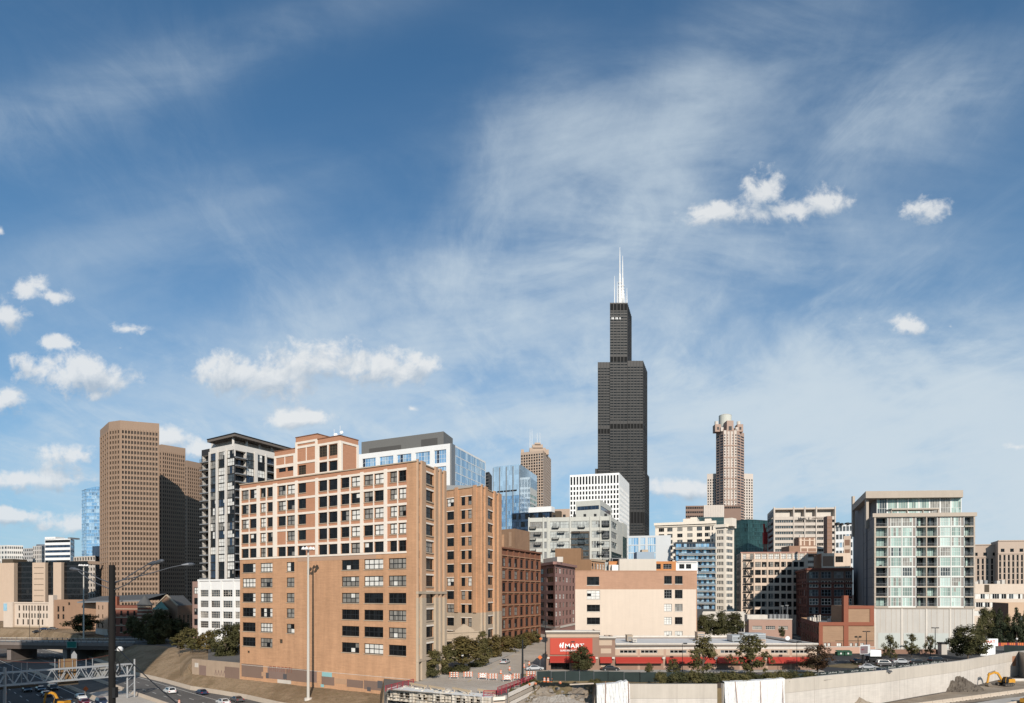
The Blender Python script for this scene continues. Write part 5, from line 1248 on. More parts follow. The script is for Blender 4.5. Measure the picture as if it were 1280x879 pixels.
q = MB(); fa = b46.f[0]; fa.bx(q, 0, fa.L * .42, fa.z1 - .5, wz(671, 636), -10, 0, M_WHITE); fa.bx(q, fa.L * .9, fa.L, fa.z1 - .4, fa.z1 + 1, -10, 0, M_GREYM); b46.part('roof_house', q)

# ------------------------------------------------------------------ old cream school building and church group
M_SCH = mat('cream_brick', (.56, .46, .375), var=.06, streak=.10); M_SCHB = mat('tan_side_brick', (.32, .195, .125), var=.10, streak=.08)
sc = Bldg('old_school_building', 'old three storey cream brick building with tall narrow windows and a pier at its right', 'building', [P(6.5, 372), P(67.5, 362)], 1, wz(753.5, 366), M_SCH, depth=25, parapet=.5)
f = sc.f[0]; SSC = style(1, 2, .12, .1, M_LOUV, [(G_DARK, 3), (G_BRONZE, 2), (G_MID, 1)], name='school')
for y0, y1, cols in ((757, 763.5, (16, 24, 29.5, 32.8, 36.3, 39.8, 43.5, 47.5, 50.5, 54.5, 58.5)), (766.8, 772.5, (16, 24, 29.5, 32.8, 36.3, 39.8, 43.5, 47.5, 50.5, 54.5, 58.5)), (774.3, 781, (22, 29, 35, 40.5, 47.5, 53))):
    for p in cols: f.wp(p - .9, p + 1.0, f.z(40, y1), f.z(40, y0), SSC)
sc.done(40)
q = MB(); f.bx(q, f.u(61.5), f.u(67.3), 1, f.z(64, 744), -2, .4, M_SCH); sc.part('chimney_pier', q)
q = MB(); f.bx(q, f.u(7), f.u(18.5), 1, f.z(12, 753), 0, 1.2, M_SCH); f.bx(q, f.u(7.2), f.u(11.5), f.z(9, 763.5), f.z(9, 754.5), 1.2, 1.3, mat('blue_mural', (.25, .42, .52), var=.3, scale=1.2)); sc.part('corner_bay', q)
q = MB(); f.bx(q, 0, f.L, f.z(40, 754.6), f.z(40, 753.2), -.3, .35, M_SCH); f.bx(q, 0, f.L, 1.0, 2.2, 0, .2, M_LIME); sc.part('cornice', q)
sd = Bldg('tan_school_wing', 'tan brown brick wing standing between the cream old building and the church', 'building', [P(67.6, 352), P(121, 338)], 1, wz(750, 345), M_SCHB, depth=20, parapet=.5)
f = sd.f[0]
for p0, y0, y1 in ((71.5, 758, 765), (77.8, 758, 764.5), (71.5, 768, 774), (77.8, 768, 774), (93, 772, 775), (81.5, 778, 783), (85, 753, 756.5)): f.wp(p0, p0 + 2.6, f.z(80, y1), f.z(80, y0), SSC)
sd.done(12)
cb_ = Bldg('tan_bay_block', 'sunlit tan three storey end block with paired slit windows left of the red church', 'building', [P(120, 322), P(135, 316), P(144, 322)], 0, wz(752.8, 318), mat('salmon_brick', (.44, .29, .20), var=.07, streak=.08), parapet=.4)
f = cb_.f[0]
for y in (757, 768, 780): f.wp(122.4, 124, f.z(127, y + 5), f.z(127, y), SSC); f.wp(127.4, 129, f.z(127, y + 5), f.z(127, y), SSC)
cb_.done(8); q = MB(); f.bx(q, 0, f.L, 0, 3.0, 0, .25, M_PALEC); cb_.part('stone_base', q)
M_SLR = mat('slate_roof', (.085, .085, .085), var=.12)
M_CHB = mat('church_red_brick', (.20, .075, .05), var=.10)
ch = thing('red_church', 'dark red brick church with striped turret and conical roof, in shade', 'church', (wx(160, 310), 318, 0))
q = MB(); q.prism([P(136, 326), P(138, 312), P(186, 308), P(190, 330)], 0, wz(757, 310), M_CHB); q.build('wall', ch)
q = MB(); e0, e1 = P(97, 338), P(181, 309); r0_, r1_ = (e0[0] + 3, e0[1] + 14), (e1[0] + 3, e1[1] + 14)
q.face([(e0[0], e0[1], wz(752.5, 330)), (e1[0], e1[1], wz(752.5, 309) + 1), (r1_[0], r1_[1], wz(744.6, 318) + 1), (r0_[0], r0_[1], wz(745.5, 345))], M_SLR)
q.face([(r0_[0], r0_[1] + 12, wz(752.5, 330)), (r0_[0], r0_[1], wz(745.5, 345)), (r1_[0], r1_[1], wz(744.6, 318) + 1), (r1_[0], r1_[1] + 12, wz(752.5, 309) + 1)], M_SLR)
q.face([(e0[0], e0[1], wz(752.5, 330) - .5), (e0[0], e0[1], wz(752.5, 330)), (r0_[0], r0_[1], wz(745.5, 345)), (r0_[0], r0_[1], wz(752.5, 345))], M_SLR)
q.bar((e0[0], e0[1], wz(752.5, 330) - .3), (e1[0], e1[1], wz(752.5, 309) + .7), .4, .7, M_GREYM); q.build('roof', ch)
q = MB(); c = (wx(178, 304), 306, 0); H_ = wz(757, 304); q.lathe(c, [(0, 3.0), (H_ * .5, 3.0), (H_, 3.0)], M_CHB, 14)
for k in range(7): q.lathe((c[0], c[1], 4 + k * 1.6), [(0, 3.06), (.6, 3.06)], M_LIME, 14)
q.build('turret', ch)
q = MB(); q.lathe((c[0], c[1], H_), [(0, 3.5), (.3, 3.5), (4.6, .15)], M_SLR, 14); q.build('turret_roof', ch)
fch = Fac(P(138, 312), P(186, 308), 0, 15)
for k in range(3):
    for i in range(5): q = MB(); u = fch.L * (.12 + .17 * i); fch.bx(q, u - .5, u + .5, 2 + 3.8 * k, 4.4 + 3.8 * k, 0.02, .12, G_DARK); fch.bx(q, u - .7, u + .7, 1.7 + 3.8 * k, 2 + 3.8 * k, .02, .3, M_LIME); q.build('window', ch)
for z in (4.9, 8.7, 12.6): q = MB(); fch.bx(q, 0, fch.L, z, z + .35, 0, .15, M_LIME); q.build('stone_band', ch)
q = MB(); q.box(wx(149, 316), wx(152.5, 316), 312, 314, 0, wz(745.5, 314), M_OPR); q.build('chimney', ch)
g0, g1 = P(197, 300), P(241, 288); gr = thing('gabled_church', 'brown brick church hall with a wide gable and dark slate roof, in shade', 'church', ((g0[0] + g1[0]) / 2, 300, 0))
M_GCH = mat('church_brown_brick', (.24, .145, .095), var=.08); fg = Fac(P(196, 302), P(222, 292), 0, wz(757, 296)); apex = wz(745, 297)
q = MB(); a, b = fg.pt(0, 0), fg.pt(fg.L, 0); m_ = fg.L / 2; B_ = -fg.nrm * 30
q.face([fg.pt(0, 0), fg.pt(fg.L, 0), fg.pt(fg.L, fg.z1), fg.pt(m_, apex), fg.pt(0, fg.z1)], M_GCH)
s2 = Fac((b.x, b.y), P(243, 308), 0, fg.z1)
for i in range(4): s2.w(s2.L * (i + .3) / 4, s2.L * (i + .7) / 4, 3, 10.5, style(1, 4, .15, .12, M_LIME, [(G_DARK, 1)], name='lancet'))
s2.wall(q, M_GCH); q.build('wall', gr); hang_windows(gr, [s2], 6)
dv = s2.d * s2.L; q = MB()
q.face([fg.pt(fg.L, fg.z1 - .3, .4) + fg.d * .5, fg.pt(fg.L, fg.z1 - .3, .4) + dv, fg.pt(m_, apex + .2, .4) + dv, fg.pt(m_, apex + .2, .4)], M_SLR); q.face([fg.pt(m_, apex + .2, .4), fg.pt(m_, apex + .2, .4) + dv, fg.pt(0, fg.z1 - .3, .4) + dv, fg.pt(0, fg.z1 - .3, .4)], M_SLR)
q.build('roof', gr)
q = MB(); q.bar(fg.pt(-.3, fg.z1, .15), fg.pt(m_, apex + .4, .15), .5, .5, M_LIME); q.bar(fg.pt(m_, apex + .4, .15), fg.pt(fg.L + .3, fg.z1, .15), .5, .5, M_LIME); q.build('gable_coping', gr)
q = MB()
for i in range(3): fg.bx(q, fg.L * (.2 + .22 * i), fg.L * (.2 + .22 * i) + 1.4, 3, 10 + 2 * (i == 1), 0, .1, G_DARK)
q.build('window', gr)
q = MB(); q.prism([P(190, 298), P(201, 292), P(211, 290), P(206, 300)], 0, wz(762, 293), M_GCH)
q.face([(*P(190, 298), wz(762, 293)), (*P(211, 290), wz(762, 293)), (*P(202, 299), wz(752, 296))], mat('copper_green', (.10, .19, .16), var=.1)); q.build('porch', gr)
# ------------------------------------------------------------------ ground, expressway and roads
EDGE = [(-800, 420), (-100, 360), (0, 345), (50, 330), (100, 285), (123, 265), (170, 220), (240, 186.6), (310, 170.5), (350, 159.3), (420, 147), (474, 141.5), (600, 130.6), (640, 131), (745, 139.6), (895, 139.8), (980, 147), (1100, 164), (1200, 188), (1270, 219), (1310, 226), (2100, 240)]
def lerp_tab(tab, x):
    for (a, b), (c, d) in zip(tab, tab[1:]):
        if x <= c: return b + (d - b) * max(0, (x - a)) / (c - a)
    return tab[-1][1]
def cl(x): return max(0.0, min(1.0, x))
def sst(x): x = cl(x); return x * x * (3 - 2 * x)
FA_ = Fac(A0, A1, 0, 1)
def ground_z(X, Y):
    """height of the city ground at a plan point; 0 is street level, the cut floor lies at -7"""
    px = CX + FPX * X / max(Y, 1); s = Y - lerp_tab(EDGE, px)
    if px < 100:
        hb = -6.9 + 7.9 * cl(s / 17) + 1.2 * cl((s - 17) / 60); 
        return hb
    if px < 130: a = (px - 100) / 30; return (1 - a) * (-6.9 + 7.9 * cl(s / 17) + 1.2 * cl((s - 17) / 60)) + a * (-6.9 + 6.9 * cl(s / 42) ** .85)
    if px < 478:
        ya_ = FA_.Y(px); base = -6.9 + 3.2 * cl(s / max(2, ya_ - lerp_tab(EDGE, px))) ** .8
        back = 0.25 if px > 258 else 0
        zz_ = base if Y < ya_ + (1.05 if px < 302 else 4) else back
        if px < 250:
            sl_ = -6.9 + 6.9 * cl(s / 42) ** .85; a = cl((px - 226) / 14); return sl_ * (1 - a) + zz_ * a if px > 226 else sl_
        return zz_
    if px < 636: return 0.0
    if px < 760: return (-6.2 + 6.2 * cl(s / 29) ** .8) * (1 if px < 742 else 0)
    return 0.0
def two_tone(name, c1, c2, c3, s1, s2, rough=.95, bump=.25, dist=.15):
    m = bpy.data.materials.new(name); m.use_nodes = True; q = NT(m.node_tree); b = m.node_tree.nodes['Principled BSDF']
    b.inputs['Roughness'].default_value = rough; b.inputs['Specular IOR Level'].default_value = .2
    o = q.n('ShaderNodeTexCoord').outputs['Object']
    n_1 = q.noise(o, s1, 5, .62); n_2 = q.noise(o, s2, 6, .7)
    c = q.mix(q.sm(n_1, .38, .62), c1, c2); c = q.mix(q.m('MULTIPLY', q.sm(n_2, .45, .75), .75), c, c3)
    q.put(b.inputs['Base Color'], c); bn = q.n('ShaderNodeBump'); bn.inputs['Strength'].default_value = bump; bn.inputs['Distance'].default_value = dist
    q.put(bn.inputs['Height'], n_2); q.put(b.inputs['Normal'], bn.outputs[0]); MATS[name] = m; return m
M_GRASS = two_tone('dry_grass', (.20, .135, .08), (.29, .205, .13), (.12, .10, .045), .11, 1.3, bump=.7, dist=.4)
M_DIRT = two_tone('rubble_dirt', (.25, .20, .15), (.33, .275, .215), (.17, .125, .085), .13, 1.1, bump=.5, dist=.3)
M_WEED = two_tone('weedy_soil', (.16, .115, .06), (.21, .16, .095), (.085, .085, .035), .12, .8, bump=.4)
M_ASPH = two_tone('asphalt', (.115, .108, .10), (.14, .13, .12), (.095, .088, .082), .08, .7, rough=.9, bump=.05)
M_ASPHD = two_tone('dark_asphalt', (.048, .047, .047), (.06, .058, .057), (.04, .04, .04), .07, .5, rough=.85, bump=.05)
M_CRTE = two_tone('pale_concrete_paving', (.42, .385, .34), (.49, .45, .40), (.33, .30, .265), .07, .5, bump=.08)
M_STREET = two_tone('worn_concrete_street', (.40, .34, .275), (.47, .405, .335), (.31, .26, .21), .06, .45, bump=.06)
M_WALK = two_tone('sidewalk_concrete', (.36, .33, .29), (.42, .385, .34), (.30, .27, .235), .1, .6, bump=.05)
cols = [-800 + 60 * i for i in range(12)] + [-80 + 5 * i for i in range(288)] + [1360 + 60 * i for i in range(13)]
rows = [0, .02] + [1.0 * i for i in range(1, 14)] + [14.5 + 1.5 * i for i in range(30)] + [62, 70, 80, 100, 130, 180, 260, 400, 700, 1300, 3000, 9000]
gm = MB(); V = []
for px in cols:
    e = lerp_tab(EDGE, px)
    for s in rows:
        Y = e + s; X = wx(px, Y); z = ground_z(X, Y)
        if 640 < px < 742 and s < 32: z += (math.sin(X * 1.3 + Y * .7) * math.sin(Y * 1.9 - X * .4) + R.uniform(-.6, .6)) * .38 * cl(s / 4)
        if px < 470 and s < 60 and z < -.2: z += R.uniform(-.07, .07)
        V.append((X, Y, z if s else z - 4))
gm.v = V; nr = len(rows)
def gmat(px, s, z):
    if px < 128 and s < 75: return M_GRASS
    if px < 478 and z < .12 and s < 48: return M_GRASS if px < 258 or z < 0 else M_ASPH
    if 255 < px < 300: return M_ASPH
    if 636 < px < 745: return M_DIRT if s < 15 + 5 * math.sin(px * .15) else (M_WEED if s < 31 else M_WALK)
    if px >= 745 and s < 12: return M_WEED
    return M_ASPH
for i in range(len(cols) - 1):
    for k in range(nr - 1):
        gm.f.append((i * nr + k, (i + 1) * nr + k, (i + 1) * nr + k + 1, i * nr + k + 1))
        gm.mi.append(gm.m(gmat((cols[i] + cols[i + 1]) / 2, rows[k], V[i * nr + k][2])))
go = gm.build('ground', smooth=False, kind='structure')
q = MB(); q.face([(-9000, -9000, -7.05), (9000, -9000, -7.05), (9000, 9000, -7.05), (-9000, 9000, -7.05)], two_tone('cut_floor', (.12, .10, .085), (.15, .13, .11), (.09, .08, .07), .05, .5)); q.build('expressway_bed', kind='structure')  # floor colour darkened to stand in for shade between bridge and gantry
EP = [P(px, lerp_tab(EDGE, px)) for px in (60, 80, 100, 123, 146, 170, 205, 240, 275, 310, 350, 385, 420)]
def offs(pts, d):
    """plan polyline moved d metres to the expressway side"""
    out = []
    for i, p in enumerate(pts):
        a, b = pts[max(0, i - 2)], pts[min(len(pts) - 1, i + 2)]; dx, dy = b[0] - a[0], b[1] - a[1]; l = math.hypot(dx, dy)
        out.append((p[0] + dy / l * d, p[1] - dx / l * d))
    return out
def strip(name, pts, d0, d1, z, mt, kind='structure'):
    a, b = offs(pts, d0), offs(pts, d1); q = MB()
    for i in range(len(pts) - 1): q.face([(*a[i], z), (*b[i], z), (*b[i + 1], z), (*a[i + 1], z)], mt)
    return q.build(name, kind=kind)
# carriageways run straight across the cut
ed = Vector((.705, -.709)); en = Vector((-.709, -.705)); EO = Vector((-124.7, 220.0))
def EX(t, o, z=-7.0): p = EO + ed * t + en * o; return (p.x, p.y, z)
def lane(name, t0, t1, o0, o1, z, mt):
    q = MB(); n = 12
    for i in range(n):
        a, b = t0 + (t1 - t0) * i / n, t0 + (t1 - t0) * (i + 1) / n
        q.face([EX(a, o0, z), EX(a, o1, z), EX(b, o1, z), EX(b, o0, z)], mt)
    return q.build(name, kind='structure')
lane('road', -170, 130, -6, 12.2, -7.03, M_ASPH); lane('road', -170, 130, 23.5, 46, -7.03, M_ASPHD); lane('road', -170, 130, 49, 62, -7.03, M_ASPHD)
lane('work_zone', 34, 130, 12.2, 23.5, -7.035, M_CRTE)
M_PAINT = mat('road_paint', (.62, .60, .56), var=.15, scale=1.5); M_YEL = mat('yellow_road_paint', (.55, .38, .07), var=.15)
q = MB()
for o in (1.2, 11.6, 24.3, 45.2):
    for i in range(60): a = -170 + i * 5; q.face([EX(a, o - .09, -7.02), EX(a, o + .09, -7.02), EX(a + 5, o + .09, -7.02), EX(a + 5, o - .09, -7.02)], M_PAINT)
for o in (5, 8.4, 28, 31.6, 35.2, 38.8):
    for i in range(34): a = -170 + i * 9; q.face([EX(a, o - .09, -7.02), EX(a, o + .09, -7.02), EX(a + 3, o + .09, -7.02), EX(a + 3, o - .09, -7.02)], M_PAINT)
q.build('road_markings', kind='structure')
def barrier(label, pts, mt, h=1.05, w=.32, z=-7.02, name='concrete_barrier', joints=6.0):
    q = MB(); L = offs(pts, -w / 2); Rr = offs(pts, w / 2); Lt = offs(pts, -w / 5); Rt = offs(pts, w / 5)
    for i in range(len(pts) - 1):
        for a, b in ((L, Lt), (Rt, Rr)): q.face([(*a[i], z if a is L else z + h), (*a[i + 1], z if a is L else z + h), (*b[i + 1], z + h if b is Lt else z), (*b[i], z + h if b is Lt else z)], mt)
        q.face([(*Lt[i], z + h), (*Lt[i + 1], z + h), (*Rt[i + 1], z + h), (*Rt[i], z + h)], mt)
    for i in (0, -1): q.face([(*L[i], z), (*Lt[i], z + h), (*Rt[i], z + h), (*Rr[i], z)], mt)
    return tag(q.build(name), label, 'barrier')
M_BARR = mat('tan_barrier_concrete', (.48, .40, .32), var=.1, streak=.1, scale=.8)
barrier('long pale concrete barrier along the foot of the grassy slope', offs(EP, .3), M_BARR, 1.1, .5)
barrier('concrete barrier between the dark lanes and the pale work zone', [EX(t, 13.0)[:2] for t in range(-60, 100, 8)], M_BARR, .85, .5)
barrier('concrete barrier on the near side of the pale work zone', [EX(t, 22.6)[:2] for t in range(-40, 100, 8)], M_BARR, .85, .5)
barrier('tan concrete barrier with guard rail at the bottom left corner', [EX(t, 47.5)[:2] for t in range(10, 90, 8)], M_BARR, .9, .5)
# street between the lofts and the store, running out onto the cut bridge
def sheet(name, pts, z, mt): q = MB(); q.face([(p[0], p[1], z) for p in pts], mt); return q.build(name, kind='structure')
sheet('street', [(-26, 138), (-6, 128.2), (-3.7, 134), (5.4, 159.6), (9.2, 173), (17.4, 288), (26, 420), (17, 420), (11.6, 274), (-8.6, 177), (-20.5, 153)], .012, M_STREET)
q = MB(); lc = [(-20.5, 153.2), (-8.6, 177), (-3.0, 205), (3.6, 238), (11.6, 274)]; rw = [(-22.6, 152), (-16.6, 168), (-9.8, 208), (-4.0, 232), (6.8, 276)]
for i in range(4):
    a, b, c, d = lc[i], lc[i + 1], rw[i + 1], rw[i]
    q.face([(*a, .14), (*b, .14), (*c, .14), (*d, .14)], M_WALK); q.face([(*a, 0), (*b, 0), (*b, .14), (*a, .14)], M_WALK)
q.build('sidewalk', kind='structure')
q = MB(); pts = [(9.4, 166), (9.4, 173.2), (80, 173.2), (80, 170)]
q.face([(p[0], p[1], .12) for p in (pts[0], pts[3], pts[2], pts[1])], M_WALK); q.face([(9.4, 166, 0), (80, 170, 0), (80, 170, .12), (9.4, 166, .12)], M_WALK); q.build('sidewalk', kind='structure')
sheet('street', [(-150, 268), (-150, 262), (-40, 205), (-24, 196), (-20, 200)], .01, M_ASPH)
q = MB()
for i in range(7): a, b = 150 + i * 12, 154 + i * 12; fx = lambda Y: -10 + (Y - 150) * .165; q.face([(fx(a) - .06, a, .017), (fx(a) + .06, a, .017), (fx(b) + .06, b, .017), (fx(b) - .06, b, .017)], M_YEL)
q.build('road_markings', kind='structure')
sheet('parking_lot', [(72, 153), (92, 166), (128, 192), (168, 224), (168, 226), (74, 226)], .012, M_ASPHD)
q = MB()
for i in range(16): x = 84 + i * 2.8; y0 = 186 + i * 1.2; q.face([(x, y0, .018), (x + .12, y0, .018), (x - 1.4, y0 + 5, .018), (x - 1.52, y0 + 5, .018)], M_PAINT)
q.build('road_markings', kind='structure')
sheet('lawn', [(84, 182), (92, 176), (104, 184), (98, 192)], .05, M_WEED)
sheet('street', [(150, 236), (400, 300), (400, 330), (150, 262)], .01, M_ASPH); sheet('sidewalk', [(150, 264), (400, 332), (400, 345), (150, 280)], .02, M_WALK)

# ------------------------------------------------------------------ retaining walls and bridge ends
M_RET = mat('cast_concrete_wall', (.55, .50, .445), var=.13, streak=.24, course=.14, scale=.25)
M_RET2 = mat('cast_concrete_band', (.49, .435, .37), var=.10, streak=.2, scale=.3)
def retwall(label, pxs, ztop=1.0, zbot=-7.0, th=.7, step=17.0, bandz=-2.0):
    pts = [P(px, lerp_tab(EDGE, px)) for px in pxs]; q = MB(); root = thing('retaining_wall', label, 'retaining wall', (*pts[len(pts) // 2], zbot))
    Fo, Bo = offs(pts, .5), offs(pts, .5 - th)
    seg = []
    for i in range(len(pts) - 1):
        a, b, c, d = Fo[i], Fo[i + 1], Bo[i + 1], Bo[i]
        q.face([(*a, zbot), (*b, zbot), (*b, bandz), (*a, bandz)], M_RET); q.face([(*a, bandz), (*b, bandz), (*b, ztop), (*a, ztop)], M_RET2)
        q.face([(*a, ztop), (*b, ztop), (*c, ztop), (*d, ztop)], M_RET); q.face([(*d, zbot), (*d, ztop), (*c, ztop), (*c, zbot)], M_RET)
    for i in (0, -1): q.face([(*Fo[i], zbot), (*Bo[i], zbot), (*Bo[i], ztop), (*Fo[i], ztop)], M_RET)
    q.build('wall_face', root)
    j = MB(); L = 0; nxt = step * .6; M_J = mat('wall_joint', (.34, .30, .26), var=.1)
    for i in range(len(pts) - 1):
        fa = Fac(Fo[i], Fo[i + 1], 0, 1)
        while nxt < L + fa.L: u = nxt - L; fa.bx(j, u - .035, u + .035, zbot, ztop - .05, -.05, .015, M_J); nxt += step
        fa.bx(j, 0, fa.L, bandz - .04, bandz + .04, -.05, .012, M_J)
        L += fa.L
    j.build('joint', root); return root
rw1 = retwall('shorter pale concrete retaining wall below the store, left of the dark gap', list(range(785, 897, 10)) + [895.5])
rw2 = retwall('long curved pale concrete retaining wall rising to the right edge', list(range(902, 1272, 15)) + [1271])
q = MB(); a, b = P(896, 140.4), P(901.5, 140.9); q.box(a[0], b[0], 140.6, 142, -7, 1, mat('dark_gap_fill', (.06, .045, .035), var=.2)); tag(q.build('gap_strip'), 'dark strip filling the gap between the two retaining walls', 'soil')  # dark brown box closing the gap between the walls
M_TARP = mat('white_tarpaulin', (.70, .69, .67), var=.06, streak=.06, scale=.6, rough=.6, bump=.8); M_STRAP = mat('brown_strap', (.30, .16, .10), var=.1)
def tarp(label, p0, p1, ytops, bumpy, lines, tilt=.7):
    root = None; n = 40; q = MB(); rows_ = 10; V_ = []
    for i in range(n + 1):
        px = p0 + (p1 - p0) * i / n; Yw = lerp_tab(EDGE, max(px, 746)) - .62
        zt_ = wz(lerp_tab(ytops, px), Yw)
        for k in range(rows_ + 1):
            z = zt_ + (-7.0 - zt_) * k / rows_; fold = .2 * math.sin(i * .6 + k * .3) + .1 * math.sin(i * 2.3 - k * .8) + R.uniform(-.04, .04)
            V_.append((wx(px, Yw), Yw - .25 - abs(fold) - tilt * (k / rows_), z))
    q.v = V_
    for i in range(n):
        for k in range(rows_): q.f.append((i * (rows_ + 1) + k, i * (rows_ + 1) + k + 1, (i + 1) * (rows_ + 1) + k + 1, (i + 1) * (rows_ + 1) + k)); q.mi.append(q.m(M_TARP))
    # fold over the top of the wall
    for i in range(n):
        a, b = V_[i * (rows_ + 1)], V_[(i + 1) * (rows_ + 1)]; q.face([a, b, (b[0], b[1] + 1.6, b[2] + .06), (a[0], a[1] + 1.6, a[2] + .06)], M_TARP)
    o = q.build('tarpaulin', smooth=False); tag(o, label, 'tarpaulin')
    for pa, pb in lines:
        s_ = MB(); Y = lerp_tab(EDGE, pa) - 1.2; s_.bar((wx(pa, Y), Y, wz(852, Y)), (wx(pb, Y) , Y - tilt - .1, -6.9), .12, .06, M_STRAP); s_.build('strap', o)
tarp('white tarpaulin with a peaked corner draped over the wall end left', 745.5, 787, [(745, 856), (752, 855.5), (770, 854), (777, 851.5), (780, 852.5), (783.5, 850.5), (787, 855)], 1, [(757, 756.5), (785.6, 785.8)])
tarp('wide white tarpaulin sheet hanging over the start of the long wall', 905, 980, [(905, 852.5), (930, 851.5), (955, 850), (979, 848)], 1, [(919, 923), (950.5, 951), (978, 978.5)], .4)
# low painted wall by the loft
lw = thing('low_retaining_wall', 'low tan concrete wall with painted out patches left of the big loft', 'retaining wall', (*P(270, FA_.Y(270)), -4.5))
a = FA_.pt(FA_.u(240), 0); b = FA_.pt(FA_.u(299.5), 0); fl = Fac((a.x, a.y), (b.x, b.y), -5, .75); q = MB()
fl.bx(q, 0, fl.L, -5, .75, -.5, 0, mat('tan_concrete_wall', (.37, .275, .20), var=.12, streak=.16)); q.build('wall_face', lw)
for p0, p1, z0, z1, k in ((249, 257.5, -3.9, -.9, 1), (281, 299, -4.2, -.6, 0), (243.5, 248, -1.6, -.3, 6)):
    q = MB(); fl.bx(q, fl.u(p0), min(fl.L, fl.u(p1)), z0, z1, .004, .025, pm[k]); q.build('paint_patch', lw)
q = MB()
for i in range(4): u = fl.u(268.5) + i * 1.3; q.bar(fl.pt(u, -3.3, .02), fl.pt(u + .5, -1.8, .02), .04, .16, pm[1]); q.bar(fl.pt(u + .5, -1.8, .02), fl.pt(u + .9, -3.3, .02), .04, .16, pm[1])
q.build('graffiti', lw)
# demolished bridge end: deck with a torn edge, red rails, timber guards
M_BRKC = two_tone('broken_concrete', (.60, .55, .48), (.52, .46, .38), (.36, .28, .20), .5, 1.6, bump=.6, dist=.3)
M_DECKW = mat('white_deck_slurry', (.66, .65, .62), var=.1, scale=.4)
db = thing('broken_bridge_deck', 'pale broken end of a half demolished bridge deck at the bottom centre', 'bridge', (-14, 138, -4))
fe = [Vector((-26.2, 139.5, 0)) + (Vector((-4.0, 127.2, 0)) - Vector((-26.2, 139.5, 0))) * (i / 60) for i in range(61)]
fe = [p + Vector((R.uniform(-.1, .1), R.uniform(-.35, .35), 0)) for p in fe]
q = MB()
for i in range(60):
    a, b = fe[i], fe[i + 1]; q.face([(a.x, a.y, .03), (b.x, b.y, .03), (b.x + 1.0, b.y + 4, .03), (a.x + 1.0, a.y + 4, .03)], M_DECKW)
    zs_ = [.03, -.55, -1.1, -1.7, -2.4, -7]
    for k in range(5):
        off0 = Vector((0, .0 + .25 * k * R.uniform(.2, 1), 0)); m_ = M_BRKC if k < 4 else M_DARKF
        if k in (1, 2) and math.sin(i * 1.7) + math.sin(i * .61 + 1) > .35 and R.random() < .8: off0 += Vector((.2, .9, 0)); m_ = mat('rebar_recess', (.26, .19, .13), var=.3)
        q.face([(a.x + off0.x, a.y + off0.y, zs_[k + 1]), (b.x + off0.x, b.y + off0.y, zs_[k + 1]), (b.x + off0.x, b.y + off0.y, zs_[k]), (a.x + off0.x, a.y + off0.y, zs_[k])], m_)
        q.face([(a.x, a.y, zs_[k]), (b.x, b.y, zs_[k]), (b.x + .3, b.y + 1.2, zs_[k] - .01), (a.x + .3, a.y + 1.2, zs_[k] - .01)], M_BRKC)
q.build('torn_edge', db)
q = MB(); q.face([(-26.3, 139.6, .02), (-26.3, 139.6, -7), (-20, 156, -7), (-20, 156, .02)], M_BRKC); q.face([(-4, 127.2, .02), (-4, 127.2, -7), (3.5, 154, -7), (3.5, 154, .02)], M_BRKC); q.build('abutment', db)
for i in range(46):
    p = fe[R.randrange(60)]; s_ = R.uniform(.12, .45); q = MB() if i % 46 == 0 else q
    c = Vector((p.x + R.uniform(0, 3), p.y + R.uniform(.2, 4.5), .03)); M_ = Matrix.Translation(c) @ Matrix.Rotation(R.random() * 6, 4, 'Z') @ Matrix.Rotation(R.uniform(-.5, .5), 4, 'X'); q.box(-s_, s_, -s_ * .7, s_ * .7, -.1, s_ * .7, M_BRKC, M_)
o = q.build('rubble_chunk', db, kind='stuff')
M_TIMB = mat('pale_timber', (.50, .38, .25), var=.1, scale=1)
tl = ('first from the left', 'second from the left', 'third from the left', 'fourth, nearest the red rails')
for i, (p0, y0, p1, y1) in enumerate(((512, 853.8, 533, 858), (536, 857.5, 556, 861.5), (565.5, 860, 588, 864.5), (597, 862, 620, 865.5))):
    a, b = Vector(G(p0, y0 + 4.6)), Vector(G(p1, y1 + 4.6)); t = thing('timber_guard', 'pale timber board guard on the broken deck, ' + tl[i], 'timber guard', tuple((a + b) / 2), 'timber guards on the broken deck')
    q = MB(); q.bar(a + Vector((0, 0, .75)), b + Vector((0, 0, .75)), .08, .42, M_TIMB); q.build('board', t)
    for f_ in (.12, .88): c = a.lerp(b, f_); q = MB(); q.bar(c, c + Vector((0, .12, .9)), .14, .14, M_TIMB); q.build('post', t)
M_RAIL = mat('crimson_paint', (.30, .035, .05), var=.12, scale=1.5)
def rail(label, pts, h=1.15):
    t = thing('bridge_railing', label, 'railing', tuple(pts[0]), 'red bridge railings'); q = MB()
    for a, b in zip(pts, pts[1:]):
        a, b = Vector(a), Vector(b); n = max(1, int((b - a).length / 2.2))
        for i in range(n + 1): c = a.lerp(b, i / n); q.bar(c, c + Vector((0, 0, h)), .14, .14, M_RAIL)
        for z in (.25, .6, .9, h): q.bar(a + Vector((0, 0, z)), b + Vector((0, 0, z)), .07, .09 if z < h else .14, M_RAIL)
        m2 = int((b - a).length / .5)
        for i in range(m2): c = a.lerp(b, (i + .5) / m2); q.bar(c + Vector((0, 0, .25)), c + Vector((0, 0, .9)), .035, .035, M_RAIL)
    q.build('rail_bars', t); return t
rail('red metal bridge railing at the left of the broken deck by the loft', [G(482, 864.5), G(517, 855.5)])
rail('red metal railing along the right of the street, furthest section', [G(652, 855), G(668, 849)])
rail('red metal railing along the right of the street, middle section', [G(622, 866.5), G(652, 855.5)])
rail('red metal railing across the broken deck corner, nearest section', [G(604.5, 871), G(620.5, 870.5), G(633, 866)])
q = MB()
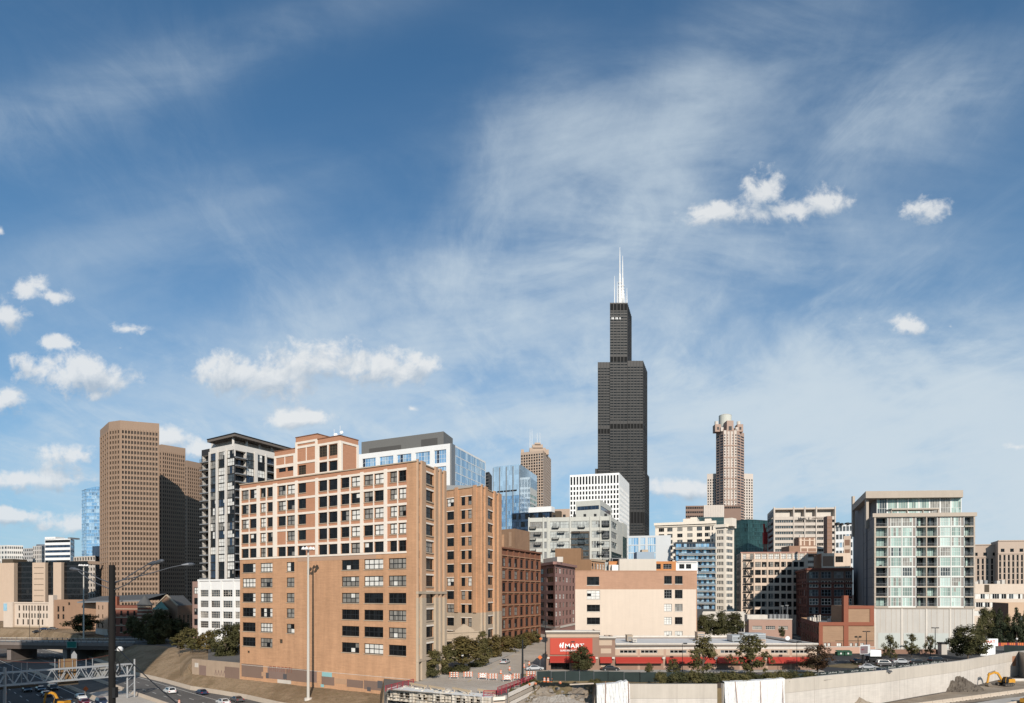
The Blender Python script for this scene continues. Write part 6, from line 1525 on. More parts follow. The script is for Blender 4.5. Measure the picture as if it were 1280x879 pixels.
for k, (z0, z1) in enumerate(((-.1, -.75), (-1.0, -1.7), (-1.9, -2.7), (-2.9, -4.2))):
    pts = [G(605, 871.5), G(628, 870), G(634, 866), G(670, 849.8)]; w_ = -.25 * (k % 2)
    for a, b in zip(pts, pts[1:]): q.bar((a[0] + .3, a[1] + w_, (z0 + z1) / 2), (b[0] + .3, b[1] + w_, (z0 + z1) / 2), .5, abs(z1 - z0), M_CREAM if k % 2 == 0 else M_BARR)
q.build('parapet_beam', db)

# left road bridge over the expressway
M_BDK = mat('weathered_bridge_concrete', (.18, .15, .135), var=.12, streak=.2); M_BST = mat('rusty_girder', (.085, .065, .055), var=.15)
br = thing('road_bridge', 'weathered road bridge with lattice railing crossing the expressway at left', 'bridge', (-180, 268, -2))
bl, brr = P(-60, 272), P(168, 262); fb = Fac(bl, brr, -2, 0)
q = MB(); fb.bx(q, 0, fb.L, -.9, .05, -16, 0, M_BDK); q.build('deck', br)
q = MB()
for i in range(5): fb.bx(q, 0, fb.L, -2.4, -.9, -15.5 + i * 3.7, -15 + i * 3.7, M_BST)
q.build('girder', br)
for px in (8, 78, 88, 140):
    q = MB(); u = fb.u(px); fb.bx(q, u - .9, u + .9, -7, -2.4, -14, -1.2, M_BDK); q.build('pier', br)
for o in (-.25, -15.6):
    q = MB(); fb.bx(q, 0, fb.L, .9, 1.05, o - .1, o + .1, M_PALEC); fb.bx(q, 0, fb.L, .05, .25, o - .12, o + .12, M_BDK); fb.bx(q, 0, fb.L, .5, .6, o - .05, o + .05, M_GREYM)
    for i in range(int(fb.L / 2.4)): fb.bx(q, i * 2.4, i * 2.4 + .22, .05, 1.3 if i % 3 == 0 else .95, o - .11, o + .11, M_BDK)
    q.build('railing', br)
q = MB(); fb.bx(q, 0, fb.L, .055, .07, -15, -1, M_ASPH); q.build('road_surface', br)
sg_ = thing('highway_sign', 'green highway sign hung on the face of the road bridge', 'road sign', tuple(fb.pt(fb.u(90), -.9, .4)))
q = MB(); fb.bx(q, fb.u(84.2), fb.u(96.8), -1.75, .95, .3, .4, mat('sign_green', (.012, .13, .105), var=.08)); q.build('panel', sg_)
q = MB(); u0, u1 = fb.u(84.5), fb.u(96.5)
for a, b, c, d in ((u0, u1, .82, .88), (u0, u1, -1.68, -1.62), (u0, u0 + .07, -1.65, .86), (u1 - .07, u1, -1.65, .86)): fb.bx(q, a, b, c, d, .4, .43, M_PAINT)
q.build('border', sg_)
for p in (86, 91): q = MB(); fb.bx(q, fb.u(p), fb.u(p + 2.2), .95, 1.7, .1, .3, M_BLACKM); q.build('sign_light', sg_)
# unseen off-frame highrise, added so that its shade falls on the church
q = Bldg('shade_highrise', 'plain brick highrise slab added outside the frame at left to shade the church', 'tower', [(-150, 96), (-99, 92)], -7, 116, M_TAN, depth=14)
q.f[0].grid(12, 30, style(2, 1, .1, .1, None, [(G_DARK, 1), (G_MID, 1)], simple=True, name='hr')); q.done(0)
# ------------------------------------------------------------------ red signed store
YS = 173.0
M_SBR = mat('store_brown_brick', (.27, .17, .125), var=.08, streak=.06); M_STAN = mat('store_tan_panel', (.47, .355, .265), var=.06); M_SRED = mat('sign_red', (.46, .062, .036), var=.03, rough=.5); M_AWN = mat('red_awning', (.34, .036, .024), var=.05, rough=.6)
st_ = thing('grocery_store', 'single storey brick grocery store with red awnings, a big red sign and pale flat roof', 'store', (wx(850, YS), YS + 15, 0))
zs = lambda py: wz(py, YS)
q = MB(); fE = Fac(P(683, YS), P(749, YS), 0, zs(790)); fM = Fac(P(749, YS + .6), P(769, YS + .6), 0, zs(797.5)); fW = Fac(P(769, YS + 1.2), P(1021, YS + 1.2), 0, zs(806))
SHW = style(4, 1, .14, .12, M_PALEC, [(G_DARK, 4), (G_MID, 1)], name='store')
for p0, p1 in ((774.5, 795.5), (800.8, 822), (837.3, 858.5), (864, 885), (900.5, 921.8), (927.5, 948.5), (963.5, 984.5), (990, 1010)): fW.wp(p0, p1, zs(817.4), zs(813), SHW, .2)
fE.wp(688.5, 712, .15, zs(828.5), style(5, 1, .1, .1, M_DARKF, [(G_DARK, 1)], name='storedoor', part='entrance_door'), 1.2); fE.wp(722, 738, .8, zs(829), style(4, 1, .1, .1, M_PALEC, [(G_DARK, 1), (G_MID, 1)], name='storewin'), .3)
fE.paint.append((0, fE.L, zs(796.5), zs(790), M_STAN)); fM.paint.append((0, fM.L * .8, zs(807), zs(799), M_STAN)); fM.paint.append((fM.L * .1, fM.L * .75, zs(817), zs(811), M_STAN)); fM.paint.append((fM.L * .1, fM.L * .75, zs(835), zs(830), M_STAN)); fW.paint.append((0, fW.L, zs(812), zs(806), M_PALEC)); fW.paint.append((0, fW.L, zs(820), zs(812), M_STAN))
for p in (797, 829.5, 861, 893, 924.5, 957, 987): fW.paint.append((fW.u(p), fW.u(p + 3), 0, zs(812), mat('store_pier', (.40, .27, .20), var=.06)))
for fa in (fE, fM, fW): fa.wall(q, M_SBR, .25)
yb_ = YS + 33; xs0, xs1 = wx(683, YS), wx(1021, YS + 1.2)
q.face([(xs0, YS, 0), (xs0, YS, fE.z1), (xs0 + 6, yb_, fE.z1), (xs0 + 6, yb_, 0)], M_SBR); q.face([(xs1, YS + 1.2, 0), (xs1 - 1, yb_, 0), (xs1 - 1, yb_, fW.z1), (xs1, YS + 1.2, fW.z1)], M_SBR)
q.face([(xs0 + 6, yb_, 0), (xs0 + 6, yb_, fW.z1), (xs1 - 1, yb_, fW.z1), (xs1 - 1, yb_, 0)], M_SBR)
xe = wx(749, YS); q.face([(xe, YS, fM.z1 - 2), (xe, YS + 14, fM.z1 - 2), (xe, YS + 14, fE.z1), (xe, YS, fE.z1)], M_SBR); xm = wx(769, YS); q.face([(xm, YS + .6, fW.z1 - 1), (xm, YS + 12, fW.z1 - 1), (xm, YS + 12, fM.z1), (xm, YS + .6, fM.z1)], M_SBR)
q.build('wall', st_)
q = MB(); zr_ = fW.z1 - .55
q.face([(xs0, YS + .3, zr_), (xs1 - .3, YS + 1.5, zr_), (xs1 - 1.2, yb_ - .3, zr_), (xs0 + 6, yb_ - .3, zr_)], M_ROOFW)
q.face([(xs0, YS + .2, fE.z1 - .3), (xe - .1, YS + .2, fE.z1 - .3), (xe - .1, YS + 14, fE.z1 - .3), (xs0 + 2, YS + 14, fE.z1 - .3)], M_ROOFW); q.face([(xe, YS + .8, fM.z1 - .3), (xm - .1, YS + .8, fM.z1 - .3), (xm - .1, YS + 12, fM.z1 - .3), (xe, YS + 12, fM.z1 - .3)], M_ROOFW)
q.build('roof', st_)
q = MB()
for fa in (fE, fM, fW): fa.bx(q, -.3 if fa is fE else 0, fa.L + .2, fa.z1 - .05, fa.z1 + .35, -.35, .55, M_PALEC); fa.bx(q, -.2 if fa is fE else 0, fa.L + .1, fa.z1 - .45, fa.z1 - .05, 0, .3, mat('cornice_dark_band', (.22, .18, .15), var=.05))  # pale cornice lip with a darker brown band below it
q.bar((xs1 - .2, YS + 1.2, fW.z1), (xs1 - 1.2, yb_, fW.z1), .5, .6, M_PALEC); q.bar((xs0 + 6, yb_, fW.z1), (xs1 - 1, yb_, fW.z1), .5, .6, M_PALEC); q.build('cornice', st_)
q = MB(); fE.bx(q, fE.u(687.6), fE.u(740.4), zs(818.2), zs(797.8), .02, .25, M_SRED); sp_ = q.build('sign_panel', st_)
M_SW = mat('sign_white', (.85, .85, .83), var=0, rough=.4)
# slanted H emblem with a pointed left stem, then the lettering
def SP(px, py, o=.3): p = fE.pt(fE.u(px), zs(py), o); return p
q = MB()
def poly(pts, o0=.25, o1=.36):
    a = [SP(x, y, o1) for x, y in pts]; b = [SP(x, y, o0) for x, y in pts]; q.face(list(reversed(a)), M_SW)
    for i in range(len(a)): q.face([a[i], a[(i + 1) % len(a)], b[(i + 1) % len(b)], b[i]], M_SW)
poly([(699.0, 807), (700.3, 804.2), (701.4, 803.4), (701.0, 806), (702.4, 806.2), (703.3, 803.1), (704.8, 803.0), (703.9, 810), (702.2, 810), (702.4, 808), (700.9, 808), (700.6, 810), (699.9, 809.6)])
q.build('emblem', st_)
text('lettering', 'MART', 1.62, SP(705.6, 810.0, .3), 0, M_SW, st_, .06, sx=1.18); text('lettering', 'SUPERMARKET', .62, SP(700.1, 814.2, .3), 0, M_SW, st_, .05, sx=1.04)
def awning(p0, p1, y0, y1, dep, fa):
    q = MB(); a, b = fa.u(p0), fa.u(p1); zt1, zb1 = zs(y0), zs(y1)
    q.face([fa.pt(a, zb1, dep), fa.pt(b, zb1, dep), fa.pt(b, zt1, .05), fa.pt(a, zt1, .05)], M_AWN); q.face([fa.pt(a, zb1 - .35, dep), fa.pt(b, zb1 - .35, dep), fa.pt(b, zb1, dep), fa.pt(a, zb1, dep)], M_AWN)
    q.face([fa.pt(a, zt1, .05), fa.pt(a, zb1 - .35, .05), fa.pt(a, zb1 - .35, dep), fa.pt(a, zb1, dep)], M_AWN); q.face([fa.pt(b, zt1, .05), fa.pt(b, zb1, dep), fa.pt(b, zb1 - .35, dep), fa.pt(b, zb1 - .35, .05)], M_AWN)
    q.face([fa.pt(a, zb1 - .2, dep), fa.pt(a, zb1 - .2, .05), fa.pt(b, zb1 - .2, .05), fa.pt(b, zb1 - .2, dep)], M_BLACKM); q.build('awning', st_)
awning(687, 744, 820.2, 826.2, 1.6, fE); awning(749.5, 764.5, 821.5, 827, 1.4, fM)
for p0, p1 in ((769, 827), (832, 893), (896, 954), (959, 1013)): awning(p0, p1, 822, 827.6, 1.5, fW)
q = MB()
for px in (685.5, 745.5, 766.5, 829.5, 894.5, 956.5): q.box(wx(px, YS) - .35, wx(px, YS) + .35, YS - .35, YS - .02, zs(823.5), zs(821.3), M_PALEC)
q.build('wall_lamp', st_)
hang_windows(st_, [fE, fM, fW])
def hvac(label, p0, p1, Yb, dep, h, mt, fins=True):
    q = MB(); z = zr_; x0, x1 = wx(p0, Yb), wx(p1, Yb); r = thing('rooftop_unit', label, 'rooftop unit', ((x0 + x1) / 2, Yb + dep / 2, z))
    q.box(x0, x1, Yb, Yb + dep, z + .3, z + h, mt); q.box(x0 - .1, x1 + .1, Yb - .1, Yb + dep + .1, z + h, z + h + .12, mt); q.build('casing', r)
    q = MB()
    for i in range(3): q.box(x0 + .15, x1 - .15, Yb - .06, Yb - .01, z + .5 + i * (h - .7) / 3, z + .5 + (i + .6) * (h - .7) / 3, M_GREYM)
    q.build('grille', r); q = MB(); q.box(x0 + .2, x0 + .5, Yb, Yb + dep, z, z + .3, M_GREYM); q.box(x1 - .5, x1 - .2, Yb, Yb + dep, z, z + .3, M_GREYM); q.build('skid', r)
    return r
hvac('tan rooftop unit with a duct on the store roof, left end', 784, 791, 190, 3, 1.9, M_LIME); hvac('small grey rooftop unit beside the tan one on the store roof', 791, 796, 186, 2, 1.1, M_PALEC)
hvac('squat tan rooftop unit on the middle of the store roof', 872, 881, 196, 3, 2.4, M_STAN); hvac('long silver chiller on the store roof, left one of two', 915.5, 928, 190, 5, 1.8, mat('silver_casing', (.40, .42, .43), var=.06, rough=.4, metal=.3)); hvac('long silver chiller on the store roof, right one of two', 930, 957, 194, 5, 2.1, MATS['silver_casing'])
hvac('small tan box unit at the right of the silver chillers', 951, 957, 184, 2.4, 1.0, M_STAN); hvac('brown box unit near the entrance block on the store roof', 757, 766, 192, 3, 1.6, M_STAN)
for i, (p, Y) in enumerate(((985, 186), (994, 190), (998, 184))):
    q = MB(); X = wx(p, Y)
    if i == 0: q.tube([(X, Y, zr_), (X, Y, zr_ + 1)], .06, M_GREYM, 6); q.tube([(X, Y, zr_ + 1.2), (X - .3, Y - .5, zr_ + 1.4)], [.15, .62], M_WHITE, 14)
    else: q.tube([(X, Y, zr_), (X, Y, zr_ + 1.8)], .05, M_DARKF, 6); q.bar((X - .7, Y, zr_ + 1.6), (X + .7, Y, zr_ + 1.6), .08, .08, M_DARKF); q.box(X - .4, X + .4, Y - .3, Y + .3, zr_, zr_ + .6, M_DARKF)
    tag(q.build('satellite_dish' if i == 0 else 'roof_antenna'), ('round white dish at the right end of the store roof', 'dark antenna bracket beside the round white dish, the further one', 'dark antenna bracket beside the round white dish, the nearer one')[i], 'dish' if i == 0 else 'antenna')

# ------------------------------------------------------------------ trees
def leafmat(name, c1, c2, c3):
    m = bpy.data.materials.new(name); m.use_nodes = True; q = NT(m.node_tree); b = m.node_tree.nodes['Principled BSDF']; b.inputs['Roughness'].default_value = .75; b.inputs['Specular IOR Level'].default_value = .25
    o = q.n('ShaderNodeTexCoord').outputs['Object']; oi = q.n('ShaderNodeObjectInfo').outputs['Random']
    n_1 = q.noise(o, .55, 3, .6); wn = q.n('ShaderNodeTexWhiteNoise', noise_dimensions='3D'); q.put(wn.inputs['Vector'], q.v('SNAP', o, (.45, .45, .45)))
    c = q.mix(q.sm(n_1, .4, .62), c1, c2); c = q.mix(q.m('MULTIPLY', q.m('POWER', wn.outputs['Value'], 2.0), .8), c, c3); c = q.mix(q.m('MULTIPLY', oi, .25), c, mul(c1, .7))
    q.put(b.inputs['Base Color'], c); tr = q.n('ShaderNodeBsdfTranslucent'); q.put(tr.inputs[0], c); mx = q.n('ShaderNodeMixShader'); mx.inputs[0].default_value = .42
    q.put(mx.inputs[1], b.outputs[0]); q.put(mx.inputs[2], tr.outputs[0]); q.put(m.node_tree.nodes['Material Output'].inputs[0], mx.outputs[0]); return m
L_GRN = leafmat('olive_leaves', (.12, .11, .042), (.19, .16, .062), (.26, .205, .085)); L_DRK = leafmat('dark_leaves', (.07, .072, .03), (.12, .112, .045), (.18, .155, .065))
L_AUT = leafmat('turning_leaves', (.14, .112, .04), (.22, .165, .06), (.29, .21, .08)); L_RUST = leafmat('rust_leaves', (.085, .045, .025), (.065, .058, .024), (.15, .085, .045)); L_CON = leafmat('conifer_needles', (.045, .058, .032), (.075, .085, .045), (.11, .115, .06))
M_BARK = mat('bark', (.11, .085, .065), var=.25, scale=2)
def crown_mesh(kind, seed, nleaf, lm, leaf=.34):
    """unit tree crown, 1 m tall and about 1 m wide, of leaf clumps around limb ends"""
    r = random.Random(seed); q = MB(); cl_ = []
    if kind == 'round':
        for i in range(38):
            a = r.random() * 6.283; z = r.uniform(.10, .94); w = math.sin(math.pi * min(1, max(0, (z + .12) / 1.18))) ** .7 * .40
            d = w * r.uniform(.3, 1.05); cl_.append((d * math.cos(a), d * math.sin(a), z, r.uniform(.06, .16)))
    elif kind == 'loose':
        for i in range(40):
            a = r.random() * 6.283; z = r.uniform(.03, .97); d = (.46 * (1 - abs(z - .35))) * r.uniform(.15, 1.05); cl_.append((d * math.cos(a), d * math.sin(a), z, r.uniform(.05, .13)))
    elif kind == 'cone':
        for i in range(44):
            z = (i / 44) ** 1.2; w = .44 * (1 - z) ** .9 + .02; a = r.random() * 6.283; d = w * r.uniform(.45, 1); cl_.append((d * math.cos(a), d * math.sin(a), z * .96, .05 + .10 * (1 - z)))
    else:
        for i in range(20):
            a = r.random() * 6.283; d = .5 * math.sqrt(r.random()); cl_.append((d * math.cos(a), d * math.sin(a), r.uniform(.15, .6) * (1.2 - d), r.uniform(.12, .24)))
    tot = sum(c[3] ** 2 for c in cl_)
    for (x, y, z, s_) in cl_:
        for j in range(int(nleaf * s_ * s_ / tot)):
            v = Vector((r.gauss(0, 1), r.gauss(0, 1), r.gauss(0, .8))); v *= s_ * (r.random() ** .4) / max(v.length, .01) * 1.15
            p = Vector((x, y, z)) + v; n_ = (v / max(v.length, .001) * .8 + Vector((x, y, z - .35)) * 2.2 + Vector((r.gauss(0, .6), r.gauss(0, .6), r.gauss(.3, .6)))).normalized(); t = n_.cross(Vector((r.gauss(0, 1), r.gauss(0, 1), r.gauss(0, 1)))).normalized(); b_ = n_.cross(t); k = leaf * .1 * r.uniform(.55, 1.25)
            q.face([p - t * k - b_ * k * .6, p + t * k * .9 - b_ * k * .7, p + t * k + b_ * k * .7, p - t * k * .8 + b_ * k * .6], lm)
    return q.mesh('crown'), cl_
def trunk_mesh(cl_, seed, bare=.0):
    r = random.Random(seed); q = MB(); q.tube([(0, 0, -.55), (.006, .004, -.25), (-.004, .006, .1), (.01, 0, .45), (0, .005, .8)], [.036, .028, .024, .014, .005], M_BARK, 7)
    for (x, y, z, s_) in cl_[:14]:
        z0 = max(-.05, z * .55 - .05); q.tube([(0, 0, z0), (x * .45, y * .45, z0 + (z - z0) * .6), (x, y, z)], [.014, .009, .003], M_BARK, 5)
    return q.mesh('trunk')
TREE = {}
for k, (kind, lm, n, lf) in {'street': ('round', L_AUT, 3000, .28), 'street2': ('round', L_GRN, 3000, .28), 'dark': ('round', L_DRK, 4600, .24), 'big': ('round', L_DRK, 6000, .20), 'loose': ('loose', L_GRN, 2000, .24), 'rust': ('round', L_RUST, 2600, .23), 'loosed': ('loose', L_GRN, 2600, .23), 'conifer': ('cone', L_CON, 3800, .26), 'bush': ('bush', L_GRN, 1800, .36), 'bushd': ('bush', L_DRK, 1800, .36)}.items():
    for v in range(2): cm, cc_ = crown_mesh(kind, hash_ := sum(map(ord, k)) + 31 * v, n, lm, lf); TREE[(k, v)] = (cm, trunk_mesh(cc_, hash_))
tcount = 0
def tree(kind, label, px, py_base, py_top, wpx, z0=None, Y=None, py_low=None, cat='tree', group=None, name=None):
    """crown from py_low to py_top and wpx wide in the photograph, trunk down to the ground point"""
    global tcount; tcount += 1
    if Y is None: z0 = 0 if z0 is None else z0; Y = gy(py_base, z0)
    if z0 is None: z0 = ground_z(wx(px, Y), Y)
    X = wx(px, Y); py_low = py_base - (py_base - py_top) * .22 if py_low is None else py_low
    h = (py_low - py_top) / FPX * Y; w = wpx / FPX * Y; zl = wz(py_low, Y); cm, tm = TREE[(kind, tcount % 2)]
    t = thing(name or ('bush' if kind.startswith('bush') else 'conifer_tree' if kind == 'conifer' else 'tree'), label, cat, (X, Y, z0), group, R.random() * 6.28)
    c = bpy.data.objects.new('crown', cm); COL.objects.link(c); c.parent = t; c.location = (0, 0, zl - z0); c.scale = (w * 1.06, w * 1.06, h)
    if not kind.startswith('bush'):
        r = bpy.data.objects.new('trunk', tm); COL.objects.link(r); r.parent = t; lo = max(.4, (zl - z0) / .55); r.location = (0, 0, zl - z0); tw = max(4.0, min(9, h)) ; r.scale = (w if False else tw, tw, h)
        if (zl - z0) > .5 * h: s_ = MB(); s_.tube([(0, 0, -.1), (0, 0, (zl - z0) - .3 * h)], [.035 * tw, .03 * tw], M_BARK, 7); me = s_.mesh('trunk_base'); b_ = bpy.data.objects.new('lower_trunk', me); COL.objects.link(b_); b_.parent = t
    return t
SG = 'street trees along the loft sidewalk'
tree('street2', 'nearest street tree against the corner of the big tan loft', 541, 0, 813, 32, 0, 158, 838, group=SG)
tree('street2', 'low olive street tree, second from the big tan loft', 557, 0, 806, 36, 0, 166, 836, group=SG)
tree('street', 'widest bronze green street tree in front of the arched entrance', 579, 0, 796, 52, 0, 174, 829, group=SG)
tree('street2', 'street tree directly right of the widest bronze one', 602, 0, 803, 34, 0, 184, 830, group=SG)
tree('street2', 'thin tall street tree reaching up in front of the entrance gable', 603, 0, 789, 18, 0, 196, 808, group=SG)
tree('street', 'street tree in front of the second loft corner', 617, 0, 795, 30, 0, 208, 822, group=SG)
tree('street', 'golden street tree before the first bays of the red brown loft', 635, 0, 795, 32, 0, 226, 818, group=SG)
tree('street2', 'street tree before the middle bays of the red brown loft', 648, 0, 793, 27, 0, 240, 815, group=SG)
tree('street', 'street tree before the later bays of the red brown loft', 660, 0, 790, 24, 0, 256, 811, group=SG)
tree('street2', 'last street tree at the far corner of the red brown loft', 669, 0, 788, 20, 0, 268, 807, group=SG)
tree('dark', 'dark round tree standing in front of the red store sign', 727.5, 841, 808.5, 34, 0, 168, 838)
tree('loosed', 'tall airy tree in front of the second red awning', 879, 0, 796, 44, 0, 158, 838)
tree('loosed', 'tall airy tree with bronze tips in front of the third awning', 938, 0, 795, 54, 0, 160, 842)
tree('rust', 'rust tinted round tree at the right end of the store', 1022, 0, 806, 44, 0, 163, 838)
tree('loosed', 'small sparse tree rising from the hedge left of the tall airy trees', 842, 0, 824, 20, 0, 152, 846)
tree('loosed', 'low sapling growing on the dark fence', 812, 0, 829, 16, 0, 151, 846)
HG = 'bushes along the top of the retaining wall'
for i, (px, yt, w, k) in enumerate(((826, 834, 16, 'bush'), (845, 833, 24, 'bushd'), (866, 832, 26, 'bush'), (884, 834, 26, 'bushd'), (903, 835, 24, 'bush'), (921, 834, 26, 'bush'), (940, 834, 24, 'bushd'), (958, 835, 24, 'bush'), (976, 833, 24, 'bush'), (993, 832, 24, 'bushd'), (1010, 834, 20, 'bush'))):
    tree(k, ('scrubby bush on the retaining wall top, ' + ('first from the left', 'below the small sparse tree', 'left of the first tall airy tree', 'at the foot of the first tall airy tree', 'above the dark gap in the wall', 'above the left part of the wide tarpaulin', 'at the foot of the bronze tipped tree', 'above the middle of the wide tarpaulin', 'above the right end of the wide tarpaulin', 'left of the rust tinted tree', 'at the foot of the rust tinted tree')[i]), px, 0, yt, w, 0, lerp_tab(EDGE, px) + 3.2, 853.5 if px < 900 else 852, cat='bush', group=HG)
for i, (px, Y, yt, yl, w) in enumerate(((880, 246, 769, 795, 26), (898, 250, 765, 795, 30), (917, 252, 766, 794, 28))):
    tree('dark', 'dark leafy tree behind the store roof, ' + ('beside the cream building', 'middle of three', 'beside the low pink building')[i], px, 0, yt, w, 0, Y, yl)
tree('dark', 'small dark bush tree in front of the low pink building', 977.5, 0, 784, 9, 0, 240, 796)
tree('rust', 'brownish thin tree behind the pylon sign in the parking lot', 1092, 0, 814, 26, 0, 196, 836)
tree('loose', 'small upright tree before the garage wall, left of a pair', 1113, 0, 793, 22, 0, 206, 822)
tree('loose', 'small upright tree before the garage wall, right of a pair', 1139.5, 0, 793, 22, 0, 210, 818)
tree('loose', 'slim tree with pale top behind the parked cars near the garage', 1163, 0, 794, 18, 0, 214, 816)
tree('big', 'largest broad tree hiding the white pylon sign at right', 1210, 0, 781, 52, 0, 200, 820)
tree('bushd', 'low green bush under the pylon sign', 1072, 0, 826, 16, 0, 186, 836, cat='bush')
for i, (px, Y, yt, yl, w, k) in enumerate(((1228, 262, 760, 800, 20, 'dark'), (1241, 274, 763, 800, 18, 'dark'), (1250, 262, 759, 802, 22, 'conifer'), (1262, 276, 770, 800, 18, 'dark'), (1271, 258, 758, 804, 22, 'conifer'), (1284, 262, 764, 804, 20, 'dark'))):
    tree(k, ('dark leafy tree close to the condominium corner', 'dark leafy tree just left of the first pointed conifer', 'pointed conifer, left one of two near the right edge', 'dark leafy tree between the two pointed conifers', 'pointed conifer, right one of two near the right edge', 'dark leafy tree cut off by the right edge')[i], px, 0, yt, w, 0, Y, yl)
# left side
tree('dark', 'rounded green tree between the tan wing and the sunlit end block', 105, 0, 768, 42, 1, 308, 790)
for i, (px, Y, yt, yl, w, k) in enumerate(((184, 270, 768, 802, 34, 'dark'), (205, 276, 762, 800, 38, 'dark'), (224, 280, 774, 802, 28, 'dark'), (168, 288, 770, 798, 26, 'dark'), (196, 262, 776, 808, 34, 'dark'))):
    tree(k, ('deep shaded tree before the striped church turret', 'tallest deep shaded tree between the two churches', 'deep shaded tree before the gabled church', 'small shaded tree before the red church windows', 'lowest shaded tree at the top of the slope')[i], px, 0, yt, w, None, Y, yl)
for i, (px, Y, yt, yl, w, k) in enumerate(((224, 226, 792, 812, 24, 'street2'), (240, 224, 785, 813, 30, 'street2'), (259, 222, 789, 813, 28, 'street'), (281, 212, 783, 826, 40, 'dark'), (292, 216, 780, 822, 28, 'dark'))):
    tree(k, ('low sunlit tree at the left end of the row on the slope', 'sunlit tree second along the row on the grassy slope', 'sunlit bronze tree in front of the white building corner', 'dense dark tree before the white four storey building', 'dense dark tree against the left corner of the big loft')[i], px, 0, yt, w, None, Y, yl)

# ------------------------------------------------------------------ vehicles
def carpaint(name, c): return mat('car_paint_' + name, c, rough=.28, var=0, spec=.6, coat=.6)
PAINT = {'white': carpaint('white', (.72, .72, .71)), 'silver': carpaint('silver', (.42, .43, .44)), 'navy': carpaint('navy', (.022, .035, .075)), 'black': carpaint('black', (.014, .015, .017)), 'red': carpaint('red', (.14, .012, .015)), 'grey': carpaint('grey', (.09, .09, .092))}
M_TYRE = mat('tyre_rubber', (.015, .015, .015), var=0); M_RIM = mat('wheel_rim', (.35, .35, .36), var=0, metal=.6, rough=.35); M_HEAD = mat('headlamp_lens', (.75, .75, .72), var=0, rough=.15); M_TAIL = mat('tail_lamp_lens', (.35, .01, .01), var=0, rough=.2)
G_CAR = mat('car_glass', (.012, .014, .016), var=0, rough=.06, spec=.6)
def car_parts(suv, paint):
    L, W, Hb, H = (4.7, 1.88, .95, 1.70) if suv else (4.6, 1.82, .88, 1.44)
    prof = [(-L / 2, .34), (-L / 2 - .02, .62), (-L / 2 + .06, Hb), ((-L / 2 + .12) if suv else (-L / 2 + .75), Hb + .06), ((-L / 2 + .38) if suv else (-L / 2 + 1.35), H - .04), (-.2, H), (.55, H - .07), (1.25, Hb + .05), (L / 2 - .25, Hb - .10), (L / 2, .62), (L / 2 - .02, .34)]
    hw = lambda z: W / 2 if z <= Hb + .07 else W / 2 - (z - Hb) / (H - Hb) * .24
    q = MB(); n = len(prof); mt = PAINT[paint]
    Lp = [Vector((x, hw(z), z)) for x, z in prof]; Rp = [Vector((x, -hw(z), z)) for x, z in prof]
    for i in range(n - 1): q.face([Lp[i], Lp[i + 1], Rp[i + 1], Rp[i]], mt)
    q.face([Rp[0], Rp[-1], Lp[-1], Lp[0]], M_TYRE)
    q.face(list(reversed(Lp[:3])) + [Lp[-1], Lp[-2], Lp[-3], Lp[7], Lp[3]][::1], mt); q.face(Rp[:3] + [Rp[3], Rp[7], Rp[8], Rp[9], Rp[10]], mt)
    q.face([Lp[3], Lp[7], Lp[6], Lp[5], Lp[4]], mt); q.face([Rp[3], Rp[4], Rp[5], Rp[6], Rp[7]], mt)
    out = [('body', q)]
    for s_ in (1, -1):
        A = Lp if s_ > 0 else Rp; g = MB(); sh = lambda p: Vector((p.x, p.y + .012 * s_, p.z))
        c = sum((A[i] for i in (3, 7, 6, 5, 4)), Vector()) / 5; ins = [sh(c + (A[i] - c) * .82) for i in (3, 7, 6, 5, 4)]; g.face(ins if s_ > 0 else ins[::-1], G_CAR); out.append(('side_window', g))
    for (i, j, nm) in ((6, 7, 'windscreen'), (3, 4, 'rear_window')):
        g = MB(); a, b, c, d = Lp[i], Lp[j], Rp[j], Rp[i]; ce = (a + b + c + d) / 4; nn = (b - a).cross(d - a).normalized(); nn = nn if nn.z > 0 else -nn; g.face([ce + (p - ce) * .84 + nn * .015 for p in (a, b, c, d)], G_CAR); out.append((nm, g))
    for x in (-L / 2 + .85, L / 2 - .88):
        for s_ in (1, -1):
            g = MB(); g.tube([(x, s_ * (W / 2 - .2), .33), (x, s_ * (W / 2 + .02), .33)], .33, M_TYRE, 14); out.append(('wheel', g)); g = MB(); g.tube([(x, s_ * (W / 2 + .02), .33), (x, s_ * (W / 2 + .03), .33)], .19, M_RIM, 10); out.append(('rim', g))
    for s_ in (1, -1):
        g = MB(); g.box(L / 2 - .12, L / 2 + .01, s_ * .72 - .2, s_ * .72 + .2, .6, .74, M_HEAD); out.append(('headlight', g)); g = MB(); g.box(-L / 2 - .03, -L / 2 + .08, s_ * .74 - .16, s_ * .74 + .16, .66, .86, M_TAIL); out.append(('tail_light', g))
    return out
CARM = {}
def car(label, px, py, z, suv, paint, head, group=None):
    """head: direction the nose points, degrees from +X"""
    if (suv, paint) not in CARM: CARM[(suv, paint)] = [(n_, m_.mesh(n_)) for n_, m_ in car_parts(suv, paint)]
    p = G(px, py, z); t = thing('parked_car' if group and 'parked' in group else 'car', label, 'car', p, group, math.radians(head))
    for n_, me in CARM[(suv, paint)]: o = bpy.data.objects.new(n_, me); COL.objects.link(o); o.parent = last if n_ == 'rim' else t; last = o
    return t
HA = math.degrees(math.atan2(ed.y, ed.x)); CG = 'cars on the expressway'; PG = 'cars parked in the store lot'
car('white crossover driving away past the pale work zone barrier', 212, 866.5, -7.02, True, 'white', HA + 180, CG); car('navy saloon close to the grassy slope, behind the white crossover', 252, 868, -7.02, False, 'navy', HA + 180, CG)
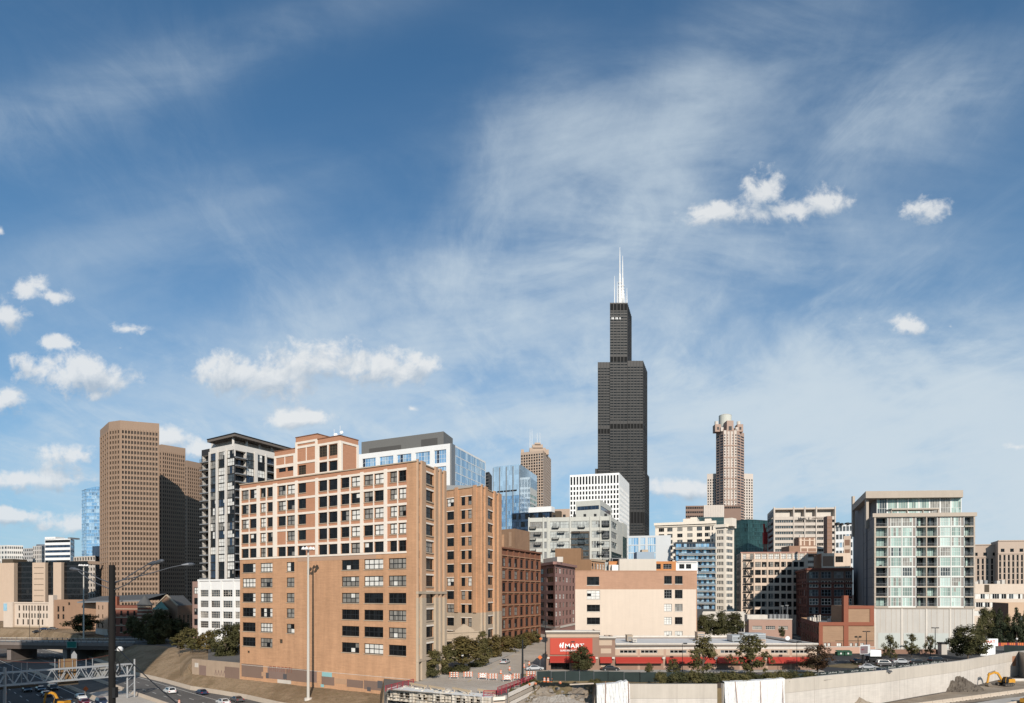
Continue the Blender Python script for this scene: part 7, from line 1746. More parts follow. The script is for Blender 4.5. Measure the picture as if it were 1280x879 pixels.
car('grey saloon lowest on the lane beside the grassy slope', 296, 877, -7.02, False, 'grey', HA + 180, CG); car('white car cut off by the bottom edge beside the grey saloon', 279, 880.5, -7.02, False, 'white', HA + 180, CG)
for lab, px, py, suv, pt in (('black saloon leading the left carriageway group', 33.5, 864.5, False, 'black'), ('black saloon left of a pair side by side under the gantry', 50.5, 864, False, 'black'), ('dark crossover right of a pair side by side under the gantry', 66, 862.5, True, 'black'), ('navy saloon following behind the side by side pair', 57.5, 870.5, False, 'navy'), ('white hatchback in front of the dark red car', 101, 873.8, False, 'white'), ('dark red saloon at the bottom behind the white hatchback', 105.5, 880.5, False, 'red'), ('black saloon at the bottom left of the dark red car', 85.5, 881.5, False, 'black'), ('dark navy crossover at the bottom beside the utility pole', 127, 880.5, True, 'navy')):
    car(lab, px, py, -7.02, suv, pt, HA, CG)
car('silver saloon parked at the curb by the second loft', 631.5, 829.5, .02, False, 'silver', 76); car('silver saloon at the barricades by the store corner', 668, 838, .02, False, 'silver', 10)
for lab, px, py, suv, pt, h in (('silver hatchback parked under the pylon sign', 1085, 836.5, False, 'silver', -18), ('black car half hidden left of the pylon post', 1074, 829, False, 'black', 10), ('dark grey pickup like car in the middle of the store lot', 1106.5, 832.5, True, 'grey', -8), ('white car parked right of the dark grey one', 1126.5, 829.5, False, 'silver', -10), ('dark car parked in shade near the garage', 1147, 830, False, 'black', -6), ('silver car half hidden behind the wall and banner', 1103, 842, False, 'grey', 20), ('black car parked in front of the store awning, low in view', 763, 838.5, False, 'black', 0), ('black car in shade beside the largest tree', 1172, 828, True, 'black', 0)):
    car(lab, px, py, .03, suv, pt, h, PG)
for lab, px, pt in (('black car parked by the old cream building, left of three', 47, 'black'), ('navy car parked by the old cream building, middle of three', 56, 'navy'), ('grey car parked by the old cream building, right of three', 66, 'grey')): X, Y = P(px, 345); t = car(lab, px, 788, 1.2, False, pt, 5); t.location = (X, Y, ground_z(X, Y))

# ------------------------------------------------------------------ excavators, dirt, building site things
M_CAT = mat('machine_yellow', (.56, .27, .03), var=.12, scale=1.2, rough=.5); M_TRK = mat('track_steel', (.035, .032, .03), var=.2); M_BKT = mat('worn_bucket_steel', (.19, .155, .12), var=.2)
def excavator(label, loc, rz, s=1.0, boomlift=0.0):
    t = thing('excavator', label, 'excavator', loc, None, rz); t.scale = (s,) * 3
    def pt(nm, q): o = bpy.data.objects.new(nm, q.mesh(nm)); COL.objects.link(o); o.parent = t
    for s_ in (-1, 1):
        q = MB(); y0, y1 = s_ * 1.25 - .35, s_ * 1.25 + .35; pr = [(-2.0, .25), (-1.7, 0), (1.7, 0), (2.0, .25), (2.0, .6), (1.7, .85), (-1.7, .85), (-2.0, .6)]
        q.face([(x, y0, z) for x, z in pr], M_TRK); q.face([(x, y1, z) for x, z in reversed(pr)], M_TRK)
        for i in range(8): a, b = pr[i], pr[(i + 1) % 8]; q.face([(a[0], y0, a[1]), (a[0], y1, a[1]), (b[0], y1, b[1]), (b[0], y0, b[1])], M_TRK)
        for i in range(5): x = -1.4 + i * .7; q.tube([(x, y0 - .03, .35), (x, y1 + .03, .35)], .2, M_BKT, 8)
        pt('track', q)
    q = MB(); q.tube([(0, 0, .8), (0, 0, 1.05)], .8, M_TRK, 14); pt('turntable', q)
    q = MB(); q.box(-2.5, .2, -1.3, 1.3, 1.05, 2.15, M_CAT); q.box(-2.7, -1.6, -1.32, 1.32, 1.0, 2.0, M_CAT); q.box(.2, 1.3, -1.3, -.2, 1.05, 1.5, M_CAT); q.box(-1.9, -.4, -1.0, .9, 2.15, 2.35, M_TRK); q.tube([(-1.2, .6, 2.3), (-1.2, .6, 2.9)], .09, M_TRK, 8); pt('upper_body', q)
    q = MB(); q.face([(-.1, .25, 1.1), (1.3, .25, 1.1), (1.35, .25, 1.9), (1.0, .25, 2.85), (-.1, .25, 2.85)], M_TRK); q.face([(-.1, 1.3, 1.1), (-.1, 1.3, 2.85), (1.0, 1.3, 2.85), (1.35, 1.3, 1.9), (1.3, 1.3, 1.1)], G_CAR)
    for a, b in (((1.3, 1.1), (1.35, 1.9)), ((1.35, 1.9), (1.0, 2.85)), ((1.0, 2.85), (-.1, 2.85)), ((-.1, 2.85), (-.1, 1.1))): q.face([(a[0], .25, a[1]), (a[0], 1.3, a[1]), (b[0], 1.3, b[1]), (b[0], .25, b[1])], G_CAR if a[0] > 1 else M_TRK)
    for x, z in ((1.3, 1.1), (1.35, 1.9)): q.bar((x, 1.32, z), (1.35 if z < 1.5 else 1.0, 1.32, 1.9 if z < 1.5 else 2.85), .1, .1, M_CAT)
    pt('cab', q)
    L_ = boomlift; bp = [(.9, -.2, 1.6), (2.6, -.2, 3.9 + L_), (4.0, -.2, 4.3 + L_), (6.6, -.2, 3.5 + L_)]; q = MB()
    for a, b, w in zip(bp, bp[1:], (.62, .7, .5)): q.bar(a, b, .42, w, M_CAT)
    pt('boom', q); q = MB(); q.bar((6.1, -.2, 4.2 + L_), (6.9, -.2, .9), .34, .5, M_CAT); pt('stick', q)
    q = MB(); q.tube([(1.6, .05, 1.5), (3.1, .05, 3.6 + L_)], .1, M_BKT, 8); q.tube([(3.9, -.2, 4.8 + L_), (6.2, -.2, 4.25 + L_)], .1, M_BKT, 8); pt('hydraulic_ram', q)
    q = MB(); pb = [(6.5, 1.2), (7.2, 1.0), (7.35, .35), (6.9, -.02), (6.0, .1), (5.75, .55)]; y0, y1 = -.85, .45
    for i in range(5): a, b = pb[i], pb[i + 1]; q.face([(a[0], y0, a[1]), (a[0], y1, a[1]), (b[0], y1, b[1]), (b[0], y0, b[1])], M_BKT)
    q.face([(x, y0, z) for x, z in pb], M_BKT); q.face([(x, y1, z) for x, z in reversed(pb)], M_BKT); pt('bucket', q); return t
ex_ = G(1256, 857, -6.9); excavator('yellow tracked excavator with bucket down beside the dirt pile at right', ex_, math.radians(195), .92)
excavator('yellow excavator seen mostly as its raised boom at the bottom left', (wx(76, 158), 158, -7), math.radians(168), .72, .3)
excavator('yellow machine cut off by the bottom right corner', (wx(1288, 160), 160, -7), math.radians(20), .8)
def mound(name, label, cx, cy, rx, ry, h, z, mt, seed, n=34, rough_=.35):
    r = random.Random(seed); q = MB(); V_ = []
    ph_ = [(r.uniform(.5, 2.2), r.uniform(.5, 2.2), r.random() * 6, r.uniform(.05, .2)) for _ in range(9)]
    for i in range(n + 1):
        for j in range(n + 1):
            u, v = i / n * 2 - 1, j / n * 2 - 1; d = math.hypot(u, v); b = max(0, 1 - d) ** .85
            nz = sum(a * math.sin(u * 6 * fx + v * 6 * fy + p0) for fx, fy, p0, a in ph_); V_.append((cx + u * rx, cy + v * ry, z + h * b * (1 + nz * .6) + (r.uniform(-1, 1) * rough_ * h * .16 if b > .02 else -.1)))
    q.v = V_
    for i in range(n):
        for j in range(n): q.f.append((i * (n + 1) + j, (i + 1) * (n + 1) + j, (i + 1) * (n + 1) + j + 1, i * (n + 1) + j + 1)); q.mi.append(q.m(mt))
    o = q.build(name); tag(o, label, 'mound'); return o
M_PILE = two_tone('grey_spoil', (.10, .082, .066), (.15, .125, .10), (.065, .054, .045), .5, 2.2, bump=.7, dist=.3); M_GRUB = two_tone('grey_broken_concrete', (.34, .31, .275), (.27, .24, .21), (.20, .17, .14), .5, 2.0, bump=.9, dist=.3)
g = G(1200, 864, -7); mound('dirt_pile', 'big dark grey brown pile of dirt in front of the long retaining wall', g[0], g[1] + 3, 8.2, 5, 4.0, -7.05, M_PILE, 3, 44, .8)
g = G(1070, 882, -7); mound('dirt_pile', 'small light dirt heap cut by the bottom edge below the long wall', g[0], g[1], 5.5, 3.5, 1.9, -7.05, M_DIRT, 8)
g = (wx(695, 143), 143, -4.0); mound('rubble_heap', 'heap of grey broken concrete rubble at the bottom between bridge and tarpaulin', g[0], g[1], 9, 4.5, 2.4, -4.6, M_GRUB, 5, 40, .9)
r_ = random.Random(12); q = MB()
for i in range(150):
    px = r_.uniform(642, 742); s_ = abs(r_.gauss(0, 7)); Y = 140 + s_; X = wx(px, Y); k = r_.uniform(.12, .5) * (1 if r_.random() < .85 else 1.8); z = ground_z(X, Y) + .1
    M_ = Matrix.Translation((X, Y, z)) @ Matrix.Rotation(r_.random() * 6, 4, 'Z') @ Matrix.Rotation(r_.uniform(-.6, .6), 4, 'X'); q.box(-k, k, -k * .7, k * .6, -k * .4, k * .5, M_GRUB if r_.random() < .7 else M_DIRT, M_)
tag(q.build('rubble'), None, None, None, 'stuff')
for i, (p0, y0, p1, y1) in enumerate(((685, 864.5, 712, 863.5), (694, 861.5, 704, 861.2), (712, 863, 742, 861.5))):
    q = MB(); a, b = G(p0, y0, -.9), G(p1, y1, -.9); za, zb_ = ground_z(*a[:2]) + .35, ground_z(*b[:2]) + .35; q.bar((a[0], a[1], max(za, zb_)), (b[0], b[1], max(za, zb_)), .3, .25, M_TIMB if i < 2 else M_BARR)
    tag(q.build('timber_plank'), 'pale timber plank lying on the weedy soil, ' + ('longest, at the left', 'short one on top behind', 'greyer one at the right')[i], 'plank', 'timber planks on the weedy soil')
# jersey barrier segments along the low right
for row, (pa, pb_, n_, z, lab) in enumerate(((G(1066, 890, -6.2), G(1290, 860.5, -6.2), 18, -7.0, 'upper'), (G(1160, 899, -6.2), G(1300, 871, -6.2), 12, -7.0, 'lower'))):
    a, b = Vector((*pa[:2], z)), Vector((*pb_[:2], z))
    q0 = MB(); Ls = (b - a).length / n_ - .12; hp = [(-.32, 0), (-.32, .1), (-.14, .35), (-.1, .95), (.1, .95), (.14, .35), (.32, .1), (.32, 0)]
    for i in range(8): p, r2 = hp[i], hp[(i + 1) % 8]; q0.face([(0, p[0], p[1]), (Ls, p[0], p[1]), (Ls, r2[0], r2[1]), (0, r2[0], r2[1])], M_BARR)
    q0.face([(0, y, z_) for y, z_ in hp], M_BARR); q0.face([(Ls, y, z_) for y, z_ in reversed(hp)], M_BARR); q0.box(Ls * .25, Ls * .4, -.33, .33, 0, .1, M_DARKF); q0.box(Ls * .65, Ls * .8, -.33, .33, 0, .1, M_DARKF); me = q0.mesh('jersey_barrier')
    for i in range(n_):
        o = bpy.data.objects.new('jersey_barrier', me); COL.objects.link(o); c = a.lerp(b, i / n_); o.location = c; o.rotation_euler = (0, 0, math.atan2(b.y - a.y, b.x - a.x))
        tag(o, 'pale jersey barrier segment in the %s row below the long retaining wall' % lab, 'barrier', '%s row of jersey barriers' % lab)
# orange drums, barricades, warning signs
M_ORG = mat('safety_orange', (.56, .15, .05), var=.05); M_RW = mat('reflective_white', (.64, .62, .59), var=.04)
qd = MB(); qd.lathe((0, 0, 0), [(0, .33), (.08, .33), (.1, .28), (.32, .27), (.33, .27), (.5, .255), (.51, .255), (.66, .245), (.67, .24), (.95, .22), (1.0, .14), (1.05, .05)], M_ORG, 14); md = qd.mesh('drum')
qw = MB()
for z0, z1, r in ((.34, .5, .272), (.67, .82, .255)): qw.lathe((0, 0, z0), [(0, r), (z1 - z0, r - .006)], M_RW, 14)
mw_ = qw.mesh('white_band')
def drum(label, px, py, z=0.0, tilt=0.0):
    X, Y, Z = G(px, py, z); t = thing('traffic_drum', label, 'traffic drum', (X, Y, z), 'orange traffic drums'); t.rotation_euler = (math.radians(tilt), math.radians(tilt * .4), 0)
    for n_, me in (('drum_body', md), ('white_band', mw_)): o = bpy.data.objects.new(n_, me); COL.objects.link(o); o.parent = t
for lab, px, py, z, tl_ in (('orange drum on the street, left behind the barricades', 626, 842.5, .02, 0), ('orange drum on the street, left of the lamp pole', 637, 838, .02, 0), ('orange drum on the street just right of the lamp pole', 655, 834.5, .02, 0), ('orange drum furthest up the street by the store', 661.5, 831.5, .02, 0), ('orange drum upright at the fence corner, left of a pair', 680.5, 852.5, -.1, 0), ('orange drum upright at the fence corner, right of a pair', 685, 852.8, -.1, 0), ('orange drum leaning behind the upright pair', 689, 851.5, -.1, 40), ('orange drum lying on the soil right of the upright pair', 700, 853.5, -.15, 86), ('orange drum lying near the red rail end, left one', 661.5, 855.5, -.15, 80), ('orange drum lying near the red rail end, right one', 669, 855, -.15, 75), ('orange drum lying by the peaked white tarpaulin', 768.5, 854.5, -.1, 84), ('orange drum on the expressway lane below the grassy slope', 224, 880, -7, 0), ('orange drum at the guard rail in the bottom left corner', 7, 868, -7, 0)):
    drum(lab, px, py, z, tl_)
def barricade(label, px, py, w=2.0, rz=0.0, arrow=False):
    X, Y, Z = G(px, py, .02); t = thing('road_barricade', label, 'barricade', (X, Y, .02), 'striped road barricades', rz)
    def pt(nm, q): o = bpy.data.objects.new(nm, q.mesh(nm)); COL.objects.link(o); o.parent = t
    for x in (-w / 2 + .2, w / 2 - .2): q = MB(); q.box(x - .04, x + .04, -.04, .04, 0, 1.55, M_RW); q.box(x - .04, x + .04, -.5, .5, 0, .08, M_RW); pt('leg', q)
    for z in (.45, .88, 1.3):
        q = MB(); n_ = 7; 
        for i in range(n_):
            a, b = -w / 2 + w * i / n_, -w / 2 + w * (i + 1) / n_; m_ = (M_ORG, M_RW)[i % 2]
            q.face([(a, -.06, z), (b, -.06, z), (b + .12 if i < n_ - 1 else b, -.06, z + .24), (a + .12 if i else a, -.06, z + .24)], m_)
        q.face([(-w / 2, -.03, z), (-w / 2, -.03, z + .24), (w / 2, -.03, z + .24), (w / 2, -.03, z)], M_RW); q.face([(-w / 2, -.06, z + .24), (w / 2, -.06, z + .24), (w / 2, -.03, z + .24), (-w / 2, -.03, z + .24)], M_RW); pt('striped_board', q)
    if arrow: q = MB(); q.face([(-.62, -.09, .55), (.62, -.09, .55), (.62, -.09, 1.2), (0, -.09, 1.5), (-.62, -.09, 1.2)], M_RW); q.face([(-.4, -.1, .8), (-.1, -.1, .95), (-.4, -.1, 1.1)], M_ORG); q.face([(.1, -.1, .8), (.4, -.1, .95), (.1, -.1, 1.1)], M_ORG); pt('sign_plate', q)
for lab, px, py, ar in (('striped barricade nearest the loft trees, first from the left', 567.5, 848.5, 0), ('striped barricade second from the left across the street', 585, 848, 0), ('striped barricade with a white arrow plate, left one of two', 603.5, 849.5, 1), ('striped barricade between the two with white plates', 616, 850.5, 0), ('striped barricade with a white arrow plate, right one of two', 634, 852, 1), ('striped barricade just left of the lamp pole', 646.5, 850.5, 0), ('striped barricade by the silver car and the fence end', 663.5, 847.5, 0)): barricade(lab, px, py, 2.25, R.uniform(-.15, .15), ar)
def warn(label, px, py, h=2.4):
    X, Y, Z = G(px, py, .02); t = thing('warning_sign', label, 'road sign', (X, Y, .02)); q = MB(); q.tube([(X, Y, 0), (X, Y, h - .4)], .04, M_GREYM, 6); q.build('post', t)
    q = MB(); c = Vector((X, Y - .06, h)); q.face([c + Vector((0, 0, -.62)), c + Vector((.62, 0, 0)), c + Vector((0, 0, .62)), c + Vector((-.62, 0, 0))], M_ORG); q.face([c + Vector((0, .03, -.62)), c + Vector((-.62, .03, 0)), c + Vector((0, .03, .62)), c + Vector((.62, .03, 0))], M_GREYM); q.build('diamond_panel', t)
warn('orange diamond warning sign on a post at the right side of the street', 675, 838, 3.4); warn('orange diamond warning sign beside the store corner', 683.3, 836.5, 4.2); warn('small orange diamond sign further up the street', 676, 806, 2.4)
g = G(88, 872, -7); t = thing('work_sign', 'orange work sign behind the white hatchback', 'road sign', (wx(107.5, 172), 172, -7)); q = MB(); q.tube([(t.location.x, 172, -7), (t.location.x, 172, -4.9)], .05, M_GREYM, 6); q.build('post', t); q = MB(); c = Vector((t.location.x, 171.9, -4.7)); q.face([c + Vector((0, 0, -.75)), c + Vector((.75, 0, 0)), c + Vector((0, 0, .75)), c + Vector((-.75, 0, 0))], M_ORG); q.build('diamond_panel', t)
# screened fence along the wall top
M_SCR = mat('green_wind_screen', (.022, .033, .031), var=.3, scale=.5, streak=.15)
fp2 = [G(671, 851.5), G(760, 851.8), (wx(800, 149.5), 149.5, 0), (wx(860, 150), 150, 0), (wx(900, 150.5), 150.5, 0), (wx(960, 151), 151, 0), (wx(1010, 154), 154, 0), (wx(1060, 160.5), 160.5, 0), (wx(1120, 170.5), 170.5, 0), (wx(1175, 183), 183, 0)]
fn = thing('screened_fence', 'long dark green screened chain link fence along the top of the wall', 'fence', (wx(900, 150), 150, 0))
q = MB(); q2 = MB()
for a, b in zip(fp2, fp2[1:]):
    hh = 2.3 if b[0] < 45 else 1.5; nseg = max(1, int(math.hypot(b[0] - a[0], b[1] - a[1]) / 3)); A_, B_ = Vector((a[0], a[1], 0)), Vector((b[0], b[1], 0)); pv = None
    for i in range(nseg + 1):
        c = A_.lerp(B_, i / nseg); s_ = Vector((0, .12 * math.sin(i * 2.1 + a[0]), 0))
        if pv is not None: q.face([pv + Vector((0, 0, .08)), c + s_ + Vector((0, 0, .08)), c + s_ + Vector((0, 0, hh)), pv + Vector((0, 0, hh - .05 * (i % 3)))], M_SCR)
        pv = c + s_; q2.tube([c + Vector((0, -.16, 0)), c + Vector((0, -.16, hh + .15))], .04, M_GREYM, 5)
q.build('screen', fn); q2.build('post_row', fn)
# white lettering marks printed on the screen above the long wall
q = MB(); r_ = random.Random(4)
for sgm in range(6, 9):
    a, b = Vector(fp2[sgm]), Vector(fp2[sgm + 1]); d = (b - a).normalized(); L = (b - a).length; u = 1.0; nn = Vector((d.y, -d.x, 0)) * .2
    while u < L - 1:
        for k in range(r_.randrange(4, 9)):
            h0 = r_.uniform(1.02, 1.1); h1 = r_.uniform(1.2, 1.42); p = a + d * u + nn; 
            q.face([p + Vector((0, 0, h0)), p + d * .12 + Vector((0, 0, h0)), p + d * .12 + Vector((0, 0, h1)), p + Vector((0, 0, h1))], M_RW)
            zz2 = r_.choice((h0, (h0 + h1) / 2, h1 - .08)); q.face([p + Vector((0, 0, zz2)), p + d * .3 + Vector((0, 0, zz2)), p + d * .3 + Vector((0, 0, zz2 + .07)), p + Vector((0, 0, zz2 + .07))], M_RW); u += .42
        u += .9
q.build('printed_lettering', fn)

# ------------------------------------------------------------------ poles, signs, gantry
def pole_lamp(label, px, py_base, py_top, z0=0, Y=None, w=.16, two=True, mt=M_DARKF, heads='box', name='street_lamp'):
    Y = Y or gy(py_base, z0); X = wx(px, Y); zt1 = wz(py_top, Y); t = thing(name, label, 'street lamp', (X, Y, z0)); q = MB(); q.tube([(X, Y, z0), (X, Y, zt1)], [w, w * .65], mt, 8); q.tube([(X, Y, z0), (X, Y, z0 + .8)], w * 1.7, mt, 8); q.build('pole', t)
    if heads == 'box':
        for s_ in ((-1, 1) if two else (1,)): q = MB(); q.box(X + s_ * .25 - (.0 if s_ > 0 else .9), X + s_ * .25 + (.9 if s_ > 0 else 0), Y - .3, Y + .3, zt1 - .12, zt1 + .16, mt); q.build('lamp_head', t)
    elif heads == 'globe': q = MB(); q.lathe((X, Y, zt1), [(0, .1), (.1, .3), (.4, .34), (.65, .2), (.72, .02)], M_RW, 10); q.build('lamp_globe', t)
    return t
pole_lamp('dark twin head lamp post in the lot before the orange pier building', 1083, 0, 789.5, 0, 222); pole_lamp('dark twin head lamp post before the garage doors', 1169, 0, 785, 0, 222)
pole_lamp('thin dark lamp post in front of the first long awning', 853, 0, 804.5, 0, 166, .08, False); pole_lamp('thin dark lamp post in front of the last awning', 996, 0, 802.5, 0, 166, .08, False); pole_lamp('thin dark lamp post rising before the red store sign', 712.6, 0, 802.6, 0, 169, .08, False)
pole_lamp('tall plain dark pole standing in the street at the barricades', 653.2, 852, 800, 0, None, .26, False, M_DARKF, 'none', 'utility_pole')
t = pole_lamp('tall dark pole with traffic signals at the store corner', 681.8, 838, 771, 0, None, .14, False, M_DARKF, 'none', 'signal_pole'); X, Y, _ = t.location
for py in (779, 799, 820): q = MB(); z = wz(py, Y); q.box(X - .75, X - .2, Y - .25, Y + .05, z - .6, z + .6, M_BLACKM); q.box(X + .15, X + .55, Y - .2, Y + .1, z - .5, z + .4, M_BLACKM); q.build('signal_head', t)
for lab, px, Y in (('dark ornamental lamp with white globe at the loft sidewalk, nearer one', 578, 171), ('dark ornamental lamp with white globe at the second loft curb', 610.5, 190), ('dark ornamental lamp with white globe by the right edge road', 1271, 232)): pole_lamp(lab, px, 0, 742 + 16.2 * 830 / Y, 0, Y, .12, False, M_DARKF, 'globe')
# high mast lights
def mast(label, px, Y, z0, py_top, w, ring):
    X = wx(px, Y); zt1 = wz(py_top, Y); t = thing('high_mast_light', label, 'light mast', (X, Y, z0)); q = MB(); q.tube([(X, Y, z0), (X, Y, zt1)], [w * .85, w * .5], mat('galvanised_pole', (.50, .47, .42), var=.06), 10); q.tube([(X, Y, z0 - .3), (X, Y, z0 + .35)], w * 2.2, M_PALEC, 10); q.build('pole', t)
    q = MB(); q.tube([(X + ring * math.cos(a) * .9, Y + ring * math.sin(a) * .9, zt1 - .2) for a in [i * math.pi / 8 for i in range(17)]], .06, M_PALEC, 5); q.build('ring', t)
    for i in range(8):
        a = i * math.pi / 4; q = MB(); c = (X + ring * math.cos(a), Y + ring * math.sin(a), zt1 - .55); q.lathe(c, [(0, .42), (.25, .40), (.5, .25), (.7, .1)], M_WHITE, 10); fo_ = q.build('floodlight', t); q = MB(); q.lathe((c[0], c[1], c[2] - .06), [(0, .36), (.05, .41)], M_DARKF, 10); q.build('lens', fo_)
Xm = wx(385.3, 159.5); mast('tall white mast with a ring of floodlights before the big loft', 385.3, 159.5, ground_z(Xm, 159.5), 684.5, .42, 1.25); mast('white high mast with floodlights behind the left road bridge', 104.6, 290, -6.8, 706, .42, 1.6)
# overhead sign gantry
M_GALV = mat('galvanised_steel', (.40, .41, .42), var=.12, rough=.45, metal=.4); gt = thing('sign_gantry', 'galvanised lattice truss gantry spanning the expressway at the bottom left', 'sign gantry', (wx(80, 163), 163, -7))
ga, gb = Vector((wx(-14, 151.5), 151.5, 0)), Vector((wx(163.5, 173), 173, 0)); gd = (gb - ga).normalized(); gn = Vector((gd.y, -gd.x, 0)); zT, zB = 1.75, -1.15; LG = (gb - ga).length
for o in (0, 1.5):
    q = MB(); q.bar(ga + gn * o + Vector((0, 0, zT)), gb + gn * o + Vector((0, 0, zT)), .3, .3, M_GALV); q.bar(ga + gn * o + Vector((0, 0, zB)), gb + gn * o + Vector((0, 0, zB)), .3, .3, M_GALV); q.build('chord', gt)
    n_ = 19 + (o > 0); q = MB()
    for i in range(n_): a, b = ga + gd * (LG * i / n_) + gn * o, ga + gd * (LG * (i + 1) / n_) + gn * o; q.bar(a + Vector((0, 0, zB if i % 2 else zT)), b + Vector((0, 0, zT if i % 2 else zB)), .16, .16, M_GALV)
    q.build('lattice', gt)
for px in (5, 158, 167):
    for o in ((0, 1.5) if px == 5 else (0.75,)): q = MB(); r = (px - CX) / FPX; u = (r * ga.y - ga.x) / (gd.x - r * gd.y); c = ga + gd * u + gn * o; q.tube([c + Vector((0, 0, -7)), c + Vector((0, 0, zT + (1.2 if px != 158 else 0)))], .22, M_GALV, 10); q.build('post', gt)
q = MB(); c = lambda px, o=.75: ga + gd * (((px - CX) / FPX * ga.y - ga.x) / (gd.x - (px - CX) / FPX * gd.y)) + gn * o
for i in range(4): q.bar(c(158) + Vector((0, 0, -6.5 + i * 2)), c(167) + Vector((0, 0, -5 + i * 2)), .12, .12, M_GALV)
q.bar(c(158) + Vector((0, 0, zT)), c(167) + Vector((0, 0, zT)), .2, .2, M_GALV); q.build('bracing', gt)
for px, h in ((16, 1.6), (27, 1.9), (34, 1.9), (69, 2.4), (75, 2.2), (80.5, 2.3), (91, 1.9), (96, 1.9), (108, 1.9), (116, 2)): q = MB(); q.bar(c(px, -.2) + Vector((0, 0, zB - .2)), c(px, -.2) + Vector((0, 0, zT + h)), .13, .13, M_GALV); q.build('sign_bracket', gt)
M_SBK = mat('sign_back_brown', (.20, .125, .065), var=.15)
q = MB(); q.bar(c(73.5, -.45) + Vector((0, 0, 1.0)), c(97, -.45) + Vector((0, 0, 1.0)), .12, 5.9, M_SBK); q.build('sign_back', gt)
q = MB(); q.bar(c(72.5, -.1) + Vector((0, 0, -2.0)), c(97.5, -.1) + Vector((0, 0, -2.0)), .9, .8, M_LOUV); q.build('catwalk', gt)
q = MB(); q.bar(c(118, -.5) + Vector((0, 0, .6)), c(146, -.5) + Vector((0, 0, .6)), .08, 3.4, mat('sign_back_grey', (.27, .265, .25), var=.1)); q.build('sign_back', gt)
q = MB(); q.bar(c(-6, -.4) + Vector((0, 0, -1.9)), c(48, -.4) + Vector((0, 0, -1.9)), 1.0, .5, M_LOUV); q.build('catwalk', gt)
q = MB(); cc2 = c(93.5, -.6) + Vector((0, 0, 3.9)); q.face([cc2 + Vector((-.7, 0, 0)), cc2 + Vector((.7, 0, 0)), cc2 + Vector((.7, 0, 1)), cc2 + Vector((0, 0, 1.9)), cc2 + Vector((-.7, 0, 1))], M_GALV); q.build('pointed_plate', gt)
# guard rail bottom left
q = MB(); a, b = Vector(EX(-12, 49.5, -6.3)), Vector(EX(60, 49.5, -6.3)); q.bar(a, b, .08, .3, M_GALV)
for i in range(30): p = a.lerp(b, i / 29); q.bar(p + Vector((0, 0, -.7)), p + Vector((0, 0, .1)), .12, .12, M_GALV)
tag(q.build('guard_rail'), 'galvanised guard rail in the bottom left corner', 'guard rail')
# near utility pole with lamps and cables
YP = 36.0; XP = wx(140, YP); up_ = thing('utility_pole', 'near dark timber utility pole with cobra head lamps at the left', 'utility pole', (XP, YP, -7))
M_POLE = mat('dark_creosote', (.010, .0085, .0075), var=.3, scale=3, streak=.3)
q = MB(); q.tube([(XP + .02, YP, -7), (XP, YP, wz(706.5, YP))], [.24, .155], M_POLE, 14); q.build('pole', up_)
def at(px, py, Y=YP): return Vector((wx(px, Y), Y, wz(py, Y)))
M_ARM = mat('lamp_arm_grey', (.11, .115, .125), var=.08, rough=.45, metal=.5)
for (pts, head) in (([(141, 730), (155, 724), (172, 713), (186, 705)], (189, 703.4)), ([(141, 738), (158, 731), (178, 717), (193, 704.5)], (197, 702.5)), ([(141, 728), (180, 719), (215, 709), (228, 706.5)], (231, 705.5)), ([(139, 729), (125, 724), (112, 717), (99, 712.5)], (95, 711.5)), ([(139, 737), (122, 730), (108, 722), (98, 714)], None)):
    q = MB(); dY = {186: 2.2, 193: -.6, 228: .8, 99: 0.4}.get(pts[-1][0], .3); P3 = [at(x, y, YP + dY * i / 3) for i, (x, y) in enumerate(pts)]; q.tube(P3, .027, M_ARM, 6); q.build('lamp_arm', up_)
    if head: q = MB(); e = P3[-1]; d = (P3[-1] - P3[-2]).normalized(); d.z *= .4; d.normalize(); q.tube([e - d * .05, e + d * .1, e + d * .3, e + d * .52, e + d * .62], [.04, .08, .12, .10, .04], M_ARM, 8); q.build('lamp_head', up_)
q = MB(); ce = at(150, 812); q.lathe((ce.x, ce.y, ce.z - .12), [(0, .05), (.06, .15), (.18, .16), (.28, .08)], M_RW, 10); q.bar(at(142, 813), ce, .05, .05, M_ARM); q.build('camera_dome', up_)
q = MB(); q.box(XP + .12, XP + .28, YP - .2, YP + .1, wz(872, YP), wz(859, YP), M_BLACKM); q.build('junction_box', up_)
for k in range(4): q = MB(); q.tube([at(146 + 3 * math.sin(a) + k * .6, 833 + 9 * math.cos(a) + k, YP - .25 - .03 * k) for a in [i * math.pi / 8 for i in range(17)]], .014, M_BLACKM, 5); q.build('cable_coil', up_)
def cable(label, pts, r, mt, name='cable'):
    q = MB(); q.tube(pts, r, mt, 6); tag(q.build(name), label, 'cable')
def sag(a, b, s, n=14): a, b = Vector(a), Vector(b); return [a.lerp(b, i / n) + Vector((0, 0, -s * 4 * (i / n) * (1 - i / n))) for i in range(n + 1)]
cable('thick black cable falling right from the near utility pole', sag(at(146, 809), at(232, 888, 30), .12), .026, M_BLACKM)
cable('thin brown red cable swinging left from the near utility pole', sag(at(137, 819), at(-30, 819, 38), .42), .014, mat('red_brown_cable', (.10, .03, .02), var=0))
cable('thin dark cable looping at the near utility pole', sag(at(136.5, 820), at(138, 850), .2), .012, M_BLACKM)
for lab, px in (('thin wooden pole before the old cream building, left one', 37, ), ('thin wooden pole before the old cream building, right one', 49)): X, Y = P(px, 338); q = MB(); q.tube([(X, Y, ground_z(X, Y) - .3), (X, Y, wz(757, Y))], [.16, .11], M_BARK, 6); tag(q.build('wooden_pole'), lab, 'pole')
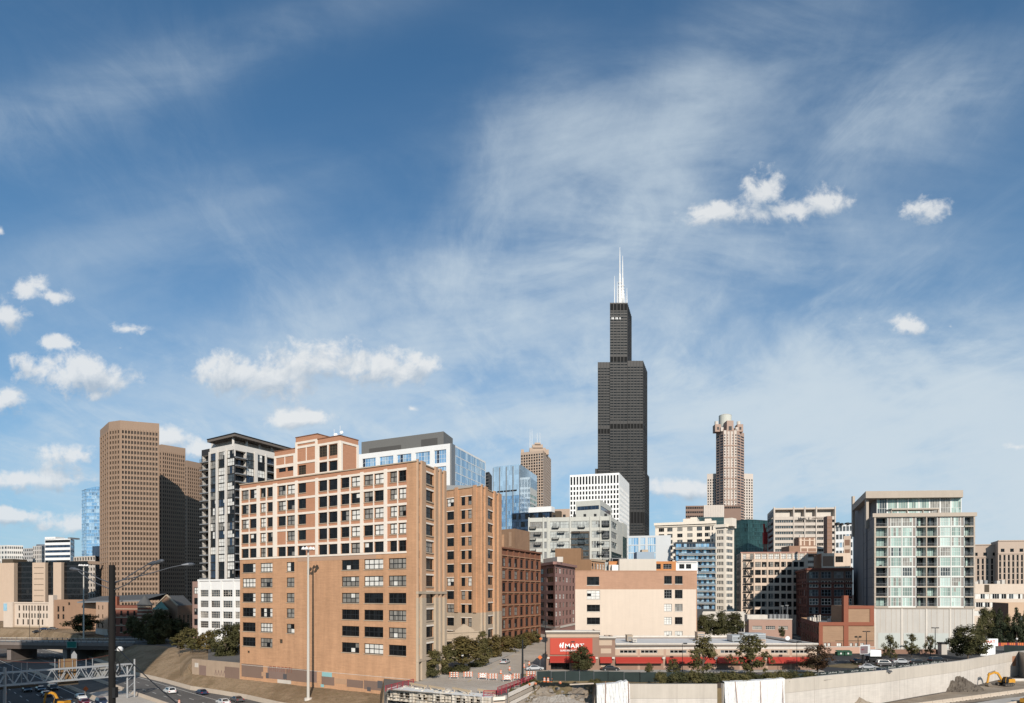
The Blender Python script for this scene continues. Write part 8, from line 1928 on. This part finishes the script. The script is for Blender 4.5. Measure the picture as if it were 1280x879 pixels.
# pylon signs
t = thing('pylon_sign', 'dark faced pylon sign on a black post with a white cabinet side', 'sign', (wx(1081, 183), 183, 0)); Yp = 183
q = MB(); q.tube([(wx(1081, Yp), Yp + 1, 0), (wx(1081, Yp), Yp + 1, wz(817, Yp))], .3, M_BLACKM, 8); q.build('post', t)
c0_, c1_, c2_ = P(1075, 181.8), P(1085, 183), P(1087.6, 186.5); q = MB(); fo = back_pts([c0_, c1_, c2_]); q.prism([c0_, c1_, c2_] + fo, wz(817.5, Yp), wz(807, Yp), M_SW, bot=True); q.build('cabinet', t)
q = MB(); fa = Fac(c0_, c1_, 0, 1); fa.bx(q, .1, fa.L - .1, wz(817, Yp), wz(807.5, Yp), .0, .05, mat('sign_face_dark', (.17, .13, .135), var=.1)); q.build('sign_face', t)  # dark sign panel on the front of the cabinet
text('lettering', 'H MART', .62, fa.pt(.25, wz(812.6, Yp), .06), math.atan2(fa.d.y, fa.d.x), mat('sign_maroon', (.22, .04, .05), var=0), t, .01, sx=.62)
q = MB(); q.box(wx(1088, 192), wx(1101.5, 192), 192, 195.5, wz(820.6, 192), wz(813, 192), M_SW); tag(q.build('trailer_box'), 'plain white box trailer body behind the pylon sign', 'trailer')
q = MB()
for px in (1090, 1099): q.tube([(wx(px, 192), 192.3, .45), (wx(px, 192), 195.2, .45)], .45, M_TYRE, 12)
q.box(wx(1088.5, 192), wx(1101, 192), 192.8, 194.8, .45, wz(820.6, 192), M_BLACKM); tag(q.build('trailer_chassis'), 'dark wheels and chassis under the white box trailer', 'chassis')
t = thing('store_sign', 'white roadside store sign with red letters partly behind the largest tree', 'sign', (wx(1236, 214), 214, 0)); q = MB(); q.box(wx(1223, 214), wx(1247.5, 214), 214, 214.7, wz(807.5, 214), wz(798.6, 214), M_SW); q.build('sign_cabinet', t); q = MB(); q.box(wx(1226, 214), wx(1244.5, 214), 214.1, 214.6, 0, wz(807.5, 214), M_SW); q.build('sign_base', t)
text('lettering', 'H MART', 1.25, (wx(1224.2, 214), 213.95, wz(803.9, 214)), 0, M_SRED, t, .04, sx=1.12)
# green dumpsters, shed, right edge fence
M_DUMP = mat('dumpster_green', (.03, .085, .05), var=.15)
for lab, p0, p1 in (('green dumpster beside the brick wall, left one', 1045.5, 1053.5), ('green dumpster beside the brick wall, right one', 1054.5, 1063.5)):
    X0, X1 = wx(p0, 214), wx(p1, 214); t = thing('dumpster', lab, 'dumpster', ((X0 + X1) / 2, 214, 0)); q = MB(); q.prism([(X0, 213.2), (X1, 213.2), (X1, 215), (X0, 215)], .15, 1.2, M_DUMP); q.face([(X0 - .15, 212.9, 1.2), (X1 + .15, 212.9, 1.2), (X1 + .1, 215, 1.7), (X0 - .1, 215, 1.7)], M_DUMP); q.build('bin', t); q = MB(); q.box(X0 + .8, X0 + 1.3, 213.1, 213.19, .5, 1.0, M_RW); q.build('sticker', t)
q = MB(); q.box(wx(1024, 222), wx(1093, 222), 221.5, 222, 0, 2.1, mat('salmon_wall', (.47, .29, .215), var=.06)); q.box(wx(1024, 222) - .1, wx(1093, 222) + .1, 221.4, 222.1, 2.1, 2.3, M_PALEC); tag(q.build('boundary_wall'), 'low salmon boundary wall with a pale coping below the orange pier building', 'wall')
q = MB(); q.box(wx(1094, 220), wx(1180, 220), 219.4, 220, 0, 1.5, mat('brown_low_wall', (.24, .14, .10), var=.08)); tag(q.build('boundary_wall'), 'low brown boundary wall at the foot of the garage', 'wall')
t = thing('utility_shed', 'small grey utility shed with a dark roof at the garage foot', 'shed', (wx(1180, 217), 217, 0)); q = MB(); q.box(wx(1177, 217), wx(1184, 217), 217, 219, 0, wz(805, 217), M_CONC); q.build('wall', t); q = MB(); q.box(wx(1176.3, 217), wx(1184.7, 217), 216.7, 219.3, wz(805, 217), wz(803.2, 217), M_BLACKM); q.build('roof', t)
q = MB()
for i in range(22): X = wx(1228 + i * 2.6, 252); q.box(X, X + .62, 252, 252.06, .1, 1.3, M_ORG if i % 4 else M_RAIL); q.tube([(X, 252.1, 0), (X, 252.1, 1.4)], .03, M_GREYM, 4)
tag(q.build('orange_mesh_fence'), 'orange plastic mesh fence under the trees near the right edge', 'fence')
q = MB(); q.prism([P(1255, 226), P(1292, 222), P(1292, 226), P(1255, 230)], .1, 2.2, M_SCR); tag(q.build('screened_fence'), 'dark screened fence on the road above the right end of the wall', 'fence')
q = MB(); q.prism([(wx(1272, 219.5), 219.5), (wx(1276, 212), 206), (wx(1320, 200), 196), (wx(1320, 230), 232)], -7.05, .95, M_RET2); tag(q.build('bridge_abutment'), 'shaded concrete abutment where the wall ends at the right edge', 'abutment')
q = MB(); fa = Fac(P(1255, lerp_tab(EDGE, 1255)), P(1268, lerp_tab(EDGE, 1268)), 0, 1); fa.bx(q, fa.u(1263), fa.u(1267.5), -3.6, -.4, .5, .56, mat('rust_patch', (.33, .17, .10), var=.2)); tag(q.build('plywood_panel'), 'rust brown plywood panel on the right end of the long wall', 'panel')
q = MB(); g = G(1229, 858, -7); q.box(g[0] - 1.6, g[0] + 2.2, g[1] + 6.5, g[1] + 8, -7, -3.6, M_CONC); tag(q.build('form_panel'), 'grey concrete form panel leaning behind the excavator bucket', 'panel')
g = G(1262, 853, -7); q = MB(); q.tube([(g[0], g[1] + 2, -6.6), (g[0] + 6, g[1] + 2, -6.6)], .5, M_PALEC, 12); tag(q.build('concrete_pipe'), 'pale concrete pipe lying right of the excavator', 'pipe')
sheet('work_yard', [(40, 108), (70, 146), (101, 156), (140, 179), (182, 203), (220, 190), (140, 108)], -7.035, M_CRTE)
for i, (px, Y, yt, yb2, w) in enumerate(((536, 157, 829, 846, 20), (553, 163, 828, 843, 24), (572, 170, 826, 840, 24), (596, 181, 824, 834, 18))): tree('bushd', 'dark shrub under the street trees, ' + ('against the big loft corner', 'second from the big loft', 'below the widest tree', 'nearest the second loft')[i], px, 0, yt, w, 0, Y, yb2, cat='bush', group='shrubs under the street trees')
for i, (px, Y, yt, yb2, w) in enumerate(((640, 140, 855, 872, 14), (655, 150, 848, 862, 20), (668, 152, 846, 856, 16), (744, 150, 845, 856, 14))): tree('bush', 'weedy green bush on the soil, ' + ('right below the red railing corner', 'along the red railing', 'at the end of the red railing', 'left of the peaked tarpaulin')[i], px, 0, yt, w, None, Y, yb2, cat='bush', group='weedy bushes beside the broken bridge')
# site floor at the right and left-side details
sheet('work_yard', [(wx(1060, 150), 150), (wx(1075, 157), 157), (wx(1170, 178), 178), (wx(1262, 206), 206), (wx(1300, 205), 205), (wx(1300, 178), 178), (wx(1170, 159), 159)], -7.02, M_DIRT)
q = MB(); g = (wx(7, 330), 330, ground_z(wx(7, 330), 330)); q.box(g[0] - 5, g[0] + 3.5, 328, 332, g[2], g[2] + 1.6, M_TARP); q.box(g[0] - 4, g[0] + 1, 328.5, 331.5, g[2] + 1.6, g[2] + 2.3, M_TARP); tag(q.build('covered_pallets'), 'white wrapped stack of pallets on the grass bank at the left edge', 'pallets')
q = MB(); X0, X1 = wx(60, 336), wx(138, 318)
for i in range(40): a = i / 40; p = (X0 + (X1 - X0) * a, 336 - 18 * a); q.tube([(p[0], p[1], ground_z(*p) - .2), (p[0], p[1], ground_z(*p) + 1.3)], .05, M_BARK, 4)
q.bar((X0, 336, ground_z(X0, 336) + 1.2), (X1, 318, ground_z(X1, 318) + 1.2), .06, .1, M_BARK); q.bar((X0, 336, ground_z(X0, 336) + .7), (X1, 318, ground_z(X1, 318) + .7), .06, .1, M_BARK); tag(q.build('wooden_fence'), 'brown post and rail fence behind the left road bridge', 'fence')
